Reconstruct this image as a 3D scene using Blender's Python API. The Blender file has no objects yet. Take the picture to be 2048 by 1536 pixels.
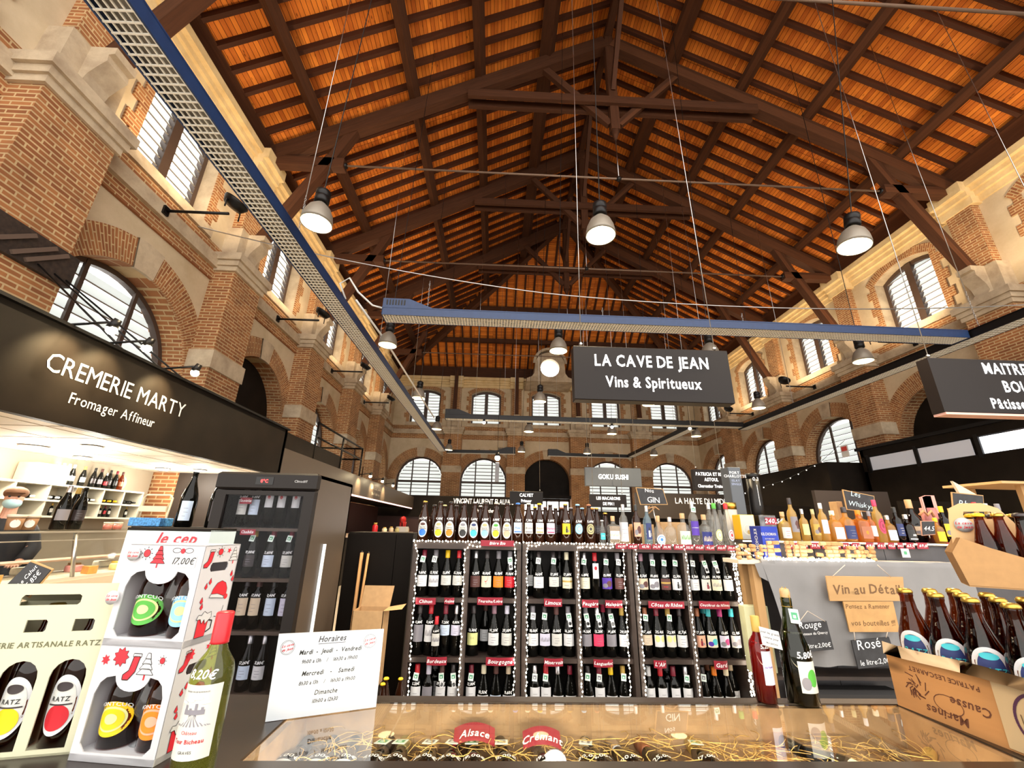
import bpy, bmesh, math, random
from mathutils import Vector, Matrix, noise
random.seed(7)
scene = bpy.context.scene
# ---------------------------------------------------------------- camera, sky, exposure
F, PIT, ROLL, YAW, EYE = 832.2, 0.33164, 0.0196, -0.03474, 1.48
_cp, _sp, _cy, _sy = math.cos(PIT), math.sin(PIT), math.cos(YAW), math.sin(YAW)
FW = Vector((-_sy*_cp, _cy*_cp, _sp)); RT = Vector((_cy, _sy, 0)); UP = RT.cross(FW)
RT, UP = math.cos(ROLL)*RT+math.sin(ROLL)*UP, -math.sin(ROLL)*RT+math.cos(ROLL)*UP
cam_data = bpy.data.cameras.new('camera'); cam = bpy.data.objects.new('camera', cam_data)
scene.collection.objects.link(cam); scene.camera = cam
cam.matrix_world = Matrix(((RT.x, UP.x, -FW.x, 0), (RT.y, UP.y, -FW.y, 0), (RT.z, UP.z, -FW.z, EYE), (0, 0, 0, 1)))
cam_data.sensor_width = 36; cam_data.lens = F/2048*36; cam_data.clip_start = .02; cam_data.clip_end = 300
world = bpy.data.worlds.new('sky'); scene.world = world; world.use_nodes = True
bg = world.node_tree.nodes['Background']; bg.inputs[0].default_value = (1, .95, .88, 1); bg.inputs[1].default_value = 2.1
vs = scene.view_settings; vs.view_transform = 'Standard'; vs.look = 'None'; vs.exposure = .8; vs.gamma = 1
cy = scene.cycles
cy.max_bounces = 5; cy.diffuse_bounces = 3; cy.glossy_bounces = 2; cy.transmission_bounces = 4; cy.transparent_max_bounces = 12
cy.caustics_reflective = False; cy.caustics_refractive = False; cy.sample_clamp_indirect = 4; cy.use_denoising = True
cy.use_adaptive_sampling = True; cy.adaptive_threshold = .07

def P(px, py, X=None, Y=None, Z=None):
    """the point of the place seen at (px, py) on the plane X=, Y= or Z="""
    d = FW+(px-1024)/F*RT-(py-768)/F*UP
    t = X/d.x if X is not None else Y/d.y if Y is not None else (Z-EYE)/d.z
    return Vector((d.x*t, d.y*t, EYE+d.z*t))

# ---------------------------------------------------------------- materials
MATS = {}
def node(nt, typ, **kw):
    n = nt.nodes.new(typ)
    for k, v in kw.items():
        if k.startswith('i_'):
            n.inputs[int(k[2:]) if k[2:].isdigit() else k[2:].replace('_', ' ')].default_value = v
        else: setattr(n, k, v)
    return n
def newmat(name):
    m = bpy.data.materials.new(name); m.use_nodes = True
    nt = m.node_tree; return m, nt, nt.nodes['Principled BSDF'], nt.nodes['Material Output']
def M(name, col=(.5, .5, .5), rough=.5, metal=0, emit=0, var=0, scale=12, coat=0, spec=.5, ecol=None):
    if name in MATS: return MATS[name]
    m, nt, b, o = newmat(name)
    b.inputs['Base Color'].default_value = (*col, 1); b.inputs['Roughness'].default_value = rough
    b.inputs['Metallic'].default_value = metal; b.inputs['Coat Weight'].default_value = coat
    b.inputs['Specular IOR Level'].default_value = spec
    if emit:
        b.inputs['Emission Color'].default_value = (*(ecol or col), 1); b.inputs['Emission Strength'].default_value = emit
    if var:
        tc = node(nt, 'ShaderNodeTexCoord'); nz = node(nt, 'ShaderNodeTexNoise', i_Scale=scale, i_Detail=5)
        nt.links.new(tc.outputs['Object'], nz.inputs['Vector'])
        r = node(nt, 'ShaderNodeValToRGB'); nt.links.new(nz.outputs[0], r.inputs[0])
        r.color_ramp.elements[0].position = .3; r.color_ramp.elements[1].position = .7
        r.color_ramp.elements[0].color = (*[c*(1-var) for c in col], 1); r.color_ramp.elements[1].color = (*[min(1, c*(1+var)) for c in col], 1)
        nt.links.new(r.outputs[0], b.inputs['Base Color'])
    MATS[name] = m; return m
def thin_glass(name, tint, rough=.03, refl=1.0, body=0):
    """thin clear or tinted glass: what is behind shows through, the surface mirrors at a slant"""
    if name in MATS: return MATS[name]
    m, nt, b, o = newmat(name); nt.nodes.remove(b)
    t = node(nt, 'ShaderNodeBsdfTransparent'); t.inputs[0].default_value = (*tint, 1)
    g = node(nt, 'ShaderNodeBsdfGlossy'); g.inputs['Roughness'].default_value = rough
    f = node(nt, 'ShaderNodeFresnel'); f.inputs[0].default_value = 1.5
    mu = node(nt, 'ShaderNodeMath', operation='MULTIPLY', i_1=refl, use_clamp=True); mx = node(nt, 'ShaderNodeMixShader')
    g2 = node(nt, 'ShaderNodeNewGeometry'); inv = node(nt, 'ShaderNodeMath', operation='SUBTRACT', i_0=1.0); m2 = node(nt, 'ShaderNodeMath', operation='MULTIPLY')
    nt.links.new(g2.outputs['Backfacing'], inv.inputs[1]); nt.links.new(f.outputs[0], mu.inputs[0]); nt.links.new(mu.outputs[0], m2.inputs[0]); nt.links.new(inv.outputs[0], m2.inputs[1]); nt.links.new(m2.outputs[0], mx.inputs[0])
    base = t.outputs[0]
    if body:                        # the liquid's own haze
        dfu = node(nt, 'ShaderNodeBsdfDiffuse'); dfu.inputs[0].default_value = (*tint, 1); trl = node(nt, 'ShaderNodeBsdfTranslucent'); trl.inputs[0].default_value = (*tint, 1)
        m3 = node(nt, 'ShaderNodeMixShader'); m3.inputs[0].default_value = .5; nt.links.new(dfu.outputs[0], m3.inputs[1]); nt.links.new(trl.outputs[0], m3.inputs[2])
        m4 = node(nt, 'ShaderNodeMixShader'); m4.inputs[0].default_value = body; nt.links.new(base, m4.inputs[1]); nt.links.new(m3.outputs[0], m4.inputs[2]); base = m4.outputs[0]
    nt.links.new(base, mx.inputs[1]); nt.links.new(g.outputs[0], mx.inputs[2]); nt.links.new(mx.outputs[0], o.inputs[0])
    MATS[name] = m; return m
def brick_mat(name, c1, c2, mortar, uv=False, w=.25, h=.068, gap=.011):
    m, nt, b, o = newmat(name); L = nt.links.new
    if uv:
        tc = node(nt, 'ShaderNodeUVMap'); vec = tc.outputs[0]
    else:
        g = node(nt, 'ShaderNodeNewGeometry'); tc = node(nt, 'ShaderNodeTexCoord')
        sp = node(nt, 'ShaderNodeSeparateXYZ'); L(tc.outputs['Object'], sp.inputs[0])
        sn = node(nt, 'ShaderNodeSeparateXYZ'); L(g.outputs['True Normal'], sn.inputs[0])
        ab = node(nt, 'ShaderNodeMath', operation='ABSOLUTE'); L(sn.outputs[0], ab.inputs[0])
        gt = node(nt, 'ShaderNodeMath', operation='GREATER_THAN', i_1=.5); L(ab.outputs[0], gt.inputs[0])
        mx = node(nt, 'ShaderNodeMix'); L(gt.outputs[0], mx.inputs[0]); L(sp.outputs[0], mx.inputs[2]); L(sp.outputs[1], mx.inputs[3])
        cb = node(nt, 'ShaderNodeCombineXYZ'); L(mx.outputs[0], cb.inputs[0]); L(sp.outputs[2], cb.inputs[1]); vec = cb.outputs[0]
    br = node(nt, 'ShaderNodeTexBrick', i_Scale=1.0); L(vec, br.inputs['Vector'])
    br.inputs['Color1'].default_value = (*c1, 1); br.inputs['Color2'].default_value = (*c2, 1); br.inputs['Mortar'].default_value = (*mortar, 1)
    br.inputs['Brick Width'].default_value = w; br.inputs['Row Height'].default_value = h; br.inputs['Mortar Size'].default_value = gap; br.inputs['Mortar Smooth'].default_value = .15
    nz = node(nt, 'ShaderNodeTexNoise', i_Scale=2.2, i_Detail=6); tc2 = node(nt, 'ShaderNodeTexCoord'); L(tc2.outputs['Object'], nz.inputs['Vector'])
    mp = node(nt, 'ShaderNodeMapRange', i_1=.25, i_2=.75, i_3=.72, i_4=1.25); L(nz.outputs[0], mp.inputs[0])
    ml = node(nt, 'ShaderNodeMix', data_type='RGBA', blend_type='MULTIPLY'); ml.inputs[0].default_value = 1
    L(br.outputs[0], ml.inputs[6]); L(mp.outputs[0], ml.inputs[7]); L(ml.outputs[2], b.inputs['Base Color'])
    bp = node(nt, 'ShaderNodeBump', i_Strength=.5, i_Distance=.01, invert=True); L(br.outputs[1], bp.inputs['Height']); L(bp.outputs[0], b.inputs['Normal'])
    b.inputs['Roughness'].default_value = .9; MATS[name] = m; return m
def plank_mat(name, ca, cb_, w, length, gap, rough=.75, knots=True):
    """boards or timber: UV in metres, u along the grain"""
    m, nt, b, o = newmat(name); L = nt.links.new
    tc = node(nt, 'ShaderNodeUVMap')
    br = node(nt, 'ShaderNodeTexBrick', i_Scale=1.0, offset=.37, offset_frequency=1); L(tc.outputs[0], br.inputs['Vector'])
    br.inputs['Color1'].default_value = (0, 0, 0, 1); br.inputs['Color2'].default_value = (1, 1, 1, 1); br.inputs['Mortar'].default_value = (.5, .5, .5, 1)
    br.inputs['Brick Width'].default_value = length; br.inputs['Row Height'].default_value = w; br.inputs['Mortar Size'].default_value = gap; br.inputs['Bias'].default_value = 0
    mpg = node(nt, 'ShaderNodeMapping'); mpg.inputs['Scale'].default_value = (1.6, 22, 1); L(tc.outputs[0], mpg.inputs[0])
    nz = node(nt, 'ShaderNodeTexNoise', i_Scale=1.0, i_Detail=6, i_Distortion=.6); L(mpg.outputs[0], nz.inputs['Vector'])
    a = node(nt, 'ShaderNodeMath', operation='MULTIPLY_ADD', i_1=.55); L(br.outputs[0], a.inputs[0])
    s = node(nt, 'ShaderNodeMath', operation='MULTIPLY', i_1=.55); L(nz.outputs[0], s.inputs[0]); L(s.outputs[0], a.inputs[2])
    r = node(nt, 'ShaderNodeValToRGB'); L(a.outputs[0], r.inputs[0])
    r.color_ramp.elements[0].color = (*ca, 1); r.color_ramp.elements[1].color = (*cb_, 1); r.color_ramp.elements[0].position = .12; r.color_ramp.elements[1].position = .95
    col = r.outputs[0]
    if knots:
        vo = node(nt, 'ShaderNodeTexVoronoi', i_Scale=3.2); mp2 = node(nt, 'ShaderNodeMapping'); mp2.inputs['Scale'].default_value = (1, 2.6, 1)
        L(tc.outputs[0], mp2.inputs[0]); L(mp2.outputs[0], vo.inputs['Vector'])
        k = node(nt, 'ShaderNodeMapRange', i_1=.05, i_2=.16, i_3=.28, i_4=1.0); L(vo.outputs['Distance'], k.inputs[0])
        ml = node(nt, 'ShaderNodeMix', data_type='RGBA', blend_type='MULTIPLY'); ml.inputs[0].default_value = 1
        L(col, ml.inputs[6]); L(k.outputs[0], ml.inputs[7]); col = ml.outputs[2]
    ml = node(nt, 'ShaderNodeMix', data_type='RGBA'); L(br.outputs[1], ml.inputs[0]); L(col, ml.inputs[6]); ml.inputs[7].default_value = (ca[0]*.25, ca[1]*.25, ca[2]*.25, 1)
    L(ml.outputs[2], b.inputs['Base Color']); b.inputs['Roughness'].default_value = rough; b.inputs['Specular IOR Level'].default_value = .25
    MATS[name] = m; return m
def stone_mat(name, col, dark, scale=1.6, joint=None):
    m, nt, b, o = newmat(name); L = nt.links.new
    tc = node(nt, 'ShaderNodeTexCoord'); n1 = node(nt, 'ShaderNodeTexNoise', i_Scale=scale, i_Detail=8, i_Roughness=.65); L(tc.outputs['Object'], n1.inputs['Vector'])
    r = node(nt, 'ShaderNodeValToRGB'); L(n1.outputs[0], r.inputs[0]); r.color_ramp.elements[0].position = .32; r.color_ramp.elements[1].position = .62
    r.color_ramp.elements[0].color = (*dark, 1); r.color_ramp.elements[1].color = (*col, 1); L(r.outputs[0], b.inputs['Base Color'])
    n2 = node(nt, 'ShaderNodeTexNoise', i_Scale=scale*22, i_Detail=4); L(tc.outputs['Object'], n2.inputs['Vector'])
    bp = node(nt, 'ShaderNodeBump', i_Strength=.25, i_Distance=.01); L(n2.outputs[0], bp.inputs['Height']); L(bp.outputs[0], b.inputs['Normal'])
    b.inputs['Roughness'].default_value = .92; MATS[name] = m; return m
BRICK = brick_mat('brick', (.36, .145, .050), (.23, .080, .027), (.50, .35, .18))
ARCHB = brick_mat('arch_brick', (.36, .145, .050), (.23, .080, .027), (.50, .35, .18), uv=True, w=.26, h=.066)
PLASTER = stone_mat('plaster', (.62, .50, .34), (.47, .36, .22), .9)
STONE = stone_mat('stone', (.56, .45, .31), (.36, .27, .18), 2.2)
CORN = stone_mat('cornice_paint', (.74, .56, .30), (.60, .42, .20), 2.5)
BOARD = plank_mat('roof_boards', (.44, .088, .010), (.95, .30, .038), .105, 1.1, .006)
TIMBER = plank_mat('timber', (.030, .010, .004), (.13, .045, .016), .5, 30, 0, knots=False)
RAFTER = plank_mat('rafter_wood', (.035, .010, .004), (.10, .030, .010), .5, 30, 0, knots=False)
FLOORM = stone_mat('floor_concrete', (.30, .25, .20), (.2, .17, .14), 1.2)
BLACK = M('black_panel', (.010, .007, .005), .6, var=.25, scale=3, spec=.12)
BLACKM = M('black_metal', (.012, .011, .011), .4, .6)
RACKW = M('rack_wood', (.035, .022, .017), .5, var=.3, scale=9)
WHITE = M('white_paper', (.60, .61, .62), .6)
INK = M('black_ink', (.012, .012, .013), .6)
CHALK = M('white_marker', (.93, .93, .93), .6, emit=.0)
REDSIGN = M('red_card', (.30, .012, .03), .5)
SLATE = M('slate', (.030, .030, .033), .7, var=.3, scale=20)
STEEL = M('steel', (.55, .55, .55), .3, 1)
LIGHTWOOD = plank_mat('light_wood', (.42, .24, .10), (.62, .40, .19), .4, 3, 0)
CRATEW = plank_mat('crate_wood', (.34, .155, .055), (.48, .24, .09), .4, 3, 0)
KRAFT = M('kraft_card', (.50, .30, .135), .8, var=.08, scale=30)
GREEN_TAG = M('organic_green', (.07, .32, .16), .6)
PALE = M('tag_paper', (.74, .84, .78), .6)
FRAME = M('window_frame_paint', (.06, .035, .025), .5)
BLUE = M('heater_blue', (.013, .036, .11), .4, var=.1)
BULB = M('warm_bulb', (1, .93, .8), .5, emit=16, ecol=(1, .9, .74))
LITTEXT = M('lit_letters', (1, 1, 1), .5, emit=1.6)

# ---------------------------------------------------------------- mesh helpers
class MB:
    def __init__(s): s.v = []; s.f = []; s.m = []; s.mats = []; s.uv = {}; s.smooth = set()
    def mi(s, mat):
        if mat not in s.mats: s.mats.append(mat)
        return s.mats.index(mat)
    def add(s, vs, fs, mat, M4=None, smooth=False, uvs=None):
        o = len(s.v); i = s.mi(mat)
        s.v += [tuple(M4 @ Vector(p)) if M4 else tuple(p) for p in vs]
        for k, f in enumerate(fs):
            if smooth: s.smooth.add(len(s.f))
            if uvs: s.uv[len(s.f)] = uvs[k]
            s.f.append([o+a for a in f]); s.m.append(i)
        return s
    def box(s, a, b, mat, M4=None, bev=0):
        x0, y0, z0 = a; x1, y1, z1 = b
        if bev:
            vs = []
            for z, e in ((z0, bev), (z0+bev, 0), (z1-bev, 0), (z1, bev)):
                vs += [(x0+e, y0+e, z), (x1-e, y0+e, z), (x1-e, y1-e, z), (x0+e, y1-e, z)]
            fs = [(3, 2, 1, 0), (12, 13, 14, 15)]+[(k*4+j, k*4+(j+1) % 4, k*4+4+(j+1) % 4, k*4+4+j) for k in range(3) for j in range(4)]
            return s.add(vs, fs, mat, M4)
        vs = [(x, y, z) for z in (z0, z1) for y in (y0, y1) for x in (x0, x1)]
        return s.add(vs, [(0, 2, 3, 1), (4, 5, 7, 6), (0, 1, 5, 4), (2, 6, 7, 3), (0, 4, 6, 2), (1, 3, 7, 5)], mat, M4)
    def beam(s, a, b, w, h, mat, up=(0, 0, 1)):
        """rectangular timber from a to b; UV in metres along the grain"""
        a, b = Vector(a), Vector(b); d = (b-a); L = d.length; d.normalize(); up = Vector(up)
        if abs(d.dot(up)) > .99: up = Vector((0, 1, 0))
        sx = d.cross(up).normalized(); sz = sx.cross(d)
        vs = [a+d*t*L+sx*x*w/2+sz*z*h/2 for t in (0, 1) for x, z in ((-1, -1), (1, -1), (1, 1), (-1, 1))]
        fs = [(0, 1, 2, 3), (7, 6, 5, 4)]; q = random.random()*9; uv = [[(q, 0), (q+w, 0), (q+w, h), (q, h)]]*2
        for j in range(4):
            k = (j+1) % 4; fs.append((j, j+4, k+4, k)); e = (w if j % 2 == 0 else h); uv.append([(q, j*.3), (q+L, j*.3), (q+L, j*.3+e), (q, j*.3+e)])
        return s.add(vs, fs, mat, uvs=uv)
    def cyl(s, a, b, r0, mat, r1=None, n=8, caps=True, smooth=True):
        a, b = Vector(a), Vector(b); d = (b-a).normalized(); r1 = r0 if r1 is None else r1
        x = d.orthogonal().normalized(); y = d.cross(x)
        vs = [c+(x*math.cos(2*math.pi*k/n)+y*math.sin(2*math.pi*k/n))*r for c, r in ((a, r0), (b, r1)) for k in range(n)]
        s.add(vs, [(k, (k+1) % n, n+(k+1) % n, n+k) for k in range(n)], mat, smooth=smooth)
        if caps: o = len(s.v)-2*n; s.f += [[o+k for k in range(n)][::-1], [o+n+k for k in range(n)]]; s.m += [s.mi(mat)]*2
        return s
    def tube(s, pts, r, mat, n=6):
        pts = [Vector(p) for p in pts]; vs = []; nrm = None
        for i, p in enumerate(pts):
            d = (pts[min(i+1, len(pts)-1)]-pts[max(i-1, 0)]).normalized()
            x = d.orthogonal().normalized() if nrm is None else (nrm-d*nrm.dot(d)).normalized(); nrm = x; y = d.cross(x)
            vs += [p+(x*math.cos(2*math.pi*k/n)+y*math.sin(2*math.pi*k/n))*r for k in range(n)]
        fs = [(i*n+k, i*n+(k+1) % n, (i+1)*n+(k+1) % n, (i+1)*n+k) for i in range(len(pts)-1) for k in range(n)]
        fs += [tuple(range(n))[::-1], tuple((len(pts)-1)*n+k for k in range(n))]
        return s.add(vs, fs, mat, smooth=True)
    def lathe(s, prof, mat, c=(0, 0, 0), n=20, M4=None, sq=0, open0=False):
        """prof = [(r, z)...]; sq > 0 squares the section"""
        vs = []
        for r, z in prof:
            for k in range(n):
                t = 2*math.pi*k/n; x, y = math.cos(t), math.sin(t)
                if sq: e = (abs(x)**sq+abs(y)**sq)**(-1/sq); x *= e; y *= e
                vs.append((c[0]+r*x, c[1]+r*y, c[2]+z))
        fs = [(i*n+k, i*n+(k+1) % n, (i+1)*n+(k+1) % n, (i+1)*n+k) for i in range(len(prof)-1) for k in range(n)]
        if prof[0][0] > 1e-5 and not open0: fs.append(tuple(range(n))[::-1])
        if prof[-1][0] > 1e-5: fs.append(tuple((len(prof)-1)*n+k for k in range(n)))
        return s.add(vs, fs, mat, M4, smooth=True)
    def prism(s, poly, h, mat, M4=None, back=True):
        """2-D outline extruded from z=0 to z=h"""
        n = len(poly); vs = [(x, y, 0) for x, y in poly]+[(x, y, h) for x, y in poly]
        fs = [tuple(range(n, 2*n))]+[(k, (k+1) % n, n+(k+1) % n, n+k) for k in range(n)]
        if back: fs.append(tuple(range(n))[::-1])
        return s.add(vs, fs, mat, M4)
    def sphere(s, c, r, mat, n=10, m=7, sc=(1, 1, 1), M4=None):
        prof = [(max(1e-6, r*math.sin(math.pi*i/m)), -r*math.cos(math.pi*i/m)) for i in range(m+1)]
        T = Matrix.Translation(Vector(c)) @ Matrix.Diagonal((*sc, 1))
        return s.lathe(prof, mat, n=n, M4=(M4 @ T if M4 else T))
    def text(s, txt, size, mat, fn, align='c', bold=False, shear=0, wob=0, sp=1.0):
        """letters laid through fn(x, y) -> point"""
        w = text_width(txt, bold, sp)*size; x = -w/2 if align == 'c' else 0 if align == 'l' else -w
        for ch in txt:
            vs, fs, adv = GLYPH[bold].get(ch, ((), (), .3)); dy = random.uniform(-wob, wob)*size
            if fs: s.add([fn(x+(px+py*shear)*size, py*size+dy) for px, py in vs], fs, mat)
            x += adv*size*sp
        return s
    def build(s, name, parent=None, loc=None):
        me = bpy.data.meshes.new(name); me.from_pydata(s.v, [], s.f)
        for m in s.mats: me.materials.append(m)
        me.polygons.foreach_set('material_index', s.m)
        if s.smooth: me.polygons.foreach_set('use_smooth', [i in s.smooth for i in range(len(s.f))])
        if s.uv:
            uvl = me.uv_layers.new(name='UVMap').data
            for i, p in enumerate(me.polygons):
                u = s.uv.get(i)
                if u:
                    for j, li in enumerate(p.loop_indices): uvl[li].uv = u[j]
        me.update()
        return link(name, me, parent, loc)
def link(name, data, parent=None, loc=None):
    o = bpy.data.objects.new(name, data); scene.collection.objects.link(o)
    if parent: o.parent = parent
    if loc is not None: o.location = loc
    return o
def tag(o, label=None, cat=None, group=None, kind=None):
    for k, v in (('label', label), ('category', cat), ('group', group), ('kind', kind)):
        if v: o[k] = v
    return o
def thing(name, label, cat, loc=(0, 0, 0), rz=0, group=None, kind=None):
    o = bpy.data.objects.new(name, None); scene.collection.objects.link(o); o.location = loc; o.rotation_euler = (0, 0, rz); o.empty_display_size = .1
    return tag(o, label, cat, group, kind)
def dup(root, loc, rz=None, label=None, group=None):
    r = root.copy(); scene.collection.objects.link(r); r.location = loc
    if rz is not None: r.rotation_euler = (r.rotation_euler[0], r.rotation_euler[1], rz)
    if label: r['label'] = label
    if group: r['group'] = group
    for ch in list(root.children):
        c = ch.copy(); scene.collection.objects.link(c); c.parent = r
        for g in list(ch.children):
            d = g.copy(); scene.collection.objects.link(d); d.parent = c
    return r
def plane_fn(o, ux, uy, off=0):
    """maps (x, y) onto the plane through o with axes ux, uy, lifted by off along its normal"""
    o, ux, uy = Vector(o), Vector(ux).normalized(), Vector(uy).normalized(); n = ux.cross(uy)
    return lambda x, y: o+ux*x+uy*y+n*off
def cyl_fn(r, z, a0=-math.pi/2):
    """wraps (x, y) round an upright bottle; x=0 looks at -Y"""
    return lambda x, y: (r*math.cos(a0+x/r), r*math.sin(a0+x/r), z+y)
GLYPH = {False: {}, True: {}}
def text_width(t, bold=False, sp=1.0): return sum(GLYPH[bold].get(c, (0, 0, .3))[2] for c in t)*sp
for _b in (False, True):
    cu = bpy.data.curves.new('glyph', 'FONT'); cu.resolution_u = 2; cu.offset = .018 if _b else 0.0
    ob = bpy.data.objects.new('glyph', cu)
    for ch in "ABCDEFGHIJKLMNOPQRSTUVWXYZabcdefghijklmnopqrstuvwxyz0123456789,.:/-'!&àéèêôîïâÂç€()=%°":
        cu.body = ch; me = ob.to_mesh()
        if len(me.vertices):
            x0 = min(v.co.x for v in me.vertices); x1 = max(v.co.x for v in me.vertices)
            GLYPH[_b][ch] = ([(v.co.x-x0+.03, v.co.y) for v in me.vertices], [tuple(p.vertices) for p in me.polygons], x1-x0+.095)
        ob.to_mesh_clear()
    bpy.data.objects.remove(ob); bpy.data.curves.remove(cu)
# ---------------------------------------------------------------- the hall
XL, XR, YB, ZE = -6.2, 12.15, 24.4, 10.2
XC = (XL+XR)/2; PY = [.4, 4.4, 8.4, 12.4, 16.4, 20.4]; BX = [XL+3.67*i for i in range(6)]
fl = MB(); fl.box((XL-4, -8, -.2), (XR+4, YB+2, 0), FLOORM); tag(fl.build('floor'), kind='structure')
WL = lambda s, z, d: (XL-d, s, z)
WR = lambda s, z, d: (XR+d, s, z)
WB = lambda s, z, d: (s, YB+d, z)
AR, ASP, WUW = 1.48, 4.03, 1.8
def arch_pts(c, r, zsp, zb, n=22):
    p = [(c-r, zb)]+[(c-r*math.cos(math.pi*i/n), zsp+r*math.sin(math.pi*i/n)) for i in range(n+1)]+[(c+r, zb)]
    return p
def win_pts(c, w, z0, z1, rise, n=8):
    R = (w*w/4+rise*rise)/(2*rise); zc = z1+rise-R; a = math.asin(w/2/R)
    return [(c-w/2, z0)]+[(c+R*math.sin(-a+2*a*i/n), zc+R*math.cos(-a+2*a*i/n)) for i in range(n+1)]+[(c+w/2, z0)]
def flat_with_holes(mb, rect, holes, W, mat, d=0):
    bm = bmesh.new(); loops = [[(rect[0], rect[1]), (rect[2], rect[1]), (rect[2], rect[3]), (rect[0], rect[3])]]+holes
    for lp in loops:
        vs = [bm.verts.new((x, y, 0)) for x, y in lp]
        for i in range(len(vs)): bm.edges.new((vs[i], vs[(i+1) % len(vs)]))
    bmesh.ops.triangle_fill(bm, edges=bm.edges[:], use_beauty=True)
    bm.verts.index_update()
    mb.add([W(v.co.x, v.co.y, d) for v in bm.verts], [[v.index for v in f.verts] for f in bm.faces], mat); bm.free()
def reveal(mb, lp, W, d0, d1, mat, closed=True):
    n = len(lp); vs = [W(x, z, d0) for x, z in lp]+[W(x, z, d1) for x, z in lp]
    mb.add(vs, [(i, (i+1) % n, n+(i+1) % n, n+i) for i in range(n if closed else n-1)], mat)
def wbox(mb, W, s0, s1, z0, z1, d0, d1, mat):
    a, b = W(s0, z0, d0), W(s1, z1, d1)
    mb.box([min(p, q) for p, q in zip(a, b)], [max(p, q) for p, q in zip(a, b)], mat)
def ring(mb, W, c, zc, r0, r1, a0, a1, d, mat, n=24, d1=0):
    """part of an arch, angles from the horizontal, UV radial"""
    vs = []; fs = []; uv = []
    for i in range(n+1):
        a = a0+(a1-a0)*i/n
        for r in (r0, r1): vs.append(W(c+r*math.cos(a), zc+r*math.sin(a), d))
        for r in (r0, r1): vs.append(W(c+r*math.cos(a), zc+r*math.sin(a), d1))
    for i in range(n):
        b = i*4; u0, u1 = (a0+(a1-a0)*i/n)*r1, (a0+(a1-a0)*(i+1)/n)*r1
        fs.append((b, b+1, b+5, b+4)); uv.append([(r0, u0), (r1, u0), (r1, u1), (r0, u1)])
        fs.append((b+1, b+3, b+7, b+5)); uv.append([(0, u0), (.1, u0), (.1, u1), (0, u1)])
        fs.append((b, b+2, b+6, b+4)); uv.append([(0, u0), (.1, u0), (.1, u1), (0, u1)])
    mb.add(vs, fs, mat, uvs=uv)
SL, nt, b_, o_ = newmat('louvre_white_glow'); nt.nodes.remove(b_)
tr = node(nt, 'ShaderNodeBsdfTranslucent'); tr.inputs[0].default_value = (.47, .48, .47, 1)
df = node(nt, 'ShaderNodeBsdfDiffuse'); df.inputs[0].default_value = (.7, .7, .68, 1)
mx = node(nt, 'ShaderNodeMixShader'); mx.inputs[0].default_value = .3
em = node(nt, 'ShaderNodeEmission'); em.inputs[0].default_value = (.93, 1, .97, 1); em.inputs[1].default_value = .2  # glow added to the slats, standing for daylight outside
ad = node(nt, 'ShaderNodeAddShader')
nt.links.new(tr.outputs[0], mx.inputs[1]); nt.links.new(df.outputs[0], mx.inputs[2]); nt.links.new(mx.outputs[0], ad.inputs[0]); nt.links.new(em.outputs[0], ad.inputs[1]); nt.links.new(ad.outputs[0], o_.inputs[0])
WN = [0]; DN = [0]
SLAT_SHADE = M('louvre_shade_line', (.22, .19, .16), .6)  # dark strip painted as the shade line between slats
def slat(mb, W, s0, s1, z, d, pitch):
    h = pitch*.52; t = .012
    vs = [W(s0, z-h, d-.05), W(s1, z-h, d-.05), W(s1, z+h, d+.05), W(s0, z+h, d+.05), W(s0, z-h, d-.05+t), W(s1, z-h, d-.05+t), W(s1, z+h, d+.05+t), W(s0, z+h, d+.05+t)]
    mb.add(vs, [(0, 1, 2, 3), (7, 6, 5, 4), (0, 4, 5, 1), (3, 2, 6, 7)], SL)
    wbox(mb, W, s0, s1, z-h-.006, z-h+(.034 if W is WB else .014), d-.062, d-.046, SLAT_SHADE)
def arch_window(W, c, zb, d=.45, pitch=.2, transom=None):
    WN[0] += 1; root = thing('window_%d' % WN[0], None, None, kind='structure'); fr = MB(); lv = MB()
    ring(fr, W, c, ASP, AR-.09, AR, 0, math.pi, d-.06, FRAME, d1=d+.06)
    for s in (c-AR, c+AR-.09): wbox(fr, W, s, s+.09, zb, ASP, d-.06, d+.06, FRAME)
    for s in (c-.48, c+.48):
        zt = ASP+math.sqrt(AR*AR-.48**2)-.03; wbox(fr, W, s-.035, s+.035, zb, zt, d-.07, d-.02, FRAME)
    wbox(fr, W, c-AR, c+AR, zb, zb+.1, d-.06, d+.06, FRAME)
    if transom: wbox(fr, W, c-AR, c+AR, transom-.06, transom+.06, d-.08, d-.01, FRAME)
    z = zb+.2
    while z < ASP+AR-.12:
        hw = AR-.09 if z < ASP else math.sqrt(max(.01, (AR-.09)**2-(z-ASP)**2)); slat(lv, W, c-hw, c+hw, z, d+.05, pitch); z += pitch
    fr.build('window_frame', root); lv.build('louvre_slats', root)
def up_window(W, c, d=.35, zb=7.3, pitch=.19):
    WN[0] += 1; root = thing('window_%d' % WN[0], None, None, kind='structure'); fr = MB(); lv = MB(); w = WUW
    lp = win_pts(c, w, zb, 9.15, .25); ip = win_pts(c, w-.2, zb+.1, 9.06, .22)
    n = len(lp); vs = [W(x, z, d-.05) for x, z in lp]+[W(x, z, d-.05) for x, z in ip]
    fr.add(vs, [(i, (i+1) % n, n+(i+1) % n, n+i) for i in range(n)], FRAME); reveal(fr, ip, W, d-.05, d+.08, FRAME); reveal(fr, lp, W, d-.05, d+.08, FRAME)
    wbox(fr, W, c-.1, c+.1, zb, 9.36, d-.09, d+.06, FRAME)
    z = zb+.17
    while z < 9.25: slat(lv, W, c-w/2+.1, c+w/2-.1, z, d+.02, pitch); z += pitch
    fr.build('window_frame', root); lv.build('louvre_slats', root)
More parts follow.
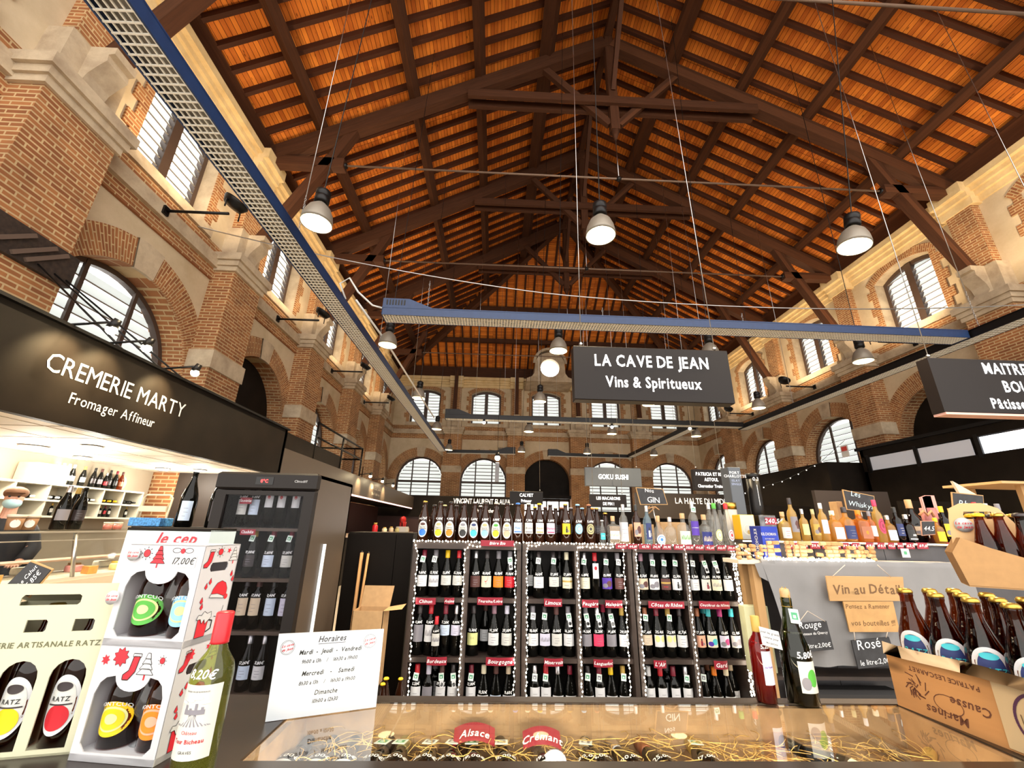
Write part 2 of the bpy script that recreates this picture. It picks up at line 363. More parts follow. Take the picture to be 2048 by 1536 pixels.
def bay(mb, W, s0, s1, kind, zsill=1.2):
    c = (s0+s1)/2; a = arch_pts(c, AR, ASP, zsill if kind == 'win' else .02); w = win_pts(c, WUW, 7.3, 9.15, .25)
    flat_with_holes(mb, (s0, 0, s1, ZE), [a, w], W, PLASTER)
    reveal(mb, a, W, 0, .6, BRICK); reveal(mb, w, W, 0, .5, STONE)
    # impost stones and arch ring
    ring(mb, W, c, ASP, AR, AR+.5, 0, math.pi*.455, -.035, ARCHB); ring(mb, W, c, ASP, AR, AR+.5, math.pi*.545, math.pi, -.035, ARCHB)
    ring(mb, W, c, ASP, AR-.02, AR+.52, math.pi*.455, math.pi*.545, -.06, STONE, n=4)
    for g in (-1, 1):
        q = sorted((c+g*AR, c+g*(AR+.5))); wbox(mb, W, q[0], q[1], 3.45, ASP, -.04, 0, STONE)
        wbox(mb, W, q[0], q[1], 0, 3.45, -.02, 0, BRICK)
    # string course: brick, stone, brick, sill
    wbox(mb, W, s0, s1, 6.34, 6.6, -.05, 0, BRICK); wbox(mb, W, s0, s1, 6.6, 6.86, -.13, 0, STONE); wbox(mb, W, s0, s1, 6.86, 7.1, -.04, 0, BRICK)
    wbox(mb, W, c-1.1, c+1.1, 7.1, 7.3, -.1, 0, STONE)
    # toothed brick surround of the upper window
    z = 7.3; k = 0
    while z < 9.1:
        h = .28; e = .30 if k % 2 else .17
        for g in (-1, 1):
            q = sorted((c+g*WUW/2, c+g*(WUW/2+e))); wbox(mb, W, q[0], q[1], z, min(z+h, 9.2), -.035, 0, BRICK)
        z += h; k += 1
    R = (WUW**2/4+.0625)/.5; zc = 9.4-R; aa = math.asin((WUW/2+.22)/(R+.16))
    ring(mb, W, c, zc, R, R+.24, math.pi/2-aa, math.pi/2+aa, -.045, ARCHB, n=14)
    # cornice
    for z0, z1, d in ((9.55, 9.72, -.05), (9.72, 9.86, -.12), (9.86, 9.98, -.19), (9.98, 10.16, -.3)): wbox(mb, W, s0, s1, z0, z1, d, 0, CORN)
def pier(W, c, parent, zlow=0):
    m = MB()
    wbox(m, W, c-.52, c+.52, zlow, 4.35, -.5, 0, BRICK); wbox(m, W, c-.55, c+.55, 4.35, 4.72, -.53, 0, STONE); wbox(m, W, c-.5, c+.5, 4.72, 6.55, -.48, 0, BRICK)
    for z0, z1, e in ((6.55, 6.66, .03), (6.66, 6.78, .07), (6.78, 6.95, .12)): wbox(m, W, c-.52-e, c+.52+e, z0, z1, -.5-e, 0, STONE)
    wbox(m, W, c-.42, c+.42, 6.95, 7.75, -.34, 0, STONE); wbox(m, W, c-.3, c+.3, 7.75, 9.55, -.22, 0, BRICK)
    for z0, z1, d in ((9.5, 9.72, -.26), (9.72, 9.86, -.34), (9.86, 10.16, -.46)): wbox(m, W, c-.4, c+.4, z0, z1, d, 0, CORN)
    o = m.build('pier', parent)
    m = MB(); pr = [(0, 6.9), (-.42, 6.92), (-.5, 7.0), (-.42, 7.1), (-.46, 7.25), (-.56, 7.4), (-.64, 7.5), (-.62, 7.62), (-.7, 7.64), (-.7, 7.76), (0, 7.76)]
    n = len(pr); vs = [W(c+e, z, d) for e in (-.17, .17) for d, z in pr]
    m.add(vs, [tuple(range(n)), tuple(range(n, 2*n))[::-1]]+[(i, (i+1) % n, n+(i+1) % n, n+i) for i in range(n)], STONE); m.build('corbel', parent)
def wall(name, W, edges, kinds, piers, zs=1.2):
    root = thing(name, None, None, kind='structure')
    for i in range(len(edges)-1):
        m = MB(); bay(m, W, edges[i], edges[i+1], kinds[i], zs); m.build('wall_bay', root)
    for p in piers: pier(W, p, root)
    return root
EY = PY+[YB]
def arches(r, z):
    global AR, ASP
    AR, ASP = r, z
wall('wall_left', WL, EY, ['win', 'win', 'door', 'win', 'win', 'win'], PY)
wall('wall_right', WR, EY, ['win', 'win', 'door', 'win', 'win', 'win'], PY)
arches(1.35, 3.95); wall('wall_back', WB, BX, ['win', 'win', 'door', 'win', 'win'], BX[1:-1])
arches(1.48, 4.03)
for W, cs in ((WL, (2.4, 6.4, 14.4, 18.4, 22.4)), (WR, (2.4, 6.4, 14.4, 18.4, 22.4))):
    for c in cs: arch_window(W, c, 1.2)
arches(1.35, 3.95)
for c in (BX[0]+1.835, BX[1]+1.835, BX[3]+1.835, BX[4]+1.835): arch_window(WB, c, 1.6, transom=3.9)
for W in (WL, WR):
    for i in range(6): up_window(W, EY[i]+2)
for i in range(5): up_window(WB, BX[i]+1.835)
def blind_door(W, c, zt=ASP):
    DN[0] += 1; m = MB(); lp = arch_pts(c, AR, ASP, .02); m.add([W(x, z, .4) for x, z in lp], [tuple(range(len(lp)))], BLACK)
    m.add([W(x, z, .46) for x, z in lp], [tuple(range(len(lp)))[::-1]], BLACK); reveal(m, lp, W, .4, .46, BLACK)
    tag(m.build('door_%d' % DN[0]), kind='structure')
arches(1.48, 4.03); blind_door(WL, 10.4); blind_door(WR, 10.4); arches(1.35, 3.95)
# entrance under the middle arch of the end wall: dark tympanum, bright glazed doors
c = XC; DN[0] += 1; root = thing('door_%d' % DN[0], None, None, kind='structure')
m = MB(); lp = [(x, z) for x, z in arch_pts(c, AR, ASP, 3.0)]
m.add([WB(x, z, .4) for x, z in lp], [tuple(range(len(lp)))], BLACK); m.build('tympanum', root)
m = MB()
for s in (c-AR, c-.75, c-.03, c+.69, c+AR-.08): wbox(m, WB, s, s+.08, 0, 3.0, .3, .42, FRAME)
for z in (2.35, 2.92): wbox(m, WB, c-AR, c+AR, z, z+.1, .3, .42, FRAME)
m.build('door_frame', root)
DAY = M('frosted_daylight', (1, 1, 1), .6, emit=2.6, ecol=(1, 1, 1))
m = MB(); wbox(m, WB, c-AR, c+AR, .02, 2.95, .44, .47, DAY); m.build('door_glass', root)
m = MB()  # portal hood around the entrance
for s in (c-1.62, c+1.5): wbox(m, WB, s, s+.14, 0, 3.05, -.25, 0, BLACK)
wbox(m, WB, c-1.75, c+1.75, 3.05, 3.22, -.3, 0, BLACK); m.build('portal', root)
# oculus dormer above the cornice
WN[0] += 1; root = thing('window_%d' % WN[0], None, None, kind='structure'); m = MB(); zc = 10.3
n = 20; hole = [(c+.56*math.cos(2*math.pi*i/n), zc+.56*math.sin(2*math.pi*i/n)) for i in range(n)]
out = [(c-1.35, 9.45), (c-1.35, 9.63), (c-1.05, 9.75), (c-.9, 9.97), (c-.86, 10.55)]+[(c-.86*math.cos(math.pi*i/10), 10.55+.72*math.sin(math.pi*i/10)) for i in range(1, 10)]+[(c+.86, 10.55), (c+.9, 9.97), (c+1.05, 9.75), (c+1.35, 9.63), (c+1.35, 9.45)]
bm = bmesh.new()
for lpp in (out, hole):
    vs = [bm.verts.new((x, y, 0)) for x, y in lpp]
    for i in range(len(vs)): bm.edges.new((vs[i], vs[(i+1) % len(vs)]))
bmesh.ops.triangle_fill(bm, edges=bm.edges[:], use_beauty=True); bm.verts.index_update()
m.add([WB(v.co.x, v.co.y, -1.9) for v in bm.verts], [[v.index for v in f.verts] for f in bm.faces], STONE); bm.free()
reveal(m, out, WB, -1.9, .0, STONE); reveal(m, hole, WB, -1.9, -1.5, STONE)
ring(m, WB, c, 10.55, .86, 1.0, 0, math.pi, -1.98, STONE, n=14, d1=-1.6)
m.build('stone_surround', root)
m = MB(); m.add([WB(x, z, -1.6) for x, z in hole], [tuple(range(n))], DAY); m.build('round_pane', root)
# ---------------------------------------------------------------- roof
SLP = .556; RZ = lambda x: 10.15+SLP*min(x-XL, XR-x)            # axis of the principal rafters
ceil_root = thing('ceiling', None, None, kind='structure')
def roof_plane(pts, origin, ud, vd, up):
    m = MB(); u = Vector(ud).normalized(); v = Vector(vd).normalized(); o = Vector(origin)
    vs = [Vector(p) for p in pts]; n = len(vs)
    uv = [((p-o).dot(u), (p-o).dot(v)) for p in vs]
    m.add(vs+[p+Vector((0, 0, .08)) for p in vs], [tuple(range(n)), tuple(range(n, 2*n))[::-1]], BOARD, uvs=[uv, uv[::-1]]); return m.build('roof_boards', ceil_root)
BO = .80; ZB = lambda x: RZ(x)+BO; HY = 16.4; xe = XL-.35; xf = XR+.35; ye = YB+.35; ZR = ZB(XC); y0 = -1.0
ze = 10.15+SLP*(-.35)+BO
roof_plane([(xe, y0, ze), (xe, ye, ze), (XC, HY, ZR), (XC, y0, ZR)], (xe, 0, ze), (0, 1, 0), (1, 0, SLP), 1)
roof_plane([(xf, ye, ze), (xf, y0, ze), (XC, y0, ZR), (XC, HY, ZR)], (xf, 0, ze), (0, 1, 0), (-1, 0, SLP), 1)
roof_plane([(xe, ye, ze), (xf, ye, ze), (XC, HY, ZR)], (0, ye, ze), (1, 0, 0), (0, -(ye-HY), ZR-ze), 1)
def hipx(y): return xe+(XC-xe)*(ye-y)/(ye-HY)       # X of the west hip line at y
def child_beam(name, a, b, w, h, mat, parent, up=(0, 0, 1)):
    m = MB(); m.beam(a, b, w, h, mat, up); return m.build(name, parent)
y = .7
while y < YB:
    xs = XC if y <= HY else hipx(y)
    if xs-XL > .4:
        d = BO-.09
        child_beam('rafter', (XL-.2, y, RZ(XL)-SLP*.2+d), (xs, y, RZ(xs)+d), .09, .17, RAFTER, ceil_root)
        child_beam('rafter', (XR+.2, y, RZ(XL)-SLP*.2+d), (2*XC-xs, y, RZ(xs)+d), .09, .17, RAFTER, ceil_root)
    y += .5
hs = (ZR-ze)/(ye-HY); x = XL+.5
while x < XR-.3:
    yt = ye-(ye-HY)*(min(x-xe, xf-x))/(XC-xe); d = -.09
    child_beam('rafter', (x, ye-.1, ze+.1*hs+d), (x, yt, ze+(ye-yt)*hs+d), .09, .17, RAFTER, ceil_root); x += .5
for g in (-1, 1):
    for q, w, h in ((7.8, .2, .26), (5.5, .2, .26), (3.75, .2, .26), (1.85, .34, .3)):
        x = XC+g*q; yq = HY+(ye-HY)*q/(XC-xe)
        child_beam('purlin', (x, y0, RZ(x)+.4), (x, min(YB-.1, yq), RZ(x)+.4), w, h, TIMBER, ceil_root, up=(-g*SLP, 0, 1))
    child_beam('hip_rafter', (XC+g*(XC-XL), YB, 10.3), (XC, HY, RZ(XC)+.25), .24, .4, TIMBER, ceil_root)
    child_beam('wall_plate', (XC+g*9.2, y0, 10.52), (XC+g*9.2, YB, 10.52), .3, .74, TIMBER, ceil_root)
child_beam('wall_plate', (XL, YB+.05, 10.52), (XR, YB+.05, 10.52), .3, .74, TIMBER, ceil_root)
for q in (1.9, 3.7):
    yq = YB-q; xq = hipx(yq)+.1; child_beam('purlin', (xq, yq, ze+(ye-yq)*hs-.3), (2*XC-xq, yq, ze+(ye-yq)*hs-.3), .2, .24, TIMBER, ceil_root)
child_beam('ridge_beam', (XC, y0, RZ(XC)+.35), (XC, HY, RZ(XC)+.35), .2, .3, TIMBER, ceil_root)
def truss(y, full=True):
    t = thing('roof_truss', None, None, (0, 0, 0), kind='structure')
    for g in (-1, 1):
        X = lambda q: XC+g*q
        if full:
            child_beam('principal_rafter', (X(9.05), y, 10.22), (X(.1), y, RZ(XC)-.02), .26, .42, TIMBER, t)
            child_beam('diagonal_brace', (X(1.95), y, RZ(X(1.95))-.1), (X(.12), y, 12.0), .13, .2, TIMBER, t)
            child_beam('ridge_brace', (XC, y+g*.1, 13.2), (XC, y+g*1.7, RZ(XC)+.2), .12, .16, TIMBER, t)
        child_beam('short_beam', (X(9.1), y, 10.12), (X(7.05), y, 10.12), .24, .26, TIMBER, t)
        child_beam('strut', (X(8.65), y, 7.7), (X(7.4), y, 10.3), .24, .24, TIMBER, t)
        child_beam('knee', (X(7.5), y, 10.0), (X(6.95), y, RZ(X(6.95))-.1), .22, .24, TIMBER, t)
    if full:
        child_beam('king_post', (XC, y, RZ(XC)+.3), (XC, y, 11.75), .24, .24, TIMBER, t)
        m = MB(); m.cyl((XC, y, 11.75), (XC, y, 11.45), .13, TIMBER, .03, n=6); m.build('pendant', t)
        for e in (-.15, .15): child_beam('collar_beam', (XC-4.05, y+e, 12.72), (XC+4.05, y+e, 12.72), .1, .26, TIMBER, t)
    m = MB(); m.cyl((XC-7.1, y, 10.12), (XC+7.1, y, 10.12), .028, M('iron_rod', (.20, .13, .09), .6, .4), n=6)
    for g in (-1, 1): m.cyl((XC+g*7.0, y, 10.12), (XC+g*7.18, y, 10.12), .07, BLACKM)
    if full: m.cyl((XC, y, 11.5), (XC, y, 10.12), .012, STEEL, n=5); m.sphere((XC, y, 10.12), .07, BLACKM)
    m.build('tie_rod', t)
for y in (4.4, 8.4, 12.4, 16.4): truss(y)
truss(20.4, False)

for x in BX[1:-1]: child_beam('wall_strut', (x, YB-.62, 7.76), (x, YB-.5, 10.4), .2, .2, TIMBER, ceil_root)
# ---------------------------------------------------------------- heaters, lamps, hanging signs
GRIL = M('heater_grille', (.88, .86, .78), .5)
REFL = M('heater_reflector', (.30, .28, .25), .35, .4)
def heater(label, a, b, group, ends=(0,), chains=(), zc=6.0, dark=False, gs=.05):
    """radiant tube heater from a to b (points under the middle of the casing), open underside with a wire grille"""
    a, b = Vector(a), Vector(b); d = (b-a); L = d.length; t = thing('radiant_heater', label, 'heater', a, math.atan2(d.y, d.x), group); W = .16
    mat = BLACKM if dark else BLUE
    m = MB(); m.box((0, -W, .13), (L, W, .155), mat)
    for s in (-1, 1): q = sorted((s*W, s*(W-.015))); m.box((0, q[0], 0), (L, q[1], .14), mat)
    for x in (0, L-.015): m.box((x, -W, 0), (x+.015, W, .14), mat)
    m.build('casing', t)
    m = MB(); m.box((.02, -W+.015, .095), (L-.02, W-.015, .1), REFL); m.build('reflector', t)
    m = MB(); k = 0
    while k*gs < L-.04:
        x = .02+k*gs; m.box((x, -W+.015, .002), (x+.012, W-.015, .014), GRIL); k += 1
    for j in range(6): y = -W+.02+j*(2*W-.05)/5; m.box((.02, y, .004), (L-.02, y+.01, .018), GRIL)
    m.build('wire_grille', t)
    for e in ends:
        x0, x1 = (0, .9) if e == 0 else (L-.9, L); m = MB()
        pr = [(x0, .15), (x0, .33), (x0+.45, .33), (x1, .15)] if e == 0 else [(x0, .15), (x1-.45, .33), (x1, .33), (x1, .15)]
        vs = [(x, y, z) for y in (-W*.9, W*.9) for x, z in pr]; m.add(vs, [(0, 1, 2, 3), (7, 6, 5, 4)]+[(i, i+4, (i+1) % 4+4, (i+1) % 4) for i in range(4)], mat)
        for k in range(7): m.box((x0+.06+k*.05, -W*.9-.004, .2), (x0+.085+k*.05, W*.9+.004, .3), INK)
        m.build('burner_box', t)
    for x, z in chains:
        m = MB(); zz = .15; k = 0
        zw = a.z+.15; zm = min(z, zw+.75)
        while zz < zm-a.z:
            m.tube([(x+(.012 if k % 2 else 0)*math.cos(q), (0 if k % 2 else .012)*math.cos(q), zz+.03+.03*math.sin(q)) for q in [i*math.pi/3 for i in range(7)]], .0035, STEEL, n=4); zz += .05; k += 1
        m.build('chain', t)
        if z > zm: wx = a+d.normalized()*x; m = MB(); m.cyl((x, 0, zz-.02), (x, 0, RZ(wx.x)+.83-a.z), .006, STEEL, n=4); m.build('hanger_wire', t)
    return t
G = 'radiant tube heaters hung under the roof'
HZ = 4.9
heater('long blue gas radiant heater with white grille along the cheese shop side', (-2.83, .6, HZ), (-2.62, 20.3, HZ), G, ends=(), chains=[(4.2, 6.2), (8.2, 6.2), (12, 6.1)], gs=.075)
heater('blue radiant heater crossing behind the wine shop sign, burner box at one end', (-2.05, 6.62, HZ), (8.56, 6.7, HZ), G, chains=[(.75, 5.66), (3.9, 5.3), (6.5, 5.3)], gs=.05)
heater('dark radiant heater running along the bakery side of the hall', (8.75, 2.5, HZ), (8.75, 14.2, HZ), G, ends=(), chains=[(4, 6.2), (9, 6.2)], gs=.08, dark=True)
heater('dark radiant heater crossing the hall half way to the end wall', (-1.76, 13.8, HZ), (8.5, 13.85, HZ), G, chains=[(1, 9), (8, 9)], gs=.09, dark=True)
heater('short dark radiant heater before the end wall, joined to the long blue one', (-2.45, 20.75, HZ), (.95, 20.6, HZ), G, ends=(1,), gs=.12, dark=True, chains=[(.5, 9), (2.8, 9)])
heater('short dark radiant heater before the end wall, left of the sushi sign'.replace('left of', 'above'), (2.6, 20.85, HZ), (6.9, 20.9, HZ), G, gs=.12, dark=True, chains=[(.5, 9), (3.8, 9)])
heater('pale radiant heater running lengthwise from the crossing heater to the end', (6.75, 20.6, HZ), (6.95, 14.3, HZ), G, ends=(1,), gs=.12, dark=True, chains=[(.8, 9), (5, 9)])
m = MB(); pts = []
for i in range(41):
    x = XL+.5+i*(XR-XL-1)/40; u = (x-4.5)/10; pts.append((x, 6.64, 5.42+.9*u*u+(.35 if x < 1 else 0)*(max(0, 1-x)/7)**1.2))
m.tube(pts, .011, STEEL, n=5)
tag(m.build('steel_cable'), 'thin steel cable slung across the hall that carries the crossing heater', 'cable')
m = MB(); q = [(-2.75, 6.6, 5.25), (-2.85, 6.5, 5.5), (-2.7, 6.5, 5.62), (-2.55, 6.6, 5.4), (-2.3, 6.7, 5.2), (-2.0, 6.7, 5.12)]; m.tube(q, .018, M('white_cable', (.7, .7, .68), .5), n=6)
tag(m.build('power_cable'), 'looped white power cable feeding the burner box of the crossing heater', 'cable')
m = MB(); q = [P(712, 600, Y=6.6), P(770, 680, Y=7.6), P(830, 775, Y=10), P(868, 835, Y=13.4)]; m.tube(q, .02, M('white_cable'), n=6)
tag(m.build('conduit'), 'white conduit running away from the cable loop to the middle heater', 'pipe')
# pendant lamps
LAMPC = M('lamp_shell', (.24, .21, .17), .45, .3); LAMPI = M('lamp_inner', (.95, .88, .66), .5, emit=.35, ecol=(1, .9, .64))
def pendant():
    t = thing('pendant_lamp', 'x', 'lamp', (0, 0, 5.1), 0, 'industrial pendant lamps'); K = lambda q: [(x*.74, z*.8) for x, z in q]
    m = MB(); m.lathe(K([(.235, -.16), (.24, -.165), (.236, -.1), (.215, 0), (.17, .1), (.1, .17), (.08, .19)]), LAMPC, n=24, open0=True); m.build('shade', t)
    m = MB(); m.lathe(K([(.228, -.158), (.226, -.1), (.203, -.005), (.16, .09), (.09, .155), (1e-6, .16)]), LAMPI, n=24, open0=True); m.build('reflector_lining', t)
    m = MB(); m.lathe(K([(.08, .18), (.055, .2), (.055, .22)]), M('brass', (.6, .45, .2), .3, 1), n=12); m.sphere((0, 0, .05), .05, BULB, n=12, m=8); m.build('bulb', t)
    m = MB(); m.lathe(K([(.095, .21), (.115, .22), (.115, .32), (.1, .33), (.115, .34), (.115, .42), (.07, .45), (.02, .47)]), BLACKM, n=16); m.build('ballast_housing', t)
    la = bpy.data.lights.new('lamp_light', 'SPOT'); la.energy = 380; la.spot_size = 2.2; la.spot_blend = .5; la.color = (1, .80, .5); la.shadow_soft_size = .06; lo = bpy.data.objects.new('lamp_light', la); scene.collection.objects.link(lo); lo.parent = t; lo.location = (0, 0, -.05)
    m = MB(); m.cyl((0, 0, 0), (0, 0, 1), .007, BLACKM, n=5); m.build('cord', t, (0, 0, .37))
    return t
lp0 = pendant(); used = False
rows = [(4.08, 'the first row above the counters'), (7.53, 'the second row beyond the crossing heater'), (11.05, 'the third row before the middle heater'), (14.9, 'the fourth row beyond the middle heater'), (19.2, 'the last row by the end wall')]
cols = [(-2.18, 'outer cheese side column'), (1.17, 'inner cheese side column'), (4.23, 'inner bakery side column'), (7.38, 'outer bakery side column')]
for ri, (y, rn) in enumerate(rows):
    for ci, (x, cn) in enumerate(cols):
        if ri == 0 and ci == 3: continue
        lab = 'grey pendant lamp of %s, %s' % (rn, cn)
        hx = x+(.08 if ri == 0 and ci == 2 else 0)
        if not used: lp0.location = (hx, y, 4.92); lp0['label'] = lab; used = True; o = lp0
        else: o = dup(lp0, (hx, y, 4.92), 0, lab)
        for c_ in o.children:
            if c_.name.startswith('cord'): c_.scale = (1, 1, RZ(hx)+.86-4.92-.37)
        if ri == 0: o.rotation_euler = ((0, .03, 0), (0, .02, 0), (.02, .16, 0))[ci]

# hanging illuminated signs
SIGNB = M('sign_black', (.012, .009, .009), .4, spec=.2); SIGNG = M('sign_grey_blue', (.075, .085, .10), .4)
LITT = M('sign_letters', (1, 1, 1), .5, emit=1.3)
def hang_sign(label, c, w, h, lines, rz=0, dep=.14, mat=None, sz=None, zt=11, bold=True, cab=True, grp=None, tilt=0):
    t = thing('hanging_sign', label, 'sign', c, rz, grp); m = MB(); zt = RZ(c[0]+w/2-.1)+.83 if c[1] > 9 else zt; m.box((-w/2, 0, -h/2), (w/2, dep, h/2), mat or SIGNB, bev=.008)
    m.build('sign_box', t)
    for txt, s, dy in lines: MB().text(txt, s, LITT, lambda x, y, dy=dy: (x*.76, -.004, dy+y), bold=bold).build('lettering', t)
    if cab:
        m = MB()
        for s in (-1, 1): m.cyl((s*(w/2-.1), dep/2, h/2), (s*(w/2-.1)-.08*s, dep/2, zt-c[2]), .005, STEEL, n=5); m.sphere((s*(w/2-.1), dep/2, h/2+.05), .022, STEEL, n=8, m=5)
        m.build('suspension_cable', t)
    if tilt: t.rotation_euler = (0, tilt, rz)
    return t
a = P(1148, 745, Y=4.2); b = P(1462, 754, Y=4.2); zt = (P(1148, 689, Y=4.2).z+P(1454, 703, Y=4.2).z)/2; zb = (P(1150, 800, Y=4.2).z+P(1471, 806, Y=4.2).z)/2
hang_sign('black hanging sign with lit white letters of the wine shop', ((a.x+b.x)/2, 4.2, (zt+zb)/2), b.x-a.x, zt-zb, [('LA CAVE DE JEAN', .19, .08), ('Vins & Spiritueux', .175, -.16)], zt=10.1)
t = hang_sign('black hanging sign of the bakery cut by the picture edge', (6.25, 4.3, 3.12), 2.5, .66, [('MAITRE ARTISAN', .19, .15), ('BOULANGER', .19, -.07), ('Pâtisserie Viennoiserie', .17, -.27)], rz=.0, zt=10)
m = MB(); m.box((-1.24, .0, -.355), (1.24, .14, -.33), M('pink_edge', (.75, .45, .4), .4)); m.build('lower_trim', t)
def small_spot(px, py, Y, lab, r=.05, zt=None):
    p = P(px, py, Y=Y); t = thing('spotlight', lab, 'light', p, 0, 'small bright spotlights'); m = MB(); m.sphere((0, 0, 0), r, M('spot_glow', (1, .95, .85), .4, emit=18, ecol=(1, .93, .8)), n=10, m=7); m.build('bulb', t)
    m = MB(); m.cyl((0, 0, r*.6), (0, 0, r*2.2), r*1.1, BLACKM, r*.6, n=10); m.cyl((0, 0, r*2), (0, 0, (zt or RZ(p.x)+.83)-p.z), .006, BLACKM, n=4); m.build('holder', t); return t
small_spot(968, 845, 13.7, 'small bright spotlight under the middle heater, beer side', zt=4.9); small_spot(1224, 854, 13.75, 'small bright spotlight under the middle heater, sign side', zt=4.9); small_spot(1380, 857, 14.2, 'small bright spotlight at the corner of the pale heater')
t = small_spot(995, 916, 11.0, 'glaring spotlight on a long cord before the second end arch', .07); m = MB(); m.box((-.05, -.03, -.62), (.05, .03, -.12), M('grey_case', (.2, .2, .22), .5), bev=.01); m.build('grey_case', t)
# farther signs
def far_sign(label, x0, x1, yt, yb, Y, lines, mat=None, cab=True, bold=True, **k):
    a, b = P(x0, yt, Y=Y), P(x1, yb, Y=Y); h = a.z-b.z
    return hang_sign(label, ((a.x+b.x)/2, Y, (a.z+b.z)/2), b.x-a.x, h, [(t, s*h, d*h) for t, s, d in lines], mat=mat, cab=cab, bold=bold, zt=10, **k)
far_sign('grey hanging sign of the sushi stall with white letters', 1170, 1284, 934, 974, 13.0, [('GOKU SUSHI', .36, -.12)], SIGNG, cab=True)
far_sign('small black sign of the greengrocer stall before the bright door', 1020, 1086, 982, 1009, 15.0, [('CALVET', .36, .08), ('Primeur', .32, -.35)])
far_sign('small black macaron stall sign under the sushi sign', 1180, 1254, 988, 1015, 12.5, [('LES MACARONS', .33, .08), ('DE PIN !', .33, -.35)])
far_sign('black butcher and delicatessen sign beside the tall grey carton', 1386, 1460, 938, 982, 10.0, [('PATRICIA ET REMI', .22, .2), ('ASTOUL', .22, -.06), ('Charcutier Traiteur', .2, -.36)])
# ---------------------------------------------------------------- stalls along the cheese side
XF = -4.0
t = thing('shop_fascia', 'dark brown fascia of the cheese shop with white lettering', 'shop front', (XF, 0, 0))
m = MB(); m.box((-.08, .8, 2.3), (0, 8.0, 3.15), BLACK); m.box((-1.6, 7.92, 2.3), (0, 8.0, 3.15), BLACK); m.build('fascia_board', t)
m = MB(); f = lambda z: (lambda x, y: (.004, x, z+y))
q0, q1 = P(102, 730, X=XF), P(358, 845, X=XF)
m.text('CREMERIE MARTY', .25, WHITE, lambda x, y: (.004, 4.45+x*.86, 2.72+y)); m.build('lettering', t); m = MB(); m.text('Fromager Affineur', .15, WHITE, lambda x, y: (.004, 4.4+x*.86, 2.5+y)); m.build('lettering', t)
m = MB(); m.box((-.1, .8, 3.15), (.05, 8.0, 3.18), BLACKM); m.build('top_rail', t)
CEILC = M('stall_ceiling', (.86, .80, .70), .7, var=.05, scale=2)
t = thing('stall_ceiling', 'cream tiled false ceiling of the cheese shop', 'ceiling', (0, 0, 0), kind='structure')
m = MB(); m.box((XL-.2, .8, 2.3), (XF-.08, 7.92, 2.34), CEILC)
for k in range(12): m.box((XL, 1.0+k*.6, 2.297), (XF-.08, 1.008+k*.6, 2.301), M('ceiling_joint', (.4, .33, .25), .8))
for k in range(4): m.box((XL+.3+k*.55, .8, 2.297), (XL+.308+k*.55, 7.9, 2.301), M('ceiling_joint'))
m.build('ceiling_tile', t)
DL = M('downlight_lens', (1, .97, .9), .5, emit=30, ecol=(1, .95, .85))
def downlight(x, y, lab):
    t = thing('ceiling_downlight', lab, 'light', (x, y, 2.295), 0, 'round downlights of the cheese shop'); m = MB()
    m.lathe([(.1, 0), (.11, -.012), (.085, -.014)], STEEL, n=20); m.build('bezel', t); m = MB(); m.lathe([(.09, -.012), (.07, -.03), (1e-6, -.036)], DL, n=20); m.build('lens', t)
    la = bpy.data.lights.new('downlight', 'POINT'); la.shadow_soft_size = .06; la.energy = 13; la.color = (1, .93, .8); lo = bpy.data.objects.new('downlight', la); scene.collection.objects.link(lo); lo.parent = t; lo.location = (0, 0, -.2)
for (px, py), lab in zip(((185, 891), (166, 913), (400, 939), (60, 890), (590, 958)), ('big round downlight close behind the fascia', 'round downlight just below the first one', 'round downlight above the wine fridge', 'round downlight near the picture edge', 'round downlight by the second stall')):
    p = P(px, py, Z=2.3)
    if p.y < 7.7 and p.x < XF-.2: downlight(p.x, p.y, lab)
for x, y, lab in ((-5.0, 2.2, 'round downlight out of view near the vendor end'), (-5.5, 5.2, 'round downlight before the cubby shelf'), (-5.5, 7.2, 'round downlight by the brick pier end')): downlight(x, y, lab)
SPOT = M('spot_bulb', (1, .85, .55), .4, emit=30, ecol=(1, .82, .5))
def arm_spot(x, y, z, lab, L=.45):
    t = thing('sign_spotlight', lab, 'light', (x, y, z), 0, 'small sign spotlights on arms'); m = MB()
    m.cyl((0, 0, 0), (L, 0, .05), .012, BLACKM, n=6); m.build('arm', t); m = MB(); m.cyl((L-.02, 0, .07), (L-.06, 0, -.02), .03, BLACKM, .045, n=10); m.build('spot_head', t)
    m = MB(); m.sphere((L-.05, 0, -.04), .045, SPOT, n=8, m=6); m.build('bulb', t)
    la = bpy.data.lights.new('sign_spot', 'SPOT'); la.energy = 60; la.spot_size = 1.5; la.spot_blend = .8; la.color = (1, .75, .4); la.shadow_soft_size = .03; lo = bpy.data.objects.new('sign_spot', la); scene.collection.objects.link(lo); lo.parent = t; lo.location = (L-.1, 0, -.08); lo.rotation_euler = (0, .85, 0)
for px, py, lab in ((205, 722, 'sign spotlight glowing over the first letters of the cheese shop fascia'), (290, 717, 'sign spotlight before the big arched window'), (388, 764, 'sign spotlight before the brick pier')):
    p = P(px, py, X=XF+.4); arm_spot(XF-.02, p.y, 3.19, lab)
t = thing('anchor_plate', 'dark iron anchor plate with rods holding the cheese shop fascia, bolted on the brick pier', 'bracket', (XL, 4.4, 0)); m = MB(); m.box((0, -.57, 4.32), (.56, .57, 4.75), M('rusty_iron', (.03, .018, .012), .7, var=.5, scale=20)); m.build('iron_plate', t)
m = MB(); [m.beam((.575, -.35+a_, 4.36), (.575, .05+a_, 4.7), .03, .05, M('iron_bar', (.12, .08, .06), .6)) for a_ in (-.05, .2, .35)]; m.build('cross_bar', t)
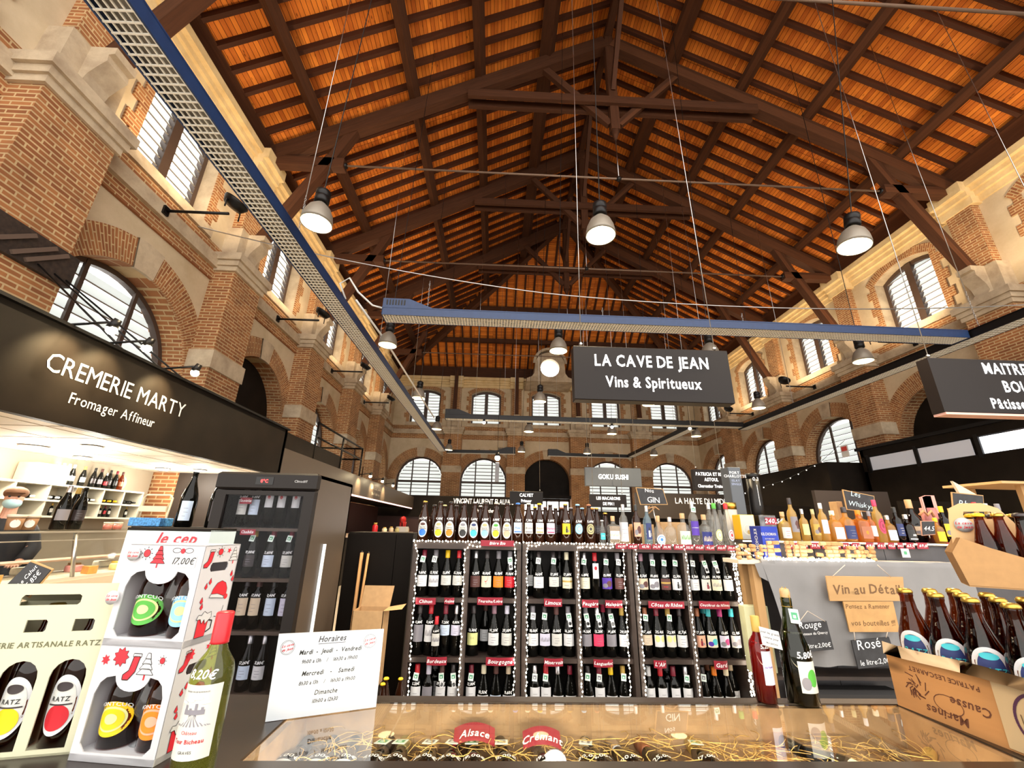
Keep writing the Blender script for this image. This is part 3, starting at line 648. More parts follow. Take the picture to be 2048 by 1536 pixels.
for k, (y_, yy) in enumerate(((4.55, 4.35), (4.75, 4.9), (4.9, 5.3))): m = MB(); m.cyl((.56, y_-4.4, 4.4), (-4.03-XL, yy-4.4, 3.17), .012, BLACKM, n=5); m.build('tie_rod', t)
# wall lamps on long arms
def wall_lamp(W, s, z, lab, L=1.5):
    p = Vector(W(s, z, -.13)); q = Vector(W(s, z, -L)); t = thing('wall_floodlight', lab, 'light', p, 0, 'floodlights on wall brackets'); m = MB()
    g = (q-p); m.box((-.04, -.06, -.08), (.04, .06, .08), BLACKM); m.tube([(0, 0, 0), g], .028, BLACKM); m.build('bracket_arm', t)
    m = MB(); d = g.normalized(); e = g+d*.05
    m.tube([e+Vector((0, -.2, .0)), e+Vector((0, -.2, .16)), e+Vector((0, .2, .16)), e+Vector((0, .2, 0))], .014, BLACKM); m.build('yoke', t)
    m = MB(); m.lathe([(.03, -.06), (.16, -.05), (.21, .05), (.21, .08), (1e-6, .07)], BLACKM, c=(0, 0, 0), n=16, M4=Matrix.Translation(e+Vector((0, 0, .2))) @ Matrix.Rotation(.5, 4, 'Y')); m.build('lamp_head', t)
    la = bpy.data.lights.new('floodlight', 'SPOT'); la.energy = 230; la.spot_size = 2.7; la.spot_blend = .6; la.color = (1, .78, .5); la.shadow_soft_size = .12; lo = bpy.data.objects.new('floodlight', la); scene.collection.objects.link(lo); lo.parent = t; lo.location = e+Vector((0, 0, .32)); lo.rotation_euler = (0, math.pi+(-.55 if d.x > 0 else .55), 0)
for s, nm in ((6.3, 'first'), (10.4, 'second'), (14.4, 'third'), (18.4, 'fourth')):
    wall_lamp(WL, s, 6.73, 'black floodlight on a bracket of the cheese side wall, %s bay' % nm, 1.25); wall_lamp(WR, s+.1, 6.73, 'black floodlight on a bracket of the bakery side wall, %s bay' % nm, 1.25)
# second stall of that side
t = thing('shop_fascia', 'long dark fascia of the stall beyond the cheese shop with pink lit soffit', 'shop front', (0, 0, 0))
m = MB(); m.box((XF-.08, 8.02, 2.28), (XF, 21.5, 2.82), M('fascia_brown', (.06, .045, .035), .4)); m.box((XF-.08, 8.02, 2.82), (XF, 10.9, 3.12), BLACK); m.build('fascia_board', t)
m = MB(); m.box((XF-.06, 8.1, 2.24), (XF-.01, 21.3, 2.28), M('pink_led', (1, .5, .45), .5, emit=1.8, ecol=(1, .5, .42))); m.build('led_strip', t)
m = MB(); m.text('LA BELLE JOUE', .2, M('faded_letter', (.45, .4, .35), .6), lambda x, y: (XF+.004, 14.6+x*.9, 2.58+y)); m.build('lettering', t); m = MB(); m.text('Boeuf Volaille Veau', .13, M('faded_letter'), lambda x, y: (XF+.004, 14.6+x*.9, 2.4+y)); m.build('lettering', t)
m = MB(); m.box((XL+.62, 8.1, 2.3), (XF-.1, 21.4, 2.33), BLACK); m.build('stall_roof', t)
for k, y in enumerate((12.6, 14.0, 15.5)): arm_spot(XF-.02, y, 2.86, 'sign spotlight number %s over the second stall fascia' % ('one', 'two', 'three')[k], .4)
t = thing('guard_rail', 'black tubular guard rail on the roof of the second stall', 'railing', (XF, 0, 0)); m = MB()
for z in (3.3, 3.62): m.tube([(0, 9.3, z), (0, 12.6, z), (-1.4, 12.6, z)], .025, BLACKM)
m.build('rail', t)
for y in (9.3, 10.95, 12.6): m = MB(); m.cyl((0, y, 2.82), (0, y, 3.64), .025, BLACKM, n=8); m.build('post', t)
t = thing('stall_counter', 'dark counter of the second stall with lit back shelves', 'counter', (-4.3, 12, 0)); m = MB(); m.box((-.4, -3.5, 0), (.45, 9, 1.15), BLACK); m.build('body', t)
m = MB(); m.box((-.45, -3.5, 1.15), (.5, 9, 1.2), M('counter_top', (.4, .3, .24), .3)); m.build('worktop', t)
m = MB(); m.box((-5.6, 8.5, 0), (-5.55, 21, 2.28), M('stall_back', (.05, .02, .016), .5)); tag(m.build('wall_stall'), kind='structure')
# end stalls, black fascias under the end wall arches
t = thing('shop_fascia', 'wide black fascia under the end wall arches behind the beer bottles', 'shop front', (0, 21.6, 0)); z1 = P(900, 992, Y=21.6).z
m = MB(); m.box((-5.9, 0, 1.9), (1.3, .1, z1), BLACK); m.build('fascia_board', t)
m = MB(); m.text('VINCENT LAURENT FLAUJAC', .36, M('lit_cream', (1, .92, .8), .5, emit=.9, ecol=(1, .92, .8)), lambda x, y: (-.55+x*.62, -.006, 2.55+y)); m.build('lettering', t); m = MB(); m.text('Artisan Boucher', .26, M('lit_cream'), lambda x, y: (-.55+x*.62, -.006, 2.15+y)); m.build('lettering', t)
m = MB(); m.box((-5.9, .1, 0), (1.3, .15, 1.9), M('stall_back')); m.build('back_panel', t)
for k, x in enumerate((-1.6, -.35, 1.0)): pass
t = thing('shop_fascia', 'brown fascia with cream letters of the stall near the delicatessen sign', 'shop front', (0, 17.5, 0)); a, b = P(1270, 985, Y=17.5), P(1470, 1040, Y=17.5)
m = MB(); m.box((a.x, 0, b.z), (b.x, .1, a.z), M('fascia_brown')); m.build('fascia_board', t)
m = MB(); m.text('LA HALTE DU MIDI', .33, M('lit_cream'), lambda x, y: (P(1400, 1000, Y=17.5).x+x*.75, -.006, P(1400, 1008, Y=17.5).z+y)); m.build('lettering', t)
m = MB(); m.box((a.x, .1, 0), (b.x, .15, b.z), BLACK); m.build('back_panel', t)
t = thing('stall_partition', 'low black stall front below the small macaron sign', 'partition', (0, 14.5, 0), kind='structure'); a, b = P(1180, 1022, Y=14.5), P(1275, 1060, Y=14.5)
m = MB(); m.box((a.x, 0, 0), (b.x, .1, a.z), BLACK); m.build('panel', t)
# ---------------------------------------------------------------- stalls along the bakery side
t = thing('bakery_stall', 'tall black bakery stall front with a glazed mezzanine', 'shop front', (10.5, 0, 0)); XB = 10.5
m = MB(); m.box((0, 3.0, 0), (.1, 11.6, 3.15), BLACK); m.box((0, 3.0, 3.55), (.1, 11.6, 3.75), BLACK); m.box((-.06, 3.0, 3.75), (.16, 11.7, 3.83), BLACKM); m.box((0, 11.5, 0), (1.6, 11.6, 3.75), BLACK); m.build('front_panel', t)
for k, (y0_, y1_) in enumerate(((10.05, 11.35), (8.75, 9.95), (7.3, 8.55), (5.2, 7.1), (3.2, 5.0))):
    m = MB(); m.box((.03, y0_, 3.17), (.05, y1_, 3.53), M('mezzanine_pane%d' % (k == 2), (.45, .44, .46), .15, emit=(.10, 2.0)[k == 2], ecol=(.9, .93, 1))); m.build('pane', t)  # pane emission stands for the daylight mirrored in the glass
    m = MB(); m.box((-.01, y1_, 3.1), (.11, y1_+.09, 3.6), BLACKM); m.build('mullion', t)
m = MB(); m.box((.02, 3.0, 3.15), (.08, 11.5, 3.17), BLACKM); m.build('sill_rail', t)
t = thing('dark_stall', 'black closed stall block beyond the bakery with a small exit sign', 'shop front', (9.6, 0, 0)); m = MB(); m.box((0, 11.8, 0), (2.3, 16.5, 3.45), BLACK); m.build('body', t)
m = MB(); p = P(1690, 902, X=9.59); m.box((-.02, p.y-.12, p.z-.16), (-.005, p.y+.12, p.z+.16), WHITE); m.box((-.024, p.y-.09, p.z+.0), (-.018, p.y+.09, p.z+.12), M('safety_red', (.6, .05, .04), .5)); m.build('safety_sign', t)
t = thing('dark_stall', 'lower black stall with open top between the tube and the whisky slate', 'shop front', (8.4, 0, 0)); m = MB()
m.box((0, 8.6, 0), (2.0, 8.7, 2.15), BLACK); m.build('front_panel', t); m = MB(); m.box((-.8, 9.9, 0), (1.0, 10.0, 2.45), M('stall_grey', (.05, .036, .03), .5)); m.build('middle_panel', t); m = MB(); m.box((-2.2, 12.0, 0), (.6, 12.1, 2.2), BLACK); m.build('back_panel', t)
t = thing('garland', 'thin fairy light garland strung along the dark stalls', 'fairy lights', (0, 0, 0)); q = [P(1490, 985, Y=11), P(1570, 960, Y=11), P(1640, 925, Y=10.5), P(1690, 880, Y=10.5)]; m = MB(); m.tube(q, .006, BLACKM, n=4); m.build('wire', t)
for k in range(14):
    u = k/13*3; i = min(2, int(u)); p = q[i].lerp(q[i+1], u-i); m = MB(); m.sphere((p.x, p.y, p.z-.02), .014, M('pale_bulb', (1, .95, .85), .4, emit=2), n=6, m=4); m.build('bulb', t)
# ---------------------------------------------------------------- bottles
GLASS_D = M('dark_wine_glass', (.003, .003, .0025), .05, spec=.25); GLASS_B = M('brown_beer_glass', (.022, .006, .002), .05, spec=.4)
CLEAR = thin_glass('clear_glass', (.90, .92, .93), body=.10); BLUEG = thin_glass('blue_glass', (.55, .72, .85), body=.2); AMBER = thin_glass('amber_spirit', (.90, .58, .18), body=.3); GOLDW = thin_glass('pale_whisky', (.96, .74, .30), body=.28); REDJ = thin_glass('red_juice', (.55, .03, .05)); GREENG = thin_glass('green_wine_glass', (.62, .66, .22), body=.08); ORNG = thin_glass('orange_spirit', (.94, .42, .08), body=.3); DARKA = thin_glass('dark_rum', (.22, .05, .03)); BROWNT = thin_glass('brown_glass', (.38, .13, .03))
C = dict(white=(.66, .67, .69), cream=(.74, .68, .50), black=(.012, .012, .012), dark=(.035, .026, .028), red=(.52, .012, .022), darkred=(.20, .012, .03), yellow=(.85, .55, .01), silver=(.62, .62, .65), grey=(.22, .21, .24), mauve=(.28, .15, .2), gold=(.50, .33, .07), orange=(.85, .22, .01), teal=(.05, .5, .58), magenta=(.42, .02, .18), brown=(.10, .035, .03), purple=(.08, .03, .35), pink=(.75, .04, .12), paleblue=(.55, .65, .80), lime=(.66, .68, .28), peach=(.75, .38, .25), blue=(.03, .17, .62), lilac=(.6, .58, .72), copper=(.35, .12, .05), green=(.08, .38, .05), darkblue=(.02, .035, .14), beige=(.62, .5, .36), olive=(.45, .42, .2), lightblue=(.25, .55, .85), navy=(.012, .02, .16), cork=(.55, .34, .16), offwhite=(.60, .60, .56))
def PM(n, rough=.5, metal=0): return M('paint_'+n+('_metal' if metal else ''), C[n], rough, metal)
PROF = {
 'bordeaux': (.30, .0375, [(.030, 0), (.0375, .004), (.0375, .195), (.034, .21), (.019, .232), (.0145, .245), (.0145, .285), (.0155, .286), (.0155, .298), (.013, .30)], .19, .14, (.245, .302)),
 'burgundy': (.30, .041, [(.033, 0), (.041, .004), (.041, .14), (.038, .165), (.028, .205), (.019, .235), (.0145, .255), (.0145, .286), (.0155, .287), (.0155, .298), (.013, .30)], .145, .10, (.25, .302)),
 'half': (.235, .030, [(.025, 0), (.030, .004), (.030, .15), (.027, .163), (.016, .18), (.0125, .19), (.0125, .225), (.013, .235)], .145, .1, (.188, .237)),
 'beer75': (.285, .0385, [(.032, 0), (.0385, .004), (.0385, .15), (.036, .172), (.024, .21), (.017, .235), (.0145, .262), (.016, .266), (.016, .274), (.013, .280)], .15, .1, (.272, .287)),
 'beer33': (.23, .0305, [(.026, 0), (.0305, .004), (.0305, .115), (.0285, .135), (.018, .175), (.0135, .2), (.0125, .215), (.0145, .217), (.0145, .223), (.0125, .226)], .115, .08, (.218, .232)),
 'cider': (.31, .045, [(.036, 0), (.045, .004), (.045, .13), (.042, .158), (.028, .205), (.019, .24), (.0155, .268), (.0165, .285), (.0165, .296), (.014, .30)], .13, .1, (.255, .318)),
 'magnum': (.375, .052, [(.044, 0), (.052, .005), (.052, .185), (.047, .22), (.030, .275), (.02, .31), (.017, .33), (.017, .358), (.0185, .36), (.0185, .37), (.016, .375)], .18, .13, (.318, .377)),
 'spirit': (.28, .036, [(.031, 0), (.036, .004), (.036, .16), (.032, .183), (.018, .2), (.0135, .21), (.0135, .25), (.0145, .255)], .155, .1, (.235, .282)),
 'tall': (.32, .034, [(.03, 0), (.034, .004), (.034, .19), (.03, .215), (.018, .235), (.0135, .25), (.0135, .29)], .185, .12, (.27, .32)),
 'cone': (.31, .036, [(.032, 0), (.036, .004), (.034, .12), (.026, .19), (.018, .235), (.014, .26), (.014, .295)], .13, .09, (.27, .312)),
 'squat': (.2, .04, [(.036, 0), (.04, .004), (.04, .105), (.036, .125), (.02, .138), (.014, .145), (.014, .175)], .1, .08, (.168, .202)),
 'round': (.22, .05, [(.03, 0), (.04, .006), (.05, .05), (.05, .075), (.042, .11), (.022, .14), (.014, .155), (.014, .185)], .09, .045, (.175, .222)),
 'box': (.2, .043, [(.042, 0), (.043, .004), (.043, .12), (.038, .137), (.018, .145), (.014, .15), (.014, .175)], .105, .08, (.165, .202)),
}
def spread(xr, gap=.002, n=60):
    xr = [list(q) for q in xr]; o = sorted(range(len(xr)), key=lambda i: xr[i][0])
    for it in range(n):
        for i, j in zip(o, o[1:]):
            g = xr[i][1]+xr[j][1]+gap-(xr[j][0]-xr[i][0])
            if g > 0: xr[i][0] -= g/2; xr[j][0] += g/2
    return [q[0] for q in xr]
MESH = {}
def shared(key, make):
    if key not in MESH: o = make(); MESH[key] = o.data; return o
    return None
def place(name, key, make, parent):
    if key in MESH: return link(name, MESH[key], parent)
    o = make(); o.parent = parent; MESH[key] = o.data; return o
def curved_patch(m, r, z, x0, x1, y0, y1, mat, n=8, ell=False):
    """a patch wrapped round the bottle, x along the girth, y upward"""
    f = cyl_fn(r, z)
    if ell:
        cx, cy_, a, b = (x0+x1)/2, (y0+y1)/2, (x1-x0)/2, (y1-y0)/2; k = 20
        vs = []
        for i in range(k+1):
            t = -math.pi/2+math.pi*i/k; w = a*math.cos(t)
            for j in range(5): vs.append(f(cx-w+2*w*j/4, cy_+b*math.sin(t)))
        fs = [(i*5+j, i*5+j+1, i*5+j+6, i*5+j+5) for i in range(k) for j in range(4)]
    else:
        vs = [f(x0+(x1-x0)*i/n, y) for y in (y0, y1) for i in range(n+1)]; fs = [(i, i+1, n+2+i, n+1+i) for i in range(n)]
    m.add(vs, fs, mat, smooth=True)
def bottle(name, label, cat, loc, shape, glass=None, cap='dark', lab='white', price=None, tagn=0, art=None, group=None, lh=None, lw=None, lz=0, rz=0, low=False, capshort=False, ink='grey', sq=0, sc=1.0, content=None, parts=True, txt=None):
    h, r, prof, ztop, lab_h, cz = PROF[shape]; glass = glass or GLASS_D; n = 14 if low else 22
    t = thing(name, label, cat, loc, rz, group)
    if sc != 1: t.scale = (sc, sc, sc)
    place('glass_body', ('g', shape, glass.name, n, sq), lambda: MB().lathe(prof, glass, n=n, sq=sq).build('glass_body'), t)
    if cap:
        cn, short = cap, capshort
        def mk():
            m = MB(); z0, z1 = cz
            if shape.startswith('beer'): m.lathe([(.0165, z0), (.0175, z0+.002), (.0165, z0+.007), (.013, z0+.011), (1e-6, z0+.0125)], PM(cn, .35, cn in ('gold', 'silver')), n=18)
            else:
                rr = prof[-2][0]+.0012; m.lathe([(rr+.0004, z0), (rr, z0+.004), (rr, z1-.002), (rr-.002, z1), (1e-6, z1)], PM(cn, .35, cn in ('silver',)), n=16)
            return m.build('capsule')
        place('crown_cap' if shape.startswith('beer') else 'capsule', ('c', shape, cn), mk, t)
    if lab and shape != 'x':
        z1 = ztop-.008; hh = lh or lab_h*.72; ww = lw or r*2.0; R = r+.0007; zb = z1-hh+lz
        if art == 'high': zb += .05
        key = ('l', shape, lab, art, hh, ww, ink, sq, txt, lz)
        def mk():
            m = MB(); f = cyl_fn(R+.0006, zb); ik = PM(ink)
            if sq:
                e = 2*r*.5; y = -r-.0012; m.add([(-r*.8, y, zb), (r*.8, y, zb), (r*.8, y, zb+hh), (-r*.8, y, zb+hh)], [(0, 1, 2, 3)], PM(lab)); f = lambda x, yy: (x, y-.0006, zb+yy)
            elif art in ('oval', 'round'):
                curved_patch(m, R, zb, -ww*.42, ww*.42, 0, hh, PM('white') if art == 'oval' else PM(lab), ell=True)
            else: curved_patch(m, R, zb, -ww/2, ww/2, 0, hh, PM(lab))
            if art == 'oval':
                curved_patch(m, R+.0005, zb, -ww*.33, ww*.33, hh*.08, hh*.92, PM('offwhite' if ink != 'black' else 'beige'), ell=True)
                curved_patch(m, R+.0010, zb, -ww*.29, ww*.29, hh*.08, (.9 if ink == 'teal' else .5)*hh, PM(lab), ell=True)
                m.text('RATZ', .0125 if ink != 'teal' else .017, INK if ink != 'teal' else PM('teal'), lambda x, y: cyl_fn(R+.0016, zb)(x, hh*(.56 if ink != 'teal' else .42)+y), bold=True, shear=.0 if ink != 'teal' else .3)
                curved_patch(m, R+.0013, zb, -ww*.2, ww*.2, hh*.72, hh*.88, PM(ink), ell=True); curved_patch(m, R+.0014, zb, -ww*.29, ww*.29, hh*.49, hh*.515, PM('dark'))
            elif art == 'round':
                curved_patch(m, R+.0005, zb, -ww*.32, ww*.32, hh*.14, hh*.86, PM(ink), ell=True); curved_patch(m, R+.001, zb, -ww*.27, ww*.27, hh*.2, hh*.8, PM(lab), ell=True); curved_patch(m, R+.0014, zb, -ww*.12, ww*.14, hh*.36, hh*.66, PM(ink), ell=True)
            elif art == 'top': m.add([f(x, y) for x, y in ((-ww*.4, hh*.98), (-ww*.1, hh*.5), (0, hh*.42), (ww*.12, hh*.62), (ww*.2, hh*.98))], [(0, 1, 2, 3, 4)], PM(ink)); m.box(f(-.004, hh*.3), f(.004, hh*.34), INK)
            elif art == 'sketch':
                for k in range(9): x = (-.5+k/8)*ww*.8; m.add([f(x, hh*.35), f(x+.003, hh*.35), f(x+.006, hh*(.5+.2*math.sin(k*2))), f(x+.002, hh*.7)], [(0, 1, 2, 3)], PM(ink))
            elif art == 'band': curved_patch(m, R+.0006, zb, -ww/2, ww/2, hh*.55, hh*.7, PM('gold')); curved_patch(m, R+.0006, zb, -ww*.3, ww*.1, hh*.25, hh*.3, PM(ink))
            elif art == 'figure':
                curved_patch(m, R+.0006, zb, -.006, .008, hh*.15, hh*.55, PM(ink)); curved_patch(m, R+.0007, zb, -.004, .006, hh*.55, hh*.75, PM('black'), ell=True); curved_patch(m, R+.0006, zb, .01, .022, hh*.2, hh*.4, PM('grey'))
            elif art == 'patch': curved_patch(m, R+.0006, zb, -.008, ww*.42, hh*.2, hh*.75, PM(ink), ell=True); curved_patch(m, R+.0008, zb, -ww*.45, 0, hh*.1, hh*.5, PM('purple' if ink == 'teal' else 'grey'), ell=True)
            elif art == 'high': curved_patch(m, R+.0006, zb, -.01, .01, hh*.55, hh*.8, PM(ink), ell=True)
            elif art == 'arc':
                curved_patch(m, R+.0006, zb, -ww*.45, -.004, hh*.4, hh*.95, PM('lime'), ell=True); curved_patch(m, R+.0006, zb, .004, ww*.45, hh*.4, hh*.95, PM('lime'), ell=True)
            elif art == 'scrawl':
                m.text(txt or 'Volt', .02, PM(ink), lambda x, y: f(x*.9, hh*.42+y), bold=True, shear=.3); curved_patch(m, R+.0006, zb, -ww*.4, ww*.4, hh*.1, hh*.2, PM(ink))
            elif art == 'text': m.text(txt, min(.02, ww*.75/max(.1, text_width(txt, True))), PM(ink), lambda x, y: f(x, hh*.5+y), bold=True)
            elif art == 'wine':
                m.text('Château', .008, PM('red'), lambda x, y: f(x, hh*.34+y)); m.text('Tour Bicheau', .0095, PM('red'), lambda x, y: f(x, hh*.22+y), bold=True); m.text('GRAVES', .0065, INK, lambda x, y: f(x, hh*.09+y)); m.text('GRAND VIN DE BORDEAUX', .0035, INK, lambda x, y: f(x, hh*.9+y))
                for k in range(13): a = math.pi*(.08+.84*k/12); x = math.cos(a)*ww*.4; m.add([f(x*.12, hh*.6), f(x*.15, hh*.6), f(x+.0012, hh*.44), f(x-.0012, hh*.44)], [(0, 1, 2, 3)], PM('grey'))
                curved_patch(m, R+.0006, zb, -.018, .02, hh*.6, hh*.665, PM('grey')); [curved_patch(m, R+.0007, zb, x, x+.0045, hh*.66, hh*y_, PM('grey')) for x, y_ in ((-.017, .73), (-.008, .69), (.002, .75), (.013, .7))]
                for k in range(4): curved_patch(m, R+.0006, zb, -ww*.38+k*.014, -ww*.38+k*.014+.018, hh*(.74+.03*(k % 3)), hh*(.78+.03*(k % 3)), PM('silver'), ell=True)
            else:
                for k, (a, b) in enumerate(((-.3, .25), (-.22, .3), (-.3, .1))): curved_patch(m, R+.0006, zb, ww*a*.7, ww*b*.7, hh*(.62-k*.2), hh*(.62-k*.2)+.0022, PM(ink), n=4)
            return m.build('label')
        place('label', key, mk, t)
    if tagn:
        zt = cz[0]+.012 if not capshort else cz[0]-.01; y = -.024
        def mk():
            m = MB(); T = Matrix.Translation((0, y, zt)) @ Matrix.Rotation(-.22, 4, 'X') @ Matrix.Rotation(.12*(1 if tagn % 2 else -1), 4, 'Y')
            m.box((-.017, 0, -.042), (.017, .0012, 0), PALE, T); m.box((-.011, -.0007, -.031), (.011, 0, -.010), GREEN_TAG if tagn < 3 else PM('grey'), T); m.box((-.006, -.0012, -.027), (.004, -.0006, -.018), PALE, T)
            if tagn == 2:
                T2 = T @ Matrix.Translation((.002, 0, -.042)); m.box((-.013, 0, -.042), (.013, .0012, 0), WHITE, T2); m.lathe([(.0105, 0), (.0105, .0012), (.0085, .0012), (.0085, 0)], INK, n=14, M4=T2 @ Matrix.Translation((0, 0, -.021)) @ Matrix.Rotation(math.pi/2, 4, 'X')); m.box((-.0015, -.0012, -.028), (.0015, 0, -.014), INK, T2)
            return m.build('neck_tag')
        place('neck_tag', ('t', shape, tagn), mk, t)
    if price:
        def mk():
            m = MB(); zz = ztop+.002; rr = r*.96+.002
            m.text(price+'€', .021*r/.038, CHALK, lambda x, y: cyl_fn(max(.012, _rad(prof, zz+y))+.0015, zz)(x, y), shear=.18, wob=.08, sp=.92, bold=True)
            return m.build('price_writing')
        place('price_writing', ('p', shape, price), mk, t)
    return t
def _rad(prof, z):
    for (r0, z0), (r1, z1) in zip(prof, prof[1:]):
        if z0 <= z <= z1: return r0+(r1-r0)*(z-z0)/max(1e-6, z1-z0)
    return prof[0][0]
# ---------------------------------------------------------------- the wine rack of the shop
RY, RTOP, SH = 3.2, 1.372, (1.012, .657, .30); RX = [-.572, .205, 1.000, 1.785]
for k in range(3):
    x0, x1 = RX[k]+.004, RX[k+1]-.004; t = thing('wine_rack', 'dark wooden wine rack bay %s' % ('under the beer bottles', 'between the beer bay and the gin bay', 'under the gin bottles, next to the cloth covered table')[k], 'shelf', ((x0+x1)/2, RY, 0), 0, 'wine rack bays')
    w = (x1-x0)/2
    for x in (-w, w-.03): m = MB(); m.box((x, 0, 0), (x+.03, .36, RTOP-.045), RACKW); m.build('side_panel', t)
    m = MB(); m.box((-.018, .004, .05), (.018, .36, RTOP-.045), RACKW); m.build('divider', t)
    m = MB(); m.box((-w, -.012, RTOP-.045), (w, .38, RTOP), RACKW); m.build('rack_top', t)
    m = MB(); m.box((-w+.03, .345, .05), (w-.03, .36, RTOP-.045), M('rack_back', (.012, .009, .008), .6)); m.build('back_panel', t)
    for z in SH+(.05,): m = MB(); m.box((-w+.03, .008, z-.028), (w-.03, .345, z), RACKW); m.build('shelf_board', t)
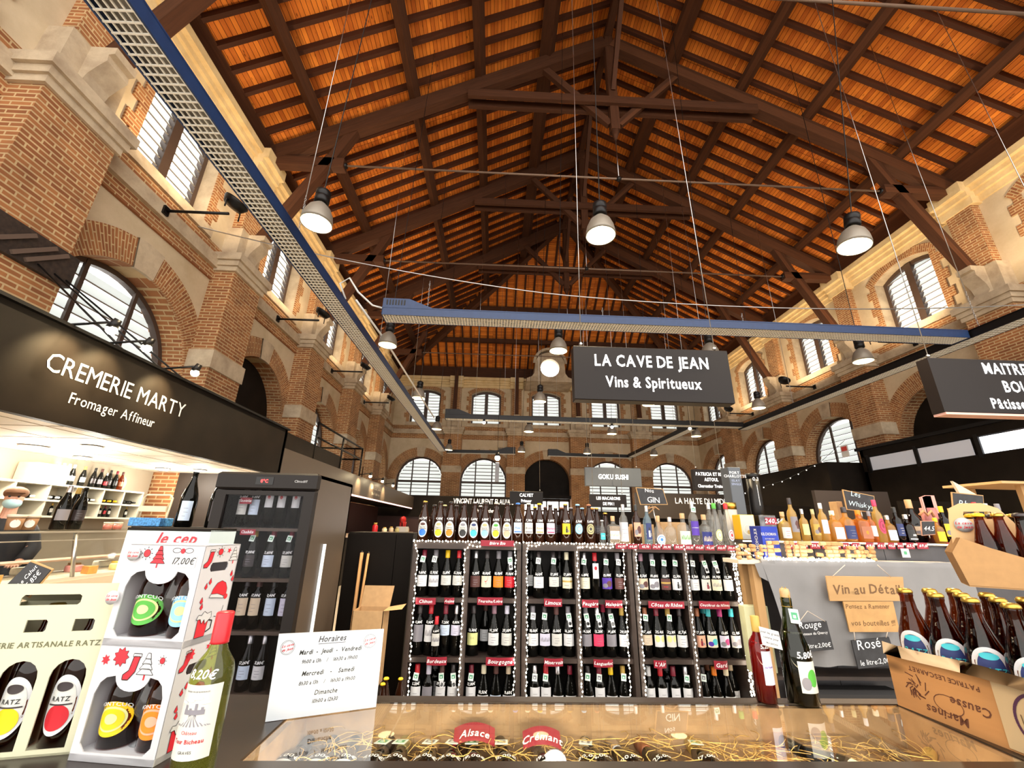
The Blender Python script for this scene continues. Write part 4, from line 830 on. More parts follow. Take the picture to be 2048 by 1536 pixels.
# (pixel, row) -> place on the shelf; name of cell by its red card
CELL = {(0, 0): 'over the chinon card', (1, 0): 'under the organic beer card', (2, 0): 'over the limoux card', (3, 0): 'over the malepere card', (4, 0): 'over the long rhone card', (5, 0): 'over the nimes card',
        (0, 1): 'under the chinon card', (1, 1): 'under the touraine card', (2, 1): 'under the limoux card', (3, 1): 'under the malepere card', (4, 1): 'under the long rhone card', (5, 1): 'under the nimes card',
        (0, 2): 'by the bordeaux card', (1, 2): 'by the bourgogne card', (2, 2): 'by the minervois card', (3, 2): 'by the languedoc card', (4, 2): 'by the short card beside it'.replace(' beside it', ' of the bottom row'), (5, 2): 'by the gard card'}
W_ = 'white'
WINE = {
(0, 0): [(844, 'burgundy', 'darkred', W_, '9,60', 1, None), (868, 'burgundy', 'grey', W_, '12,95', 3, 'sketch'), (893, 'burgundy', 'yellow', 'offwhite', '15,10', 0, 's'), (915, 'burgundy', 'red', 'offwhite', '15,20', 0, 's')],
(1, 0): [(947, 'burgundy', 'silver', 'brown', '9,30', 0, None), (971, 'burgundy', 'dark', 'cream', '18,00', 0, 'top'), (995, 'burgundy', 'grey', 'orange', '18,00', 0, None), (1019, 'burgundy', 'grey', 'red', '19,00', 2, None)],
(2, 0): [(1077, 'burgundy', 'dark', W_, '14,10', 3, None), (1107, 'burgundy', 'dark', 'offwhite', '17,00', 1, 's'), (1134, 'burgundy', 'cream', 'cream', '17,00', 0, 'band'), (1062, 'burgundy', 'black', W_, None, 0, 'b'), (1120, 'burgundy', 'dark', 'offwhite', None, 0, 'b')],
(3, 0): [(1170, 'burgundy', 'silver', 'cream', '6,80', 1, None), (1192, 'bordeaux', 'red', W_, None, 0, 'high'), (1211, 'burgundy', 'dark', 'purple', '15,00', 1, 'patch'), (1237, 'burgundy', 'grey', 'brown', '13,50', 3, None)],
(4, 0): [(1288, 'burgundy', 'mauve', 'beige', '11,50', 0, 'patch'), (1311, 'burgundy', 'grey', W_, '10,00', 1, 'patch2'), (1333, 'burgundy', 'dark', 'brown', '15,10', 1, 'band2'), (1356, 'burgundy', 'black', W_, '12,30', 1, 'figure2')],
(5, 0): [(1387, 'burgundy', 'dark', W_, '11,50', 3, None), (1408, 'burgundy', 'brown', 'offwhite', '12,60', 2, 'figure'), (1431, 'burgundy', 'dark', 'cream', '14,90', 2, 'sketch'), (1455, 'burgundy', 'black', W_, '12,50', 0, None)],
(0, 1): [(836, 'bordeaux', 'dark', 'grey', '11,30', 0, None), (858, 'bordeaux', 'red', W_, '11,90', 0, 'sketch'), (871, 'half', 'red', 'offwhite', '6,80', 0, 'sketch'), (891, 'bordeaux', 'darkred', 'paleblue', '7,20', 0, 's'), (910, 'bordeaux', 'silver', 'lilac', '8,00', 0, 's')],
(1, 1): [(942, 'burgundy', 'dark', 'lime', '13,30', 0, 'text'), (987, 'burgundy', 'mauve', W_, '14,20', 4, None), (1013, 'burgundy', 'lilac', 'offwhite', '20,00', 4, None), (969, 'burgundy', 'brown', W_, None, 0, 'b')],
(2, 1): [(1066, 'burgundy', 'grey', W_, '18,00', 3, None), (1089, 'burgundy', 'dark', 'lilac', '12,50', 1, 'sketch'), (1113, 'burgundy', 'brown', 'offwhite', '15,00', 0, None), (1137, 'burgundy', 'grey', W_, '16,00', 2, None)],
(3, 1): [(1172, 'burgundy', 'grey', 'grey', '14,50', 2, None), (1196, 'burgundy', 'silver', 'pink', '13,20', 2, None), (1221, 'burgundy', 'dark', 'grey', '14,60', 2, None), (1246, 'burgundy', 'gold', W_, '29,00', 0, None), (1208, 'burgundy', 'pink', W_, None, 0, 'b')],
(4, 1): [(1293, 'burgundy', 'copper', 'beige', '17,40', 1, 's'), (1317, 'burgundy', 'darkred', W_, '25,40', 0, 'arc'), (1342, 'burgundy', 'gold', 'offwhite', '22,90', 1, 'arc'), (1370, 'burgundy', 'dark', W_, '15,70', 0, None)],
(5, 1): [(1401, 'burgundy', 'copper', 'peach', '17,00', 0, 'figure'), (1422, 'burgundy', 'teal', 'cream', '11,00', 0, 'patch'), (1446, 'burgundy', 'magenta', 'lilac', '13,10', 0, 'patch3'), (1470, 'burgundy', 'teal', 'offwhite', '12,40', 0, 'patch4'), (1412, 'burgundy', 'teal', W_, None, 0, 'b')],
(0, 2): [(832, 'bordeaux', 'red', W_, '5,20', 1, None), (855, 'bordeaux', 'lilac', 'grey', None, 0, None), (868, 'bordeaux', 'grey', W_, None, 0, 'b'), (882, 'bordeaux', 'brown', W_, '29,00', 2, None), (906, 'bordeaux', 'dark', W_, None, 2, None)],
(1, 2): [(941, 'bordeaux', 'darkred', W_, '12,00', 1, None), (974, 'burgundy', 'cream', W_, '10,50', 0, None), (992, 'burgundy', 'brown', 'paleblue', None, 0, None), (1010, 'burgundy', 'beige', W_, '9,60', 0, None)],
(2, 2): [(1069, 'bordeaux', 'silver', W_, None, 3, None), (1093, 'bordeaux', 'red', W_, None, 1, None), (1118, 'burgundy', 'silver', W_, None, 0, None), (1143, 'burgundy', 'darkred', W_, None, 0, None)],
(3, 2): [(1175, 'burgundy', 'dark', W_, None, 1, None), (1198, 'bordeaux', 'darkred', W_, None, 3, None), (1220, 'burgundy', 'yellow', W_, None, 0, None), (1245, 'burgundy', 'gold', W_, None, 1, None)],
(4, 2): [(1299, 'bordeaux', 'white', W_, None, 0, None), (1323, 'bordeaux', 'red', W_, None, 0, None), (1336, 'bordeaux', 'grey', W_, None, 0, 'b'), (1349, 'bordeaux', 'darkred', W_, None, 0, None), (1374, 'bordeaux', 'silver', W_, None, 1, None)],
(5, 2): [(1407, 'burgundy', 'dark', W_, None, 3, None), (1419, 'burgundy', 'copper', W_, None, 0, 'b'), (1430, 'burgundy', 'orange', W_, None, 0, None), (1455, 'burgundy', 'cream', W_, None, 0, None), (1466, 'burgundy', 'beige', W_, None, 0, 'b')]}
NICE = dict(darkred='dark red', paleblue='pale blue', offwhite='off-white', dark='dark', lightblue='light blue', darkblue='dark blue')
N_ = lambda c: NICE.get(c, c)
for (ci, ri), lst in WINE.items():
    z = SH[ri]; py = (1165, 1280, 1380)[ri]; un = ci//2; mid = (RX[un]+RX[un+1])/2; lo, hi = (RX[un]+.0355, mid-.0185) if ci % 2 == 0 else (mid+.0185, RX[un+1]-.0355)
    xs = []
    for q in lst:
        px, shape, cap, lab, price, tg, art = q; back = art == 'b' or shape == 'half' and False
        y = RY+.075 if not back else RY+.185
        if shape == 'half': y = RY+.035
        x = P(px, py, Y=y).x; r = PROF[shape][1]; x = min(max(x, lo+r+.001), hi-r-.001); xs.append([x, y, q, r])
    front = sorted([e for e in xs if e[2][6] != 'b' and e[2][1] != 'half'], key=lambda e: e[0])
    for it in range(30):                                        # bottles in a row stand side by side
        for a, b in zip(front, front[1:]):
            gap = a[3]+b[3]+.0008-(b[0]-a[0])
            if gap > 0: a[0] -= gap/2; b[0] += gap/2
        for e in front: e[0] = min(max(e[0], lo+e[3]+.0005), hi-e[3]-.0005)
    for j, (x, y, q, r) in enumerate(xs):
        px, shape, cap, lab, price, tg, art = q
        kw = {}
        if art == 's': kw = dict(lh=.062); art = None
        if art == 'patch2': art, kw = 'patch', dict(ink='grey')
        elif art == 'patch3': art, kw = 'patch', dict(ink='magenta')
        elif art == 'patch4': art, kw = 'patch', dict(ink='grey')
        elif art == 'patch': kw = dict(ink='teal' if cap == 'teal' else 'brown')
        elif art == 'figure2': art, kw = 'figure', dict(ink='black')
        elif art == 'figure': kw = dict(ink='darkred')
        elif art == 'band2': art, kw = 'band', dict(ink='red')
        elif art == 'top' or art == 'high': kw = dict(ink='red', lw=.045 if art == 'high' else None)
        elif art == 'text': kw = dict(ink='olive', txt='BA')
        if shape == 'half': y = RY+.034
        nm = '%swine bottle, %s capsule, %s label%s, %s' % ('small ' if shape == 'half' else '', N_(cap), N_(lab) if not art == 'b' else 'hidden', (', green tag' if tg in (1, 2) else ', grey tag' if tg else ''), CELL[(ci, ri)])
        if art == 'b': nm = 'wine bottle, %s capsule, behind the front row, %s' % (N_(cap), CELL[(ci, ri)]); art = None
        bottle('wine_bottle', nm, 'bottle', (x, y, z+.001), shape, None, cap, lab, price, tg if tg != 4 else 0, art, 'wine bottles in the rack', rz=random.uniform(-.12, .12), capshort=False, **kw)
# red cards on the shelf edges
def card(label, txt, x0, x1, y0, y1, Y, sz=.7, name='shelf_card', bow=True, mat=None, tm=None, tilt=0):
    a, b = P(x0, y0, Y=Y), P(x1, y1, Y=Y); c = (a+b)/2; w, h = b.x-a.x, a.z-b.z
    t = thing(name, label, 'label', (c.x, Y, c.z), 0, 'red shelf cards'); m = MB(); n = 8
    yf = lambda x: -.012*math.cos(x/w*math.pi)-.003
    vs = [(w*(i/n-.5), yf(w*(i/n-.5))+e, z) for e in (0, .0015) for z in (-h/2, h/2) for i in range(n+1)]; k = n+1
    fs = [(i, i+1, k+i+1, k+i) for i in range(n)]+[(2*k+i+1, 2*k+i, 3*k+i, 3*k+i+1) for i in range(n)]+[(k+i, k+i+1, 3*k+i+1, 3*k+i) for i in range(n)]+[(i+1, i, 2*k+i, 2*k+i+1) for i in range(n)]
    m.add(vs, fs, mat or REDSIGN); m.build('card', t)
    m = MB(); s = min(h*sz, w*.9/max(.2, text_width(txt))); m.text(txt, s, tm or CHALK, lambda x, y: (x, yf(x)-.0012, y-s*.33), shear=.25, wob=.05, bold=True); m.build('writing', t)
    t.rotation_euler = (0, tilt, 0); return t
CY = RY-.004
for txt, x0, x1, y0, y1, lab in (('Bière Bio', 962, 1028, 1080, 1093, 'red organic beer card on the rack top edge'), ('Chinon', 832, 871, 1195, 1209, 'red chinon card'), ('Anjou', 889, 908, 1195, 1208, 'small red anjou card beside the chinon one'), ('Touraine/Loire', 955, 1005, 1194, 1210, 'red touraine and loire card'), ('Bordeaux', 854, 893, 1313, 1330, 'red bordeaux card of the bottom row'), ('Bourgogne', 972, 1028, 1314, 1331, 'red bourgogne card of the bottom row'), ('Limoux', 1088, 1124, 1197, 1213, 'red limoux card'), ('Faugère', 1164, 1197, 1199, 1215, 'faded red card beside the malepere one'), ('Malepère', 1210, 1245, 1200, 1216, 'red malepere card'), ('Minervois', 1088, 1126, 1316, 1332, 'red minervois card'), ('Languedoc', 1187, 1226, 1318, 1334, 'red languedoc card'), ('Côtes du Rhône', 1296, 1369, 1202, 1217, 'long red rhone card'), ('Costières de Nîmes', 1397, 1460, 1202, 1218, 'long red nimes card'), ("L'Aïr".replace('ï', 'i'), 1307, 1333, 1320, 1336, 'short red card of the bottom row in the gin bay'), ('Gard', 1427, 1456, 1321, 1338, 'short red gard card')):
    card(lab+' with white writing', txt, x0, x1, y0, y1, CY if txt != 'Bière Bio' else RY-.034)
PR = [('44,00', 1230, 1254), ('44,00', 1254, 1276), ('45,90', 1276, 1303), ('34,90', 1303, 1322), ('39,90', 1322, 1343), ('50,90', 1346, 1368), ('50,90', 1368, 1388), ('44,00', 1388, 1408), ('42,60', 1408, 1430), ('60,00', 1432, 1452), ('39,00', 1452, 1472)]
for k, (pz, x0, x1) in enumerate(PR):
    yy = 1088+(x0-1230)*.016; card('red price strip on the rack edge under the %s' % ('small tonic', 'square gin', 'frosted cylinder gin', 'brown gin bottle', 'blue gin bottle', 'round blue-white gin', 'plain clear gin', 'white label gin', 'tall blue label gin', 'dark blue label gin', 'green label gin')[k], pz, x0+.6, x1-.6, yy-1, yy+10, RY-.034, .62)
# fairy light strings
def string(label, pts, Y0=None, n=None, r=.0043, wob=.004, sp=.024, mat=None):
    pts = [Vector(p) for p in pts]; t = thing('fairy_light_string', label, 'fairy lights', pts[0], 0, 'fairy light strings'); L = [0]
    for a, b in zip(pts, pts[1:]): L.append(L[-1]+(b-a).length)
    N = min(98, int(L[-1]/sp)); q = []; o = pts[0]
    for k in range(N+1):
        s = L[-1]*k/N; i = max(j for j in range(len(pts)-1) if L[j] <= s+1e-9); p = pts[i].lerp(pts[i+1], (s-L[i])/max(1e-6, L[i+1]-L[i]))-o
        q.append(p+Vector((wob*math.sin(k*1.9), -.004-.002*math.sin(k*2.7), wob*math.cos(k*2.3))))
    m = MB(); m.tube(q, .0013, M('clear_wire', (.5, .48, .42), .4), n=4); m.build('wire', t)
    key = ('bulb', r, mat.name if mat else '')
    for p in q: o_ = place('led_bulb', key, lambda: MB().sphere((0, 0, 0), r, mat or BULB, n=6, m=4, sc=(1, 1, 1.35)).build('led_bulb'), t); o_.location = p
    return t
SY = RY-.016; xx = lambda px, py: P(px, py, Y=SY)
def vline(label, *pp): string(label, [xx(*p) for p in pp])
vline('fairy lights down the outer edge of the beer bay', (828, 1083), (836, 1105), (830, 1180), (824, 1260), (820, 1330), (816, 1390))
vline('fairy lights down the divider of the beer bay', (960, 1094), (938, 1090), (930, 1100), (926, 1180), (922, 1290), (917, 1388))
vline('fairy lights down the inner edge of the beer bay, beside the organic beer card', (1028, 1090), (1031, 1110), (1030, 1190), (1030, 1290), (1027, 1388))
vline('fairy lights down the edge of the middle bay next to the beer bay', (1078, 1091), (1054, 1092), (1054, 1180), (1054, 1290), (1052, 1390))
vline('fairy lights over and down the divider of the middle bay', (1226, 1095), (1155, 1094), (1154, 1110), (1158, 1190), (1161, 1290), (1164, 1392))
vline('fairy lights down the edge of the middle bay next to the gin bay', (1246, 1100), (1250, 1180), (1256, 1290), (1261, 1390))
vline('fairy lights down the edge of the gin bay next to the middle bay', (1271, 1100), (1277, 1180), (1285, 1290), (1292, 1390))
vline('fairy lights down the divider of the gin bay', (1369, 1100), (1375, 1130), (1380, 1200), (1390, 1290), (1400, 1390))
for k in range(2): string('bright fairy lights down the outer edge of the gin bay, %s strand' % ('first', 'second')[k], [xx(1462+k*5, 1102), xx(1468+k*5, 1140), xx(1478+k*4, 1200), xx(1490+k*4, 1290), xx(1503+k*4, 1390)], sp=.02, r=.0056)
zt = RTOP+.006
for k in range(3): string('fairy lights along the rack top edge, %s' % ('beer bay', 'middle bay', 'gin bay')[k], [(RX[k]+.01, RY-.02, zt), (RX[k+1]-.02, RY-.02, zt)], wob=.003, sp=.02)
# beer bottles on the rack
BEER = [(845, 'blue', 'oval', 'brown', '4,75', 'gold'), (877, 'yellow', 'oval', 'olive', '4,95', 'black'), (898, 'orange', 'oval', 'peach', '4,95', 'black'), (926, 'black', 'oval', 'grey', '4,95', 'silver'), (946, 'teal', 'oval', 'darkblue', '5,60', 'silver'), (969, 'lightblue', 'oval', 'olive', '5,00', 'black'), (991, 'yellow', 'oval', 'green', '5,00', 'cream'), (1013, 'peach', 'oval', 'olive', '5,30', 'black'),
        (1035, 'paleblue', 'scrawl', 'blue', '7,10', 'blue'), (1057, 'offwhite', 'scrawl', 'grey', '7,30', 'cream'), (1079, 'white', 'scrawl', 'gold', '7,10', 'yellow'), (1101, 'lilac', 'scrawl', 'pink', '7,00', 'silver'), (1132, 'yellow', 'figure', 'black', '6,20', 'gold'), (1157, 'lightblue', 'round', 'cream', '5,50', 'lightblue'), (1180, 'olive', 'round', 'dark', '5,60', 'copper')]
BN = dict(oval='oval label', scrawl='square scrawled label', figure='black and yellow label', round='round label')
BXS = spread([(P(q[0], 1076, Y=RY+.06).x, .0386) for q in BEER])
for bi, (px, lab, art, ink, pr, cap) in enumerate(BEER):
    p = Vector((BXS[bi], 0, 0)); kw = dict(lh=.112, lw=.086) if art == 'oval' else dict(lh=.075, lw=.066) if art in ('scrawl', 'figure') else dict(lh=.072, lw=.072)
    bottle('beer_bottle', 'brown beer bottle with %s %s and %s cap on the rack top' % (N_(lab), BN[art], N_(cap)), 'bottle', (p.x, RY+.06, RTOP), 'beer75', GLASS_B, cap, lab, pr, 0, art, 'beer bottles on the rack top', ink=ink, txt={'blue': 'Polar', 'grey': 'Brume', 'gold': 'Rando', 'pink': 'Diamant'}.get(ink), **kw)
BK = [(865, 'black', 'blue oval and the yellow oval'), (886, 'olive', 'yellow oval and the orange oval'), (910, 'dark', 'orange oval and the black oval'), (959, 'silver', 'teal oval and the light blue oval'), (1070, 'yellow', 'grey scrawled and the gold scrawled'), (1091, 'brown', 'gold scrawled and the pink scrawled'), (1112, 'cream', 'pink scrawled and the black and yellow'), (1124, 'copper', 'pink scrawled and the yellow label'), (1143, 'grey', 'black and yellow and the blue round'), (1166, 'lightblue', 'blue round and the olive round'), (1186, 'orange', 'olive round label and the small tonic'), (1195, 'gold', 'tonic and the olive round label')]
for px, cap, bt in BK:
    p = P(px, 1070, Y=RY+.17); bottle('beer_bottle', 'second row beer bottle, %s cap, between the %s ones' % (N_(cap), bt), 'bottle', (p.x, RY+.17, RTOP), 'beer75', GLASS_B, cap, 'dark' if px > 1100 else None, None, 0, None, 'beer bottles on the rack top', lh=.06, sc=.93)
# gin bottles
GIN = [(1206, 'beer33', CLEAR, 'white', 'teal', None, 'text', dict(txt='TONIC', ink='white', lw=.05, lh=.06), 'small clear tonic bottle with teal label', .75, 0), (1228, 'box', CLEAR, 'cork', 'white', None, 'sketch', dict(ink='olive'), 'square clear gin bottle with a white drawing label', 1.0, 5),
       (1250, 'tall', CLEAR, 'silver', 'silver', None, None, dict(lh=.15, lw=.11), 'tall frosted cylinder gin bottle', .9, 0), (1276, 'tall', GLASS_B, 'black', 'peach', None, 'patch', dict(ink='brown', lh=.11), 'dark gin bottle with a brown pink flower label', .9, 0), (1298, 'tall', BLUEG, 'silver', 'darkblue', None, 'figure', dict(lh=.13, lw=.05, ink='silver'), 'blue tinted gin bottle with a key drawing', .88, 0),
       (1321, 'round', CLEAR, 'cork', 'paleblue', None, 'round', dict(ink='blue', lh=.075, lw=.085), 'round bulb gin bottle with blue and white label', .95, 0), (1342, 'squat', CLEAR, 'silver', None, None, None, {}, 'plain clear squat gin bottle without paper label', 1.0, 0), (1370, 'squat', CLEAR, 'cork', 'offwhite', None, 'sketch', dict(ink='green', lh=.08), 'clear gin bottle with big white label and cork top', 1.15, 0),
       (1392, 'tall', CLEAR, 'silver', 'purple', None, 'text', dict(txt='5*VODKA'.replace('*', ' '), ink='white', lh=.1), 'tall clear bottle with deep blue label and organic tag', 1.0, 0), (1413, 'squat', CLEAR, 'cork', 'navy', None, 'sketch', dict(ink='beige', lh=.09, lw=.075), 'clear gin bottle with dark blue label', 1.12, 0), (1437, 'cone', CLEAR, 'green', 'lime', None, 'round', dict(ink='white', lh=.08, lw=.06), 'conical clear bottle with green lime label', 1.0, 0), (1461, 'cone', CLEAR, 'red', 'white', None, 'round', dict(ink='red', lh=.08, lw=.05), 'conical clear bottle with red leaf label', 1.0, 0)]
GXS = spread([(P(q[0], 1082, Y=RY+.05).x, PROF[q[1]][1]*q[9]*(1.15 if q[10] else 1)) for q in GIN])
for gi, (px, shp, gl, cap, lab, pr, art, kw, nm, sc, sq) in enumerate(GIN):
    p = Vector((GXS[gi], 0, 0)); t = bottle('gin_bottle', nm+' on the rack top', 'bottle', (p.x, RY+.055, RTOP), shp, gl, cap, lab, pr, 1 if px == 1392 else 0, art, 'gin bottles on the rack top', sq=sq, sc=sc, **kw)
for px, shp, gl, cap, nm in ((1425, 'tall', CLEAR, 'silver', 'tall clear bottle with silver top behind the dark blue label gin'), (1447, 'tall', CLEAR, 'black', 'tall clear bottle with black top between the two conical bottles'), (1213, 'beer33', GLASS_B, 'gold', 'small brown bottle behind the tonic')):
    bottle('gin_bottle', nm, 'bottle', (P(px, 1075, Y=RY+.16).x, RY+.165, RTOP), shp, gl, cap, None, None, 0, None, 'gin bottles on the rack top')
p = P(1458, 1080, Y=RY+.16); t = thing('gift_tube', 'beige gift tube with gold lid behind the red leaf bottle', 'tube', (p.x+.06, RY+.18, RTOP)); m = MB(); m.lathe([(.042, 0), (.042, .28)], M('tube_card', (.55, .48, .40), .5), n=22); m.build('tube_body', t); m = MB(); m.lathe([(.044, .275), (.044, .325), (1e-6, .326)], PM('gold', .25, 1), n=22); m.build('lid', t)
# kraft boxes behind the gin
for x0, x1, h, nm in ((1225, 1262, .13, 'cream carton behind the square gin bottle'), (1268, 1310, .15, 'kraft carton behind the dark gin bottle'), (1325, 1375, .17, 'kraft carton behind the clear gin bottle')):
    a, b = P(x0, 1075, Y=RY+.25), P(x1, 1075, Y=RY+.25); m = MB(); m.box((a.x, 0, 0), (b.x, .1, h), KRAFT, bev=.002); tag(m.build('carton', None, (0, RY+.255, RTOP)), nm+' on the rack top', 'box')
def slate(label, corners, Y, lines, txtmat=CHALK, name='chalk_sign', rz=0, clip=None, frame=True, tilt=0, thick=.008, stand=None):
    a = [P(x, y, Y=Y) for x, y in corners]; c = sum(a, Vector())/4; t = thing(name, label, 'sign', c, 0); loc = [v-c for v in a]     # tl, tr, br, bl
    q = [(v.x, v.z) for v in loc][::-1]; T = Matrix(((1, 0, 0, 0), (0, 0, -1, 0), (0, 1, 0, 0), (0, 0, 0, 1)))
    if frame:
        m = MB(); m.prism([(x*1.06, y*1.1) for x, y in q], thick, LIGHTWOOD if frame is True else frame, T @ Matrix.Translation((0, 0, -thick))); m.build('wooden_frame', t)
    m = MB(); m.prism(q, .003, SLATE, T); m.build('slate_board', t)
    ux = ((loc[1]-loc[0])+(loc[2]-loc[3])).normalized(); uy = ((loc[0]-loc[3])+(loc[1]-loc[2])).normalized(); m = MB(); f = plane_fn((0, -.004, 0), ux, uy, .0008)
    wd = (loc[1]-loc[0]).length
    for txt, s, dx, dy in lines: s = min(s, .85*wd/text_width(txt)); MB().text(txt, s, txtmat, lambda x, y: f(x+dx, y+dy), shear=.2, wob=.06).build('chalk_writing', t)
    if stand:
        m = MB(); m.cyl((0, .01, (loc[2].z+loc[3].z)/2), (stand[0], stand[1]+.01, stand[2]), .004, STEEL, n=6); m.build('stand_clip', t)
    return t
t = slate('wood framed chalk sign reading gin on a clip above the gin bottles', ((1273, 976), (1325, 979), (1334, 1008), (1282, 1008)), RY+.12, [('Nos', .042, -.01, .03), ('GIN', .062, 0, -.05)], stand=(.03, 0, -.27))
m = MB(); m.tube([(-.03, -.012, -.075), (-.05, -.02, -.1), (-.02, -.02, -.085), (.01, -.018, -.08), (.04, -.02, -.1), (.02, -.012, -.078), (-.04, -.012, -.13)], .005, M('raffia', (.45, .24, .1), .7), n=5); m.build('raffia_bow', t)
# ---------------------------------------------------------------- the shop's display counter in front
CZ = 1.0; TX0, TX1, TY0, TY1 = -.505, 1.205, 1.12, 1.425
CTOP = M('counter_wood', (.020, .013, .010), .3, var=.3, scale=8)
t = thing('display_counter', 'dark wooden display counter with a glass topped tray of straw', 'counter', (.3, 1.2, 0)); o = Vector((.3, 1.2, 0))
def lb(m, a, b, mat, **k): return m.box([a[i]-o[i] for i in range(3)], [b[i]-o[i] for i in range(3)], mat, **k)
m = MB(); lb(m, (-1.5, .9, 0), (2.1, 1.47, .74), CTOP); m.build('cabinet_body', t)
m = MB(); lb(m, (-1.5, .9, .74), (TX0-.02, 1.485, CZ), CTOP); lb(m, (TX1+.02, .9, .74), (2.1, 1.485, CZ), CTOP); lb(m, (TX0-.02, .9, .74), (TX1+.02, TY0, CZ), CTOP); lb(m, (TX0-.02, TY1+.02, .74), (TX1+.02, 1.485, CZ), CTOP); m.build('counter_rim', t)
m = MB()
for a, b in (((TX0-.02, TY0, .74), (TX0, TY1+.02, CZ-.006)), ((TX1, TY0, .74), (TX1+.02, TY1+.02, CZ-.006)), ((TX0, TY1, .74), (TX1, TY1+.02, CZ-.006))): lb(m, a, b, M('tray_wood', (.42, .27, .15), .55, var=.15, scale=25))
lb(m, (TX0, TY0, .74), (TX1, TY1, .845), M('tray_wood')); m.build('tray_lining', t)
m = MB(); lb(m, (TX0-.012, TY0-.01, CZ-.006), (TX1+.012, TY1+.012, CZ-.001), thin_glass('counter_glass', (.93, .94, .93), .015, 2.0)); m.build('glass_top', t)
m = MB(); lb(m, (TX0+.02, TY0+.002, CZ-.03), (TX1-.02, TY0+.012, CZ-.012), M('tray_fill_strip', (1, .9, .7), .5, emit=2, ecol=(1, .8, .5))); m.build('led_strip', t)  # unseen strip, added with its area light to brighten the straw
la = bpy.data.lights.new('tray_fill_light', 'AREA'); la.shape = 'RECTANGLE'; la.size = 1.6; la.size_y = .012; la.energy = 3; la.color = (1, .82, .55); lo = bpy.data.objects.new('tray_fill_light', la); scene.collection.objects.link(lo); lo.parent = t; lo.location = Vector(((TX0+TX1)/2, TY0+.016, CZ-.02))-o; lo.rotation_euler = (math.radians(68), 0, 0)
STRAW = M('straw', (.80, .52, .17), .6, var=.25, scale=60); m = MB(); random.seed(3)
for k in range(1100):
    x, y = random.uniform(TX0+.03, TX1-.03), random.uniform(TY0+.02, TY1-.02); a = random.uniform(0, 6.3); L = random.uniform(.05, .13); z = random.uniform(.855, .945); c = random.uniform(-.03, .03); dz = random.uniform(-.01, .05)
    q = []
    for i in range(5): u = i/4-.5; q.append((min(max(x+math.cos(a)*L*u-math.sin(a)*c*(u*u*4), TX0+.006), TX1-.006), min(max(y+math.sin(a)*L*u+math.cos(a)*c*(u*u*4), TY0+.006), TY1-.006), z+dz*(.25-u*u)))
    m.tube(q, .0011, STRAW, n=3)
tag(m.build('straw_bedding'), 'golden straw bedding in the glass topped tray', 'straw', kind='stuff')
random.seed(11)
LY = [(620, 'dark', 'white', 0, 'cream round label disc'), (683, 'dark', 'white', 0, 'round pale label'), (735, 'black', 'white', 0, 'black wax neck'), (765, 'black', None, 1, 'black neck and green tag'), (812, 'olive', None, 1, 'olive neck and green tag'), (862, 'cork', None, 3, 'cork stopper'), (905, 'dark', None, 3, 'round grey tag'), (962, 'black', None, 1, 'black capsule behind the alsace card'), (1022, 'black', None, 3, 'looped string tag'), (1098, 'brown', 'white', 0, 'brown capsule and white label'), (1150, 'cream', None, 3, 'pale paper tag'), (1196, 'black', None, 0, 'plain black capsule'), (1252, 'silver', None, 0, 'silver capsule'), (1308, 'copper', None, 0, 'copper capsule'), (1368, 'gold', None, 1, 'gold foil neck and tag')]
for px, cap, lab, tg, d in LY:
    p = P(px, 1500, Z=.91); t = bottle('wine_bottle', 'bottle lying in the straw tray, %s' % d, 'bottle', (p.x+(p.x-.3)*.02, 1.055+random.uniform(0, .02), .845), 'burgundy', GLASS_D, cap, lab, '%d,00' % (9+px % 17), tg, None, 'bottles lying in the tray')
    t.rotation_euler = (-math.pi/2+.05, 0, random.uniform(-.12, .12)); t.location.y = 1.124; t.location.z = .897
for (px, py), rz, gl, cap, d in (((1600, 1478), -1.25, GLASS_D, 'gold', 'gold foil neck pointing across the tray'), ((1740, 1492), -.9, GLASS_D, 'gold', 'gold neck at a slant near the crate end'), ((1660, 1500), .5, GLASS_D, 'black', 'black neck at a slant between the gold ones')):
    p = P(px, py, Z=.91); t = bottle('champagne_bottle', 'sparkling wine bottle lying in the tray, %s' % d, 'bottle', (min(p.x, .98), 1.165, .90), 'cider', gl, cap, 'cream', None, 0, None, 'bottles lying in the tray', sc=.85); t.rotation_euler = (-math.pi/2+.1, 0, rz)
for txt, px, py, w in (('Alsace', 948, 1481, .11), ('Crémant', 1085, 1489, .1)):
    p = P(px, py, Z=.945); t = thing('shelf_card', 'red %s card bent over a bottle neck in the straw tray' % ('alsace' if txt[0] == 'A' else 'cremant'), 'label', p, 0, 'red shelf cards'); m = MB(); n = 8; vs = []
    for y in (0, .05):
        for i in range(n+1): u = i/n-.5; vs.append((u*w, y*.7, -.25*w*u*u*2+y*.55))
    m.add(vs, [(i, i+1, n+2+i, n+1+i) for i in range(n)], REDSIGN); m.build('card', t)
    m = MB(); m.text(txt, .027, CHALK, lambda x, y: (x, (y+.012)*.7-.001, -.5*(x*x/w)+(y+.012)*.55+.001), shear=.25, bold=True); m.build('writing', t)
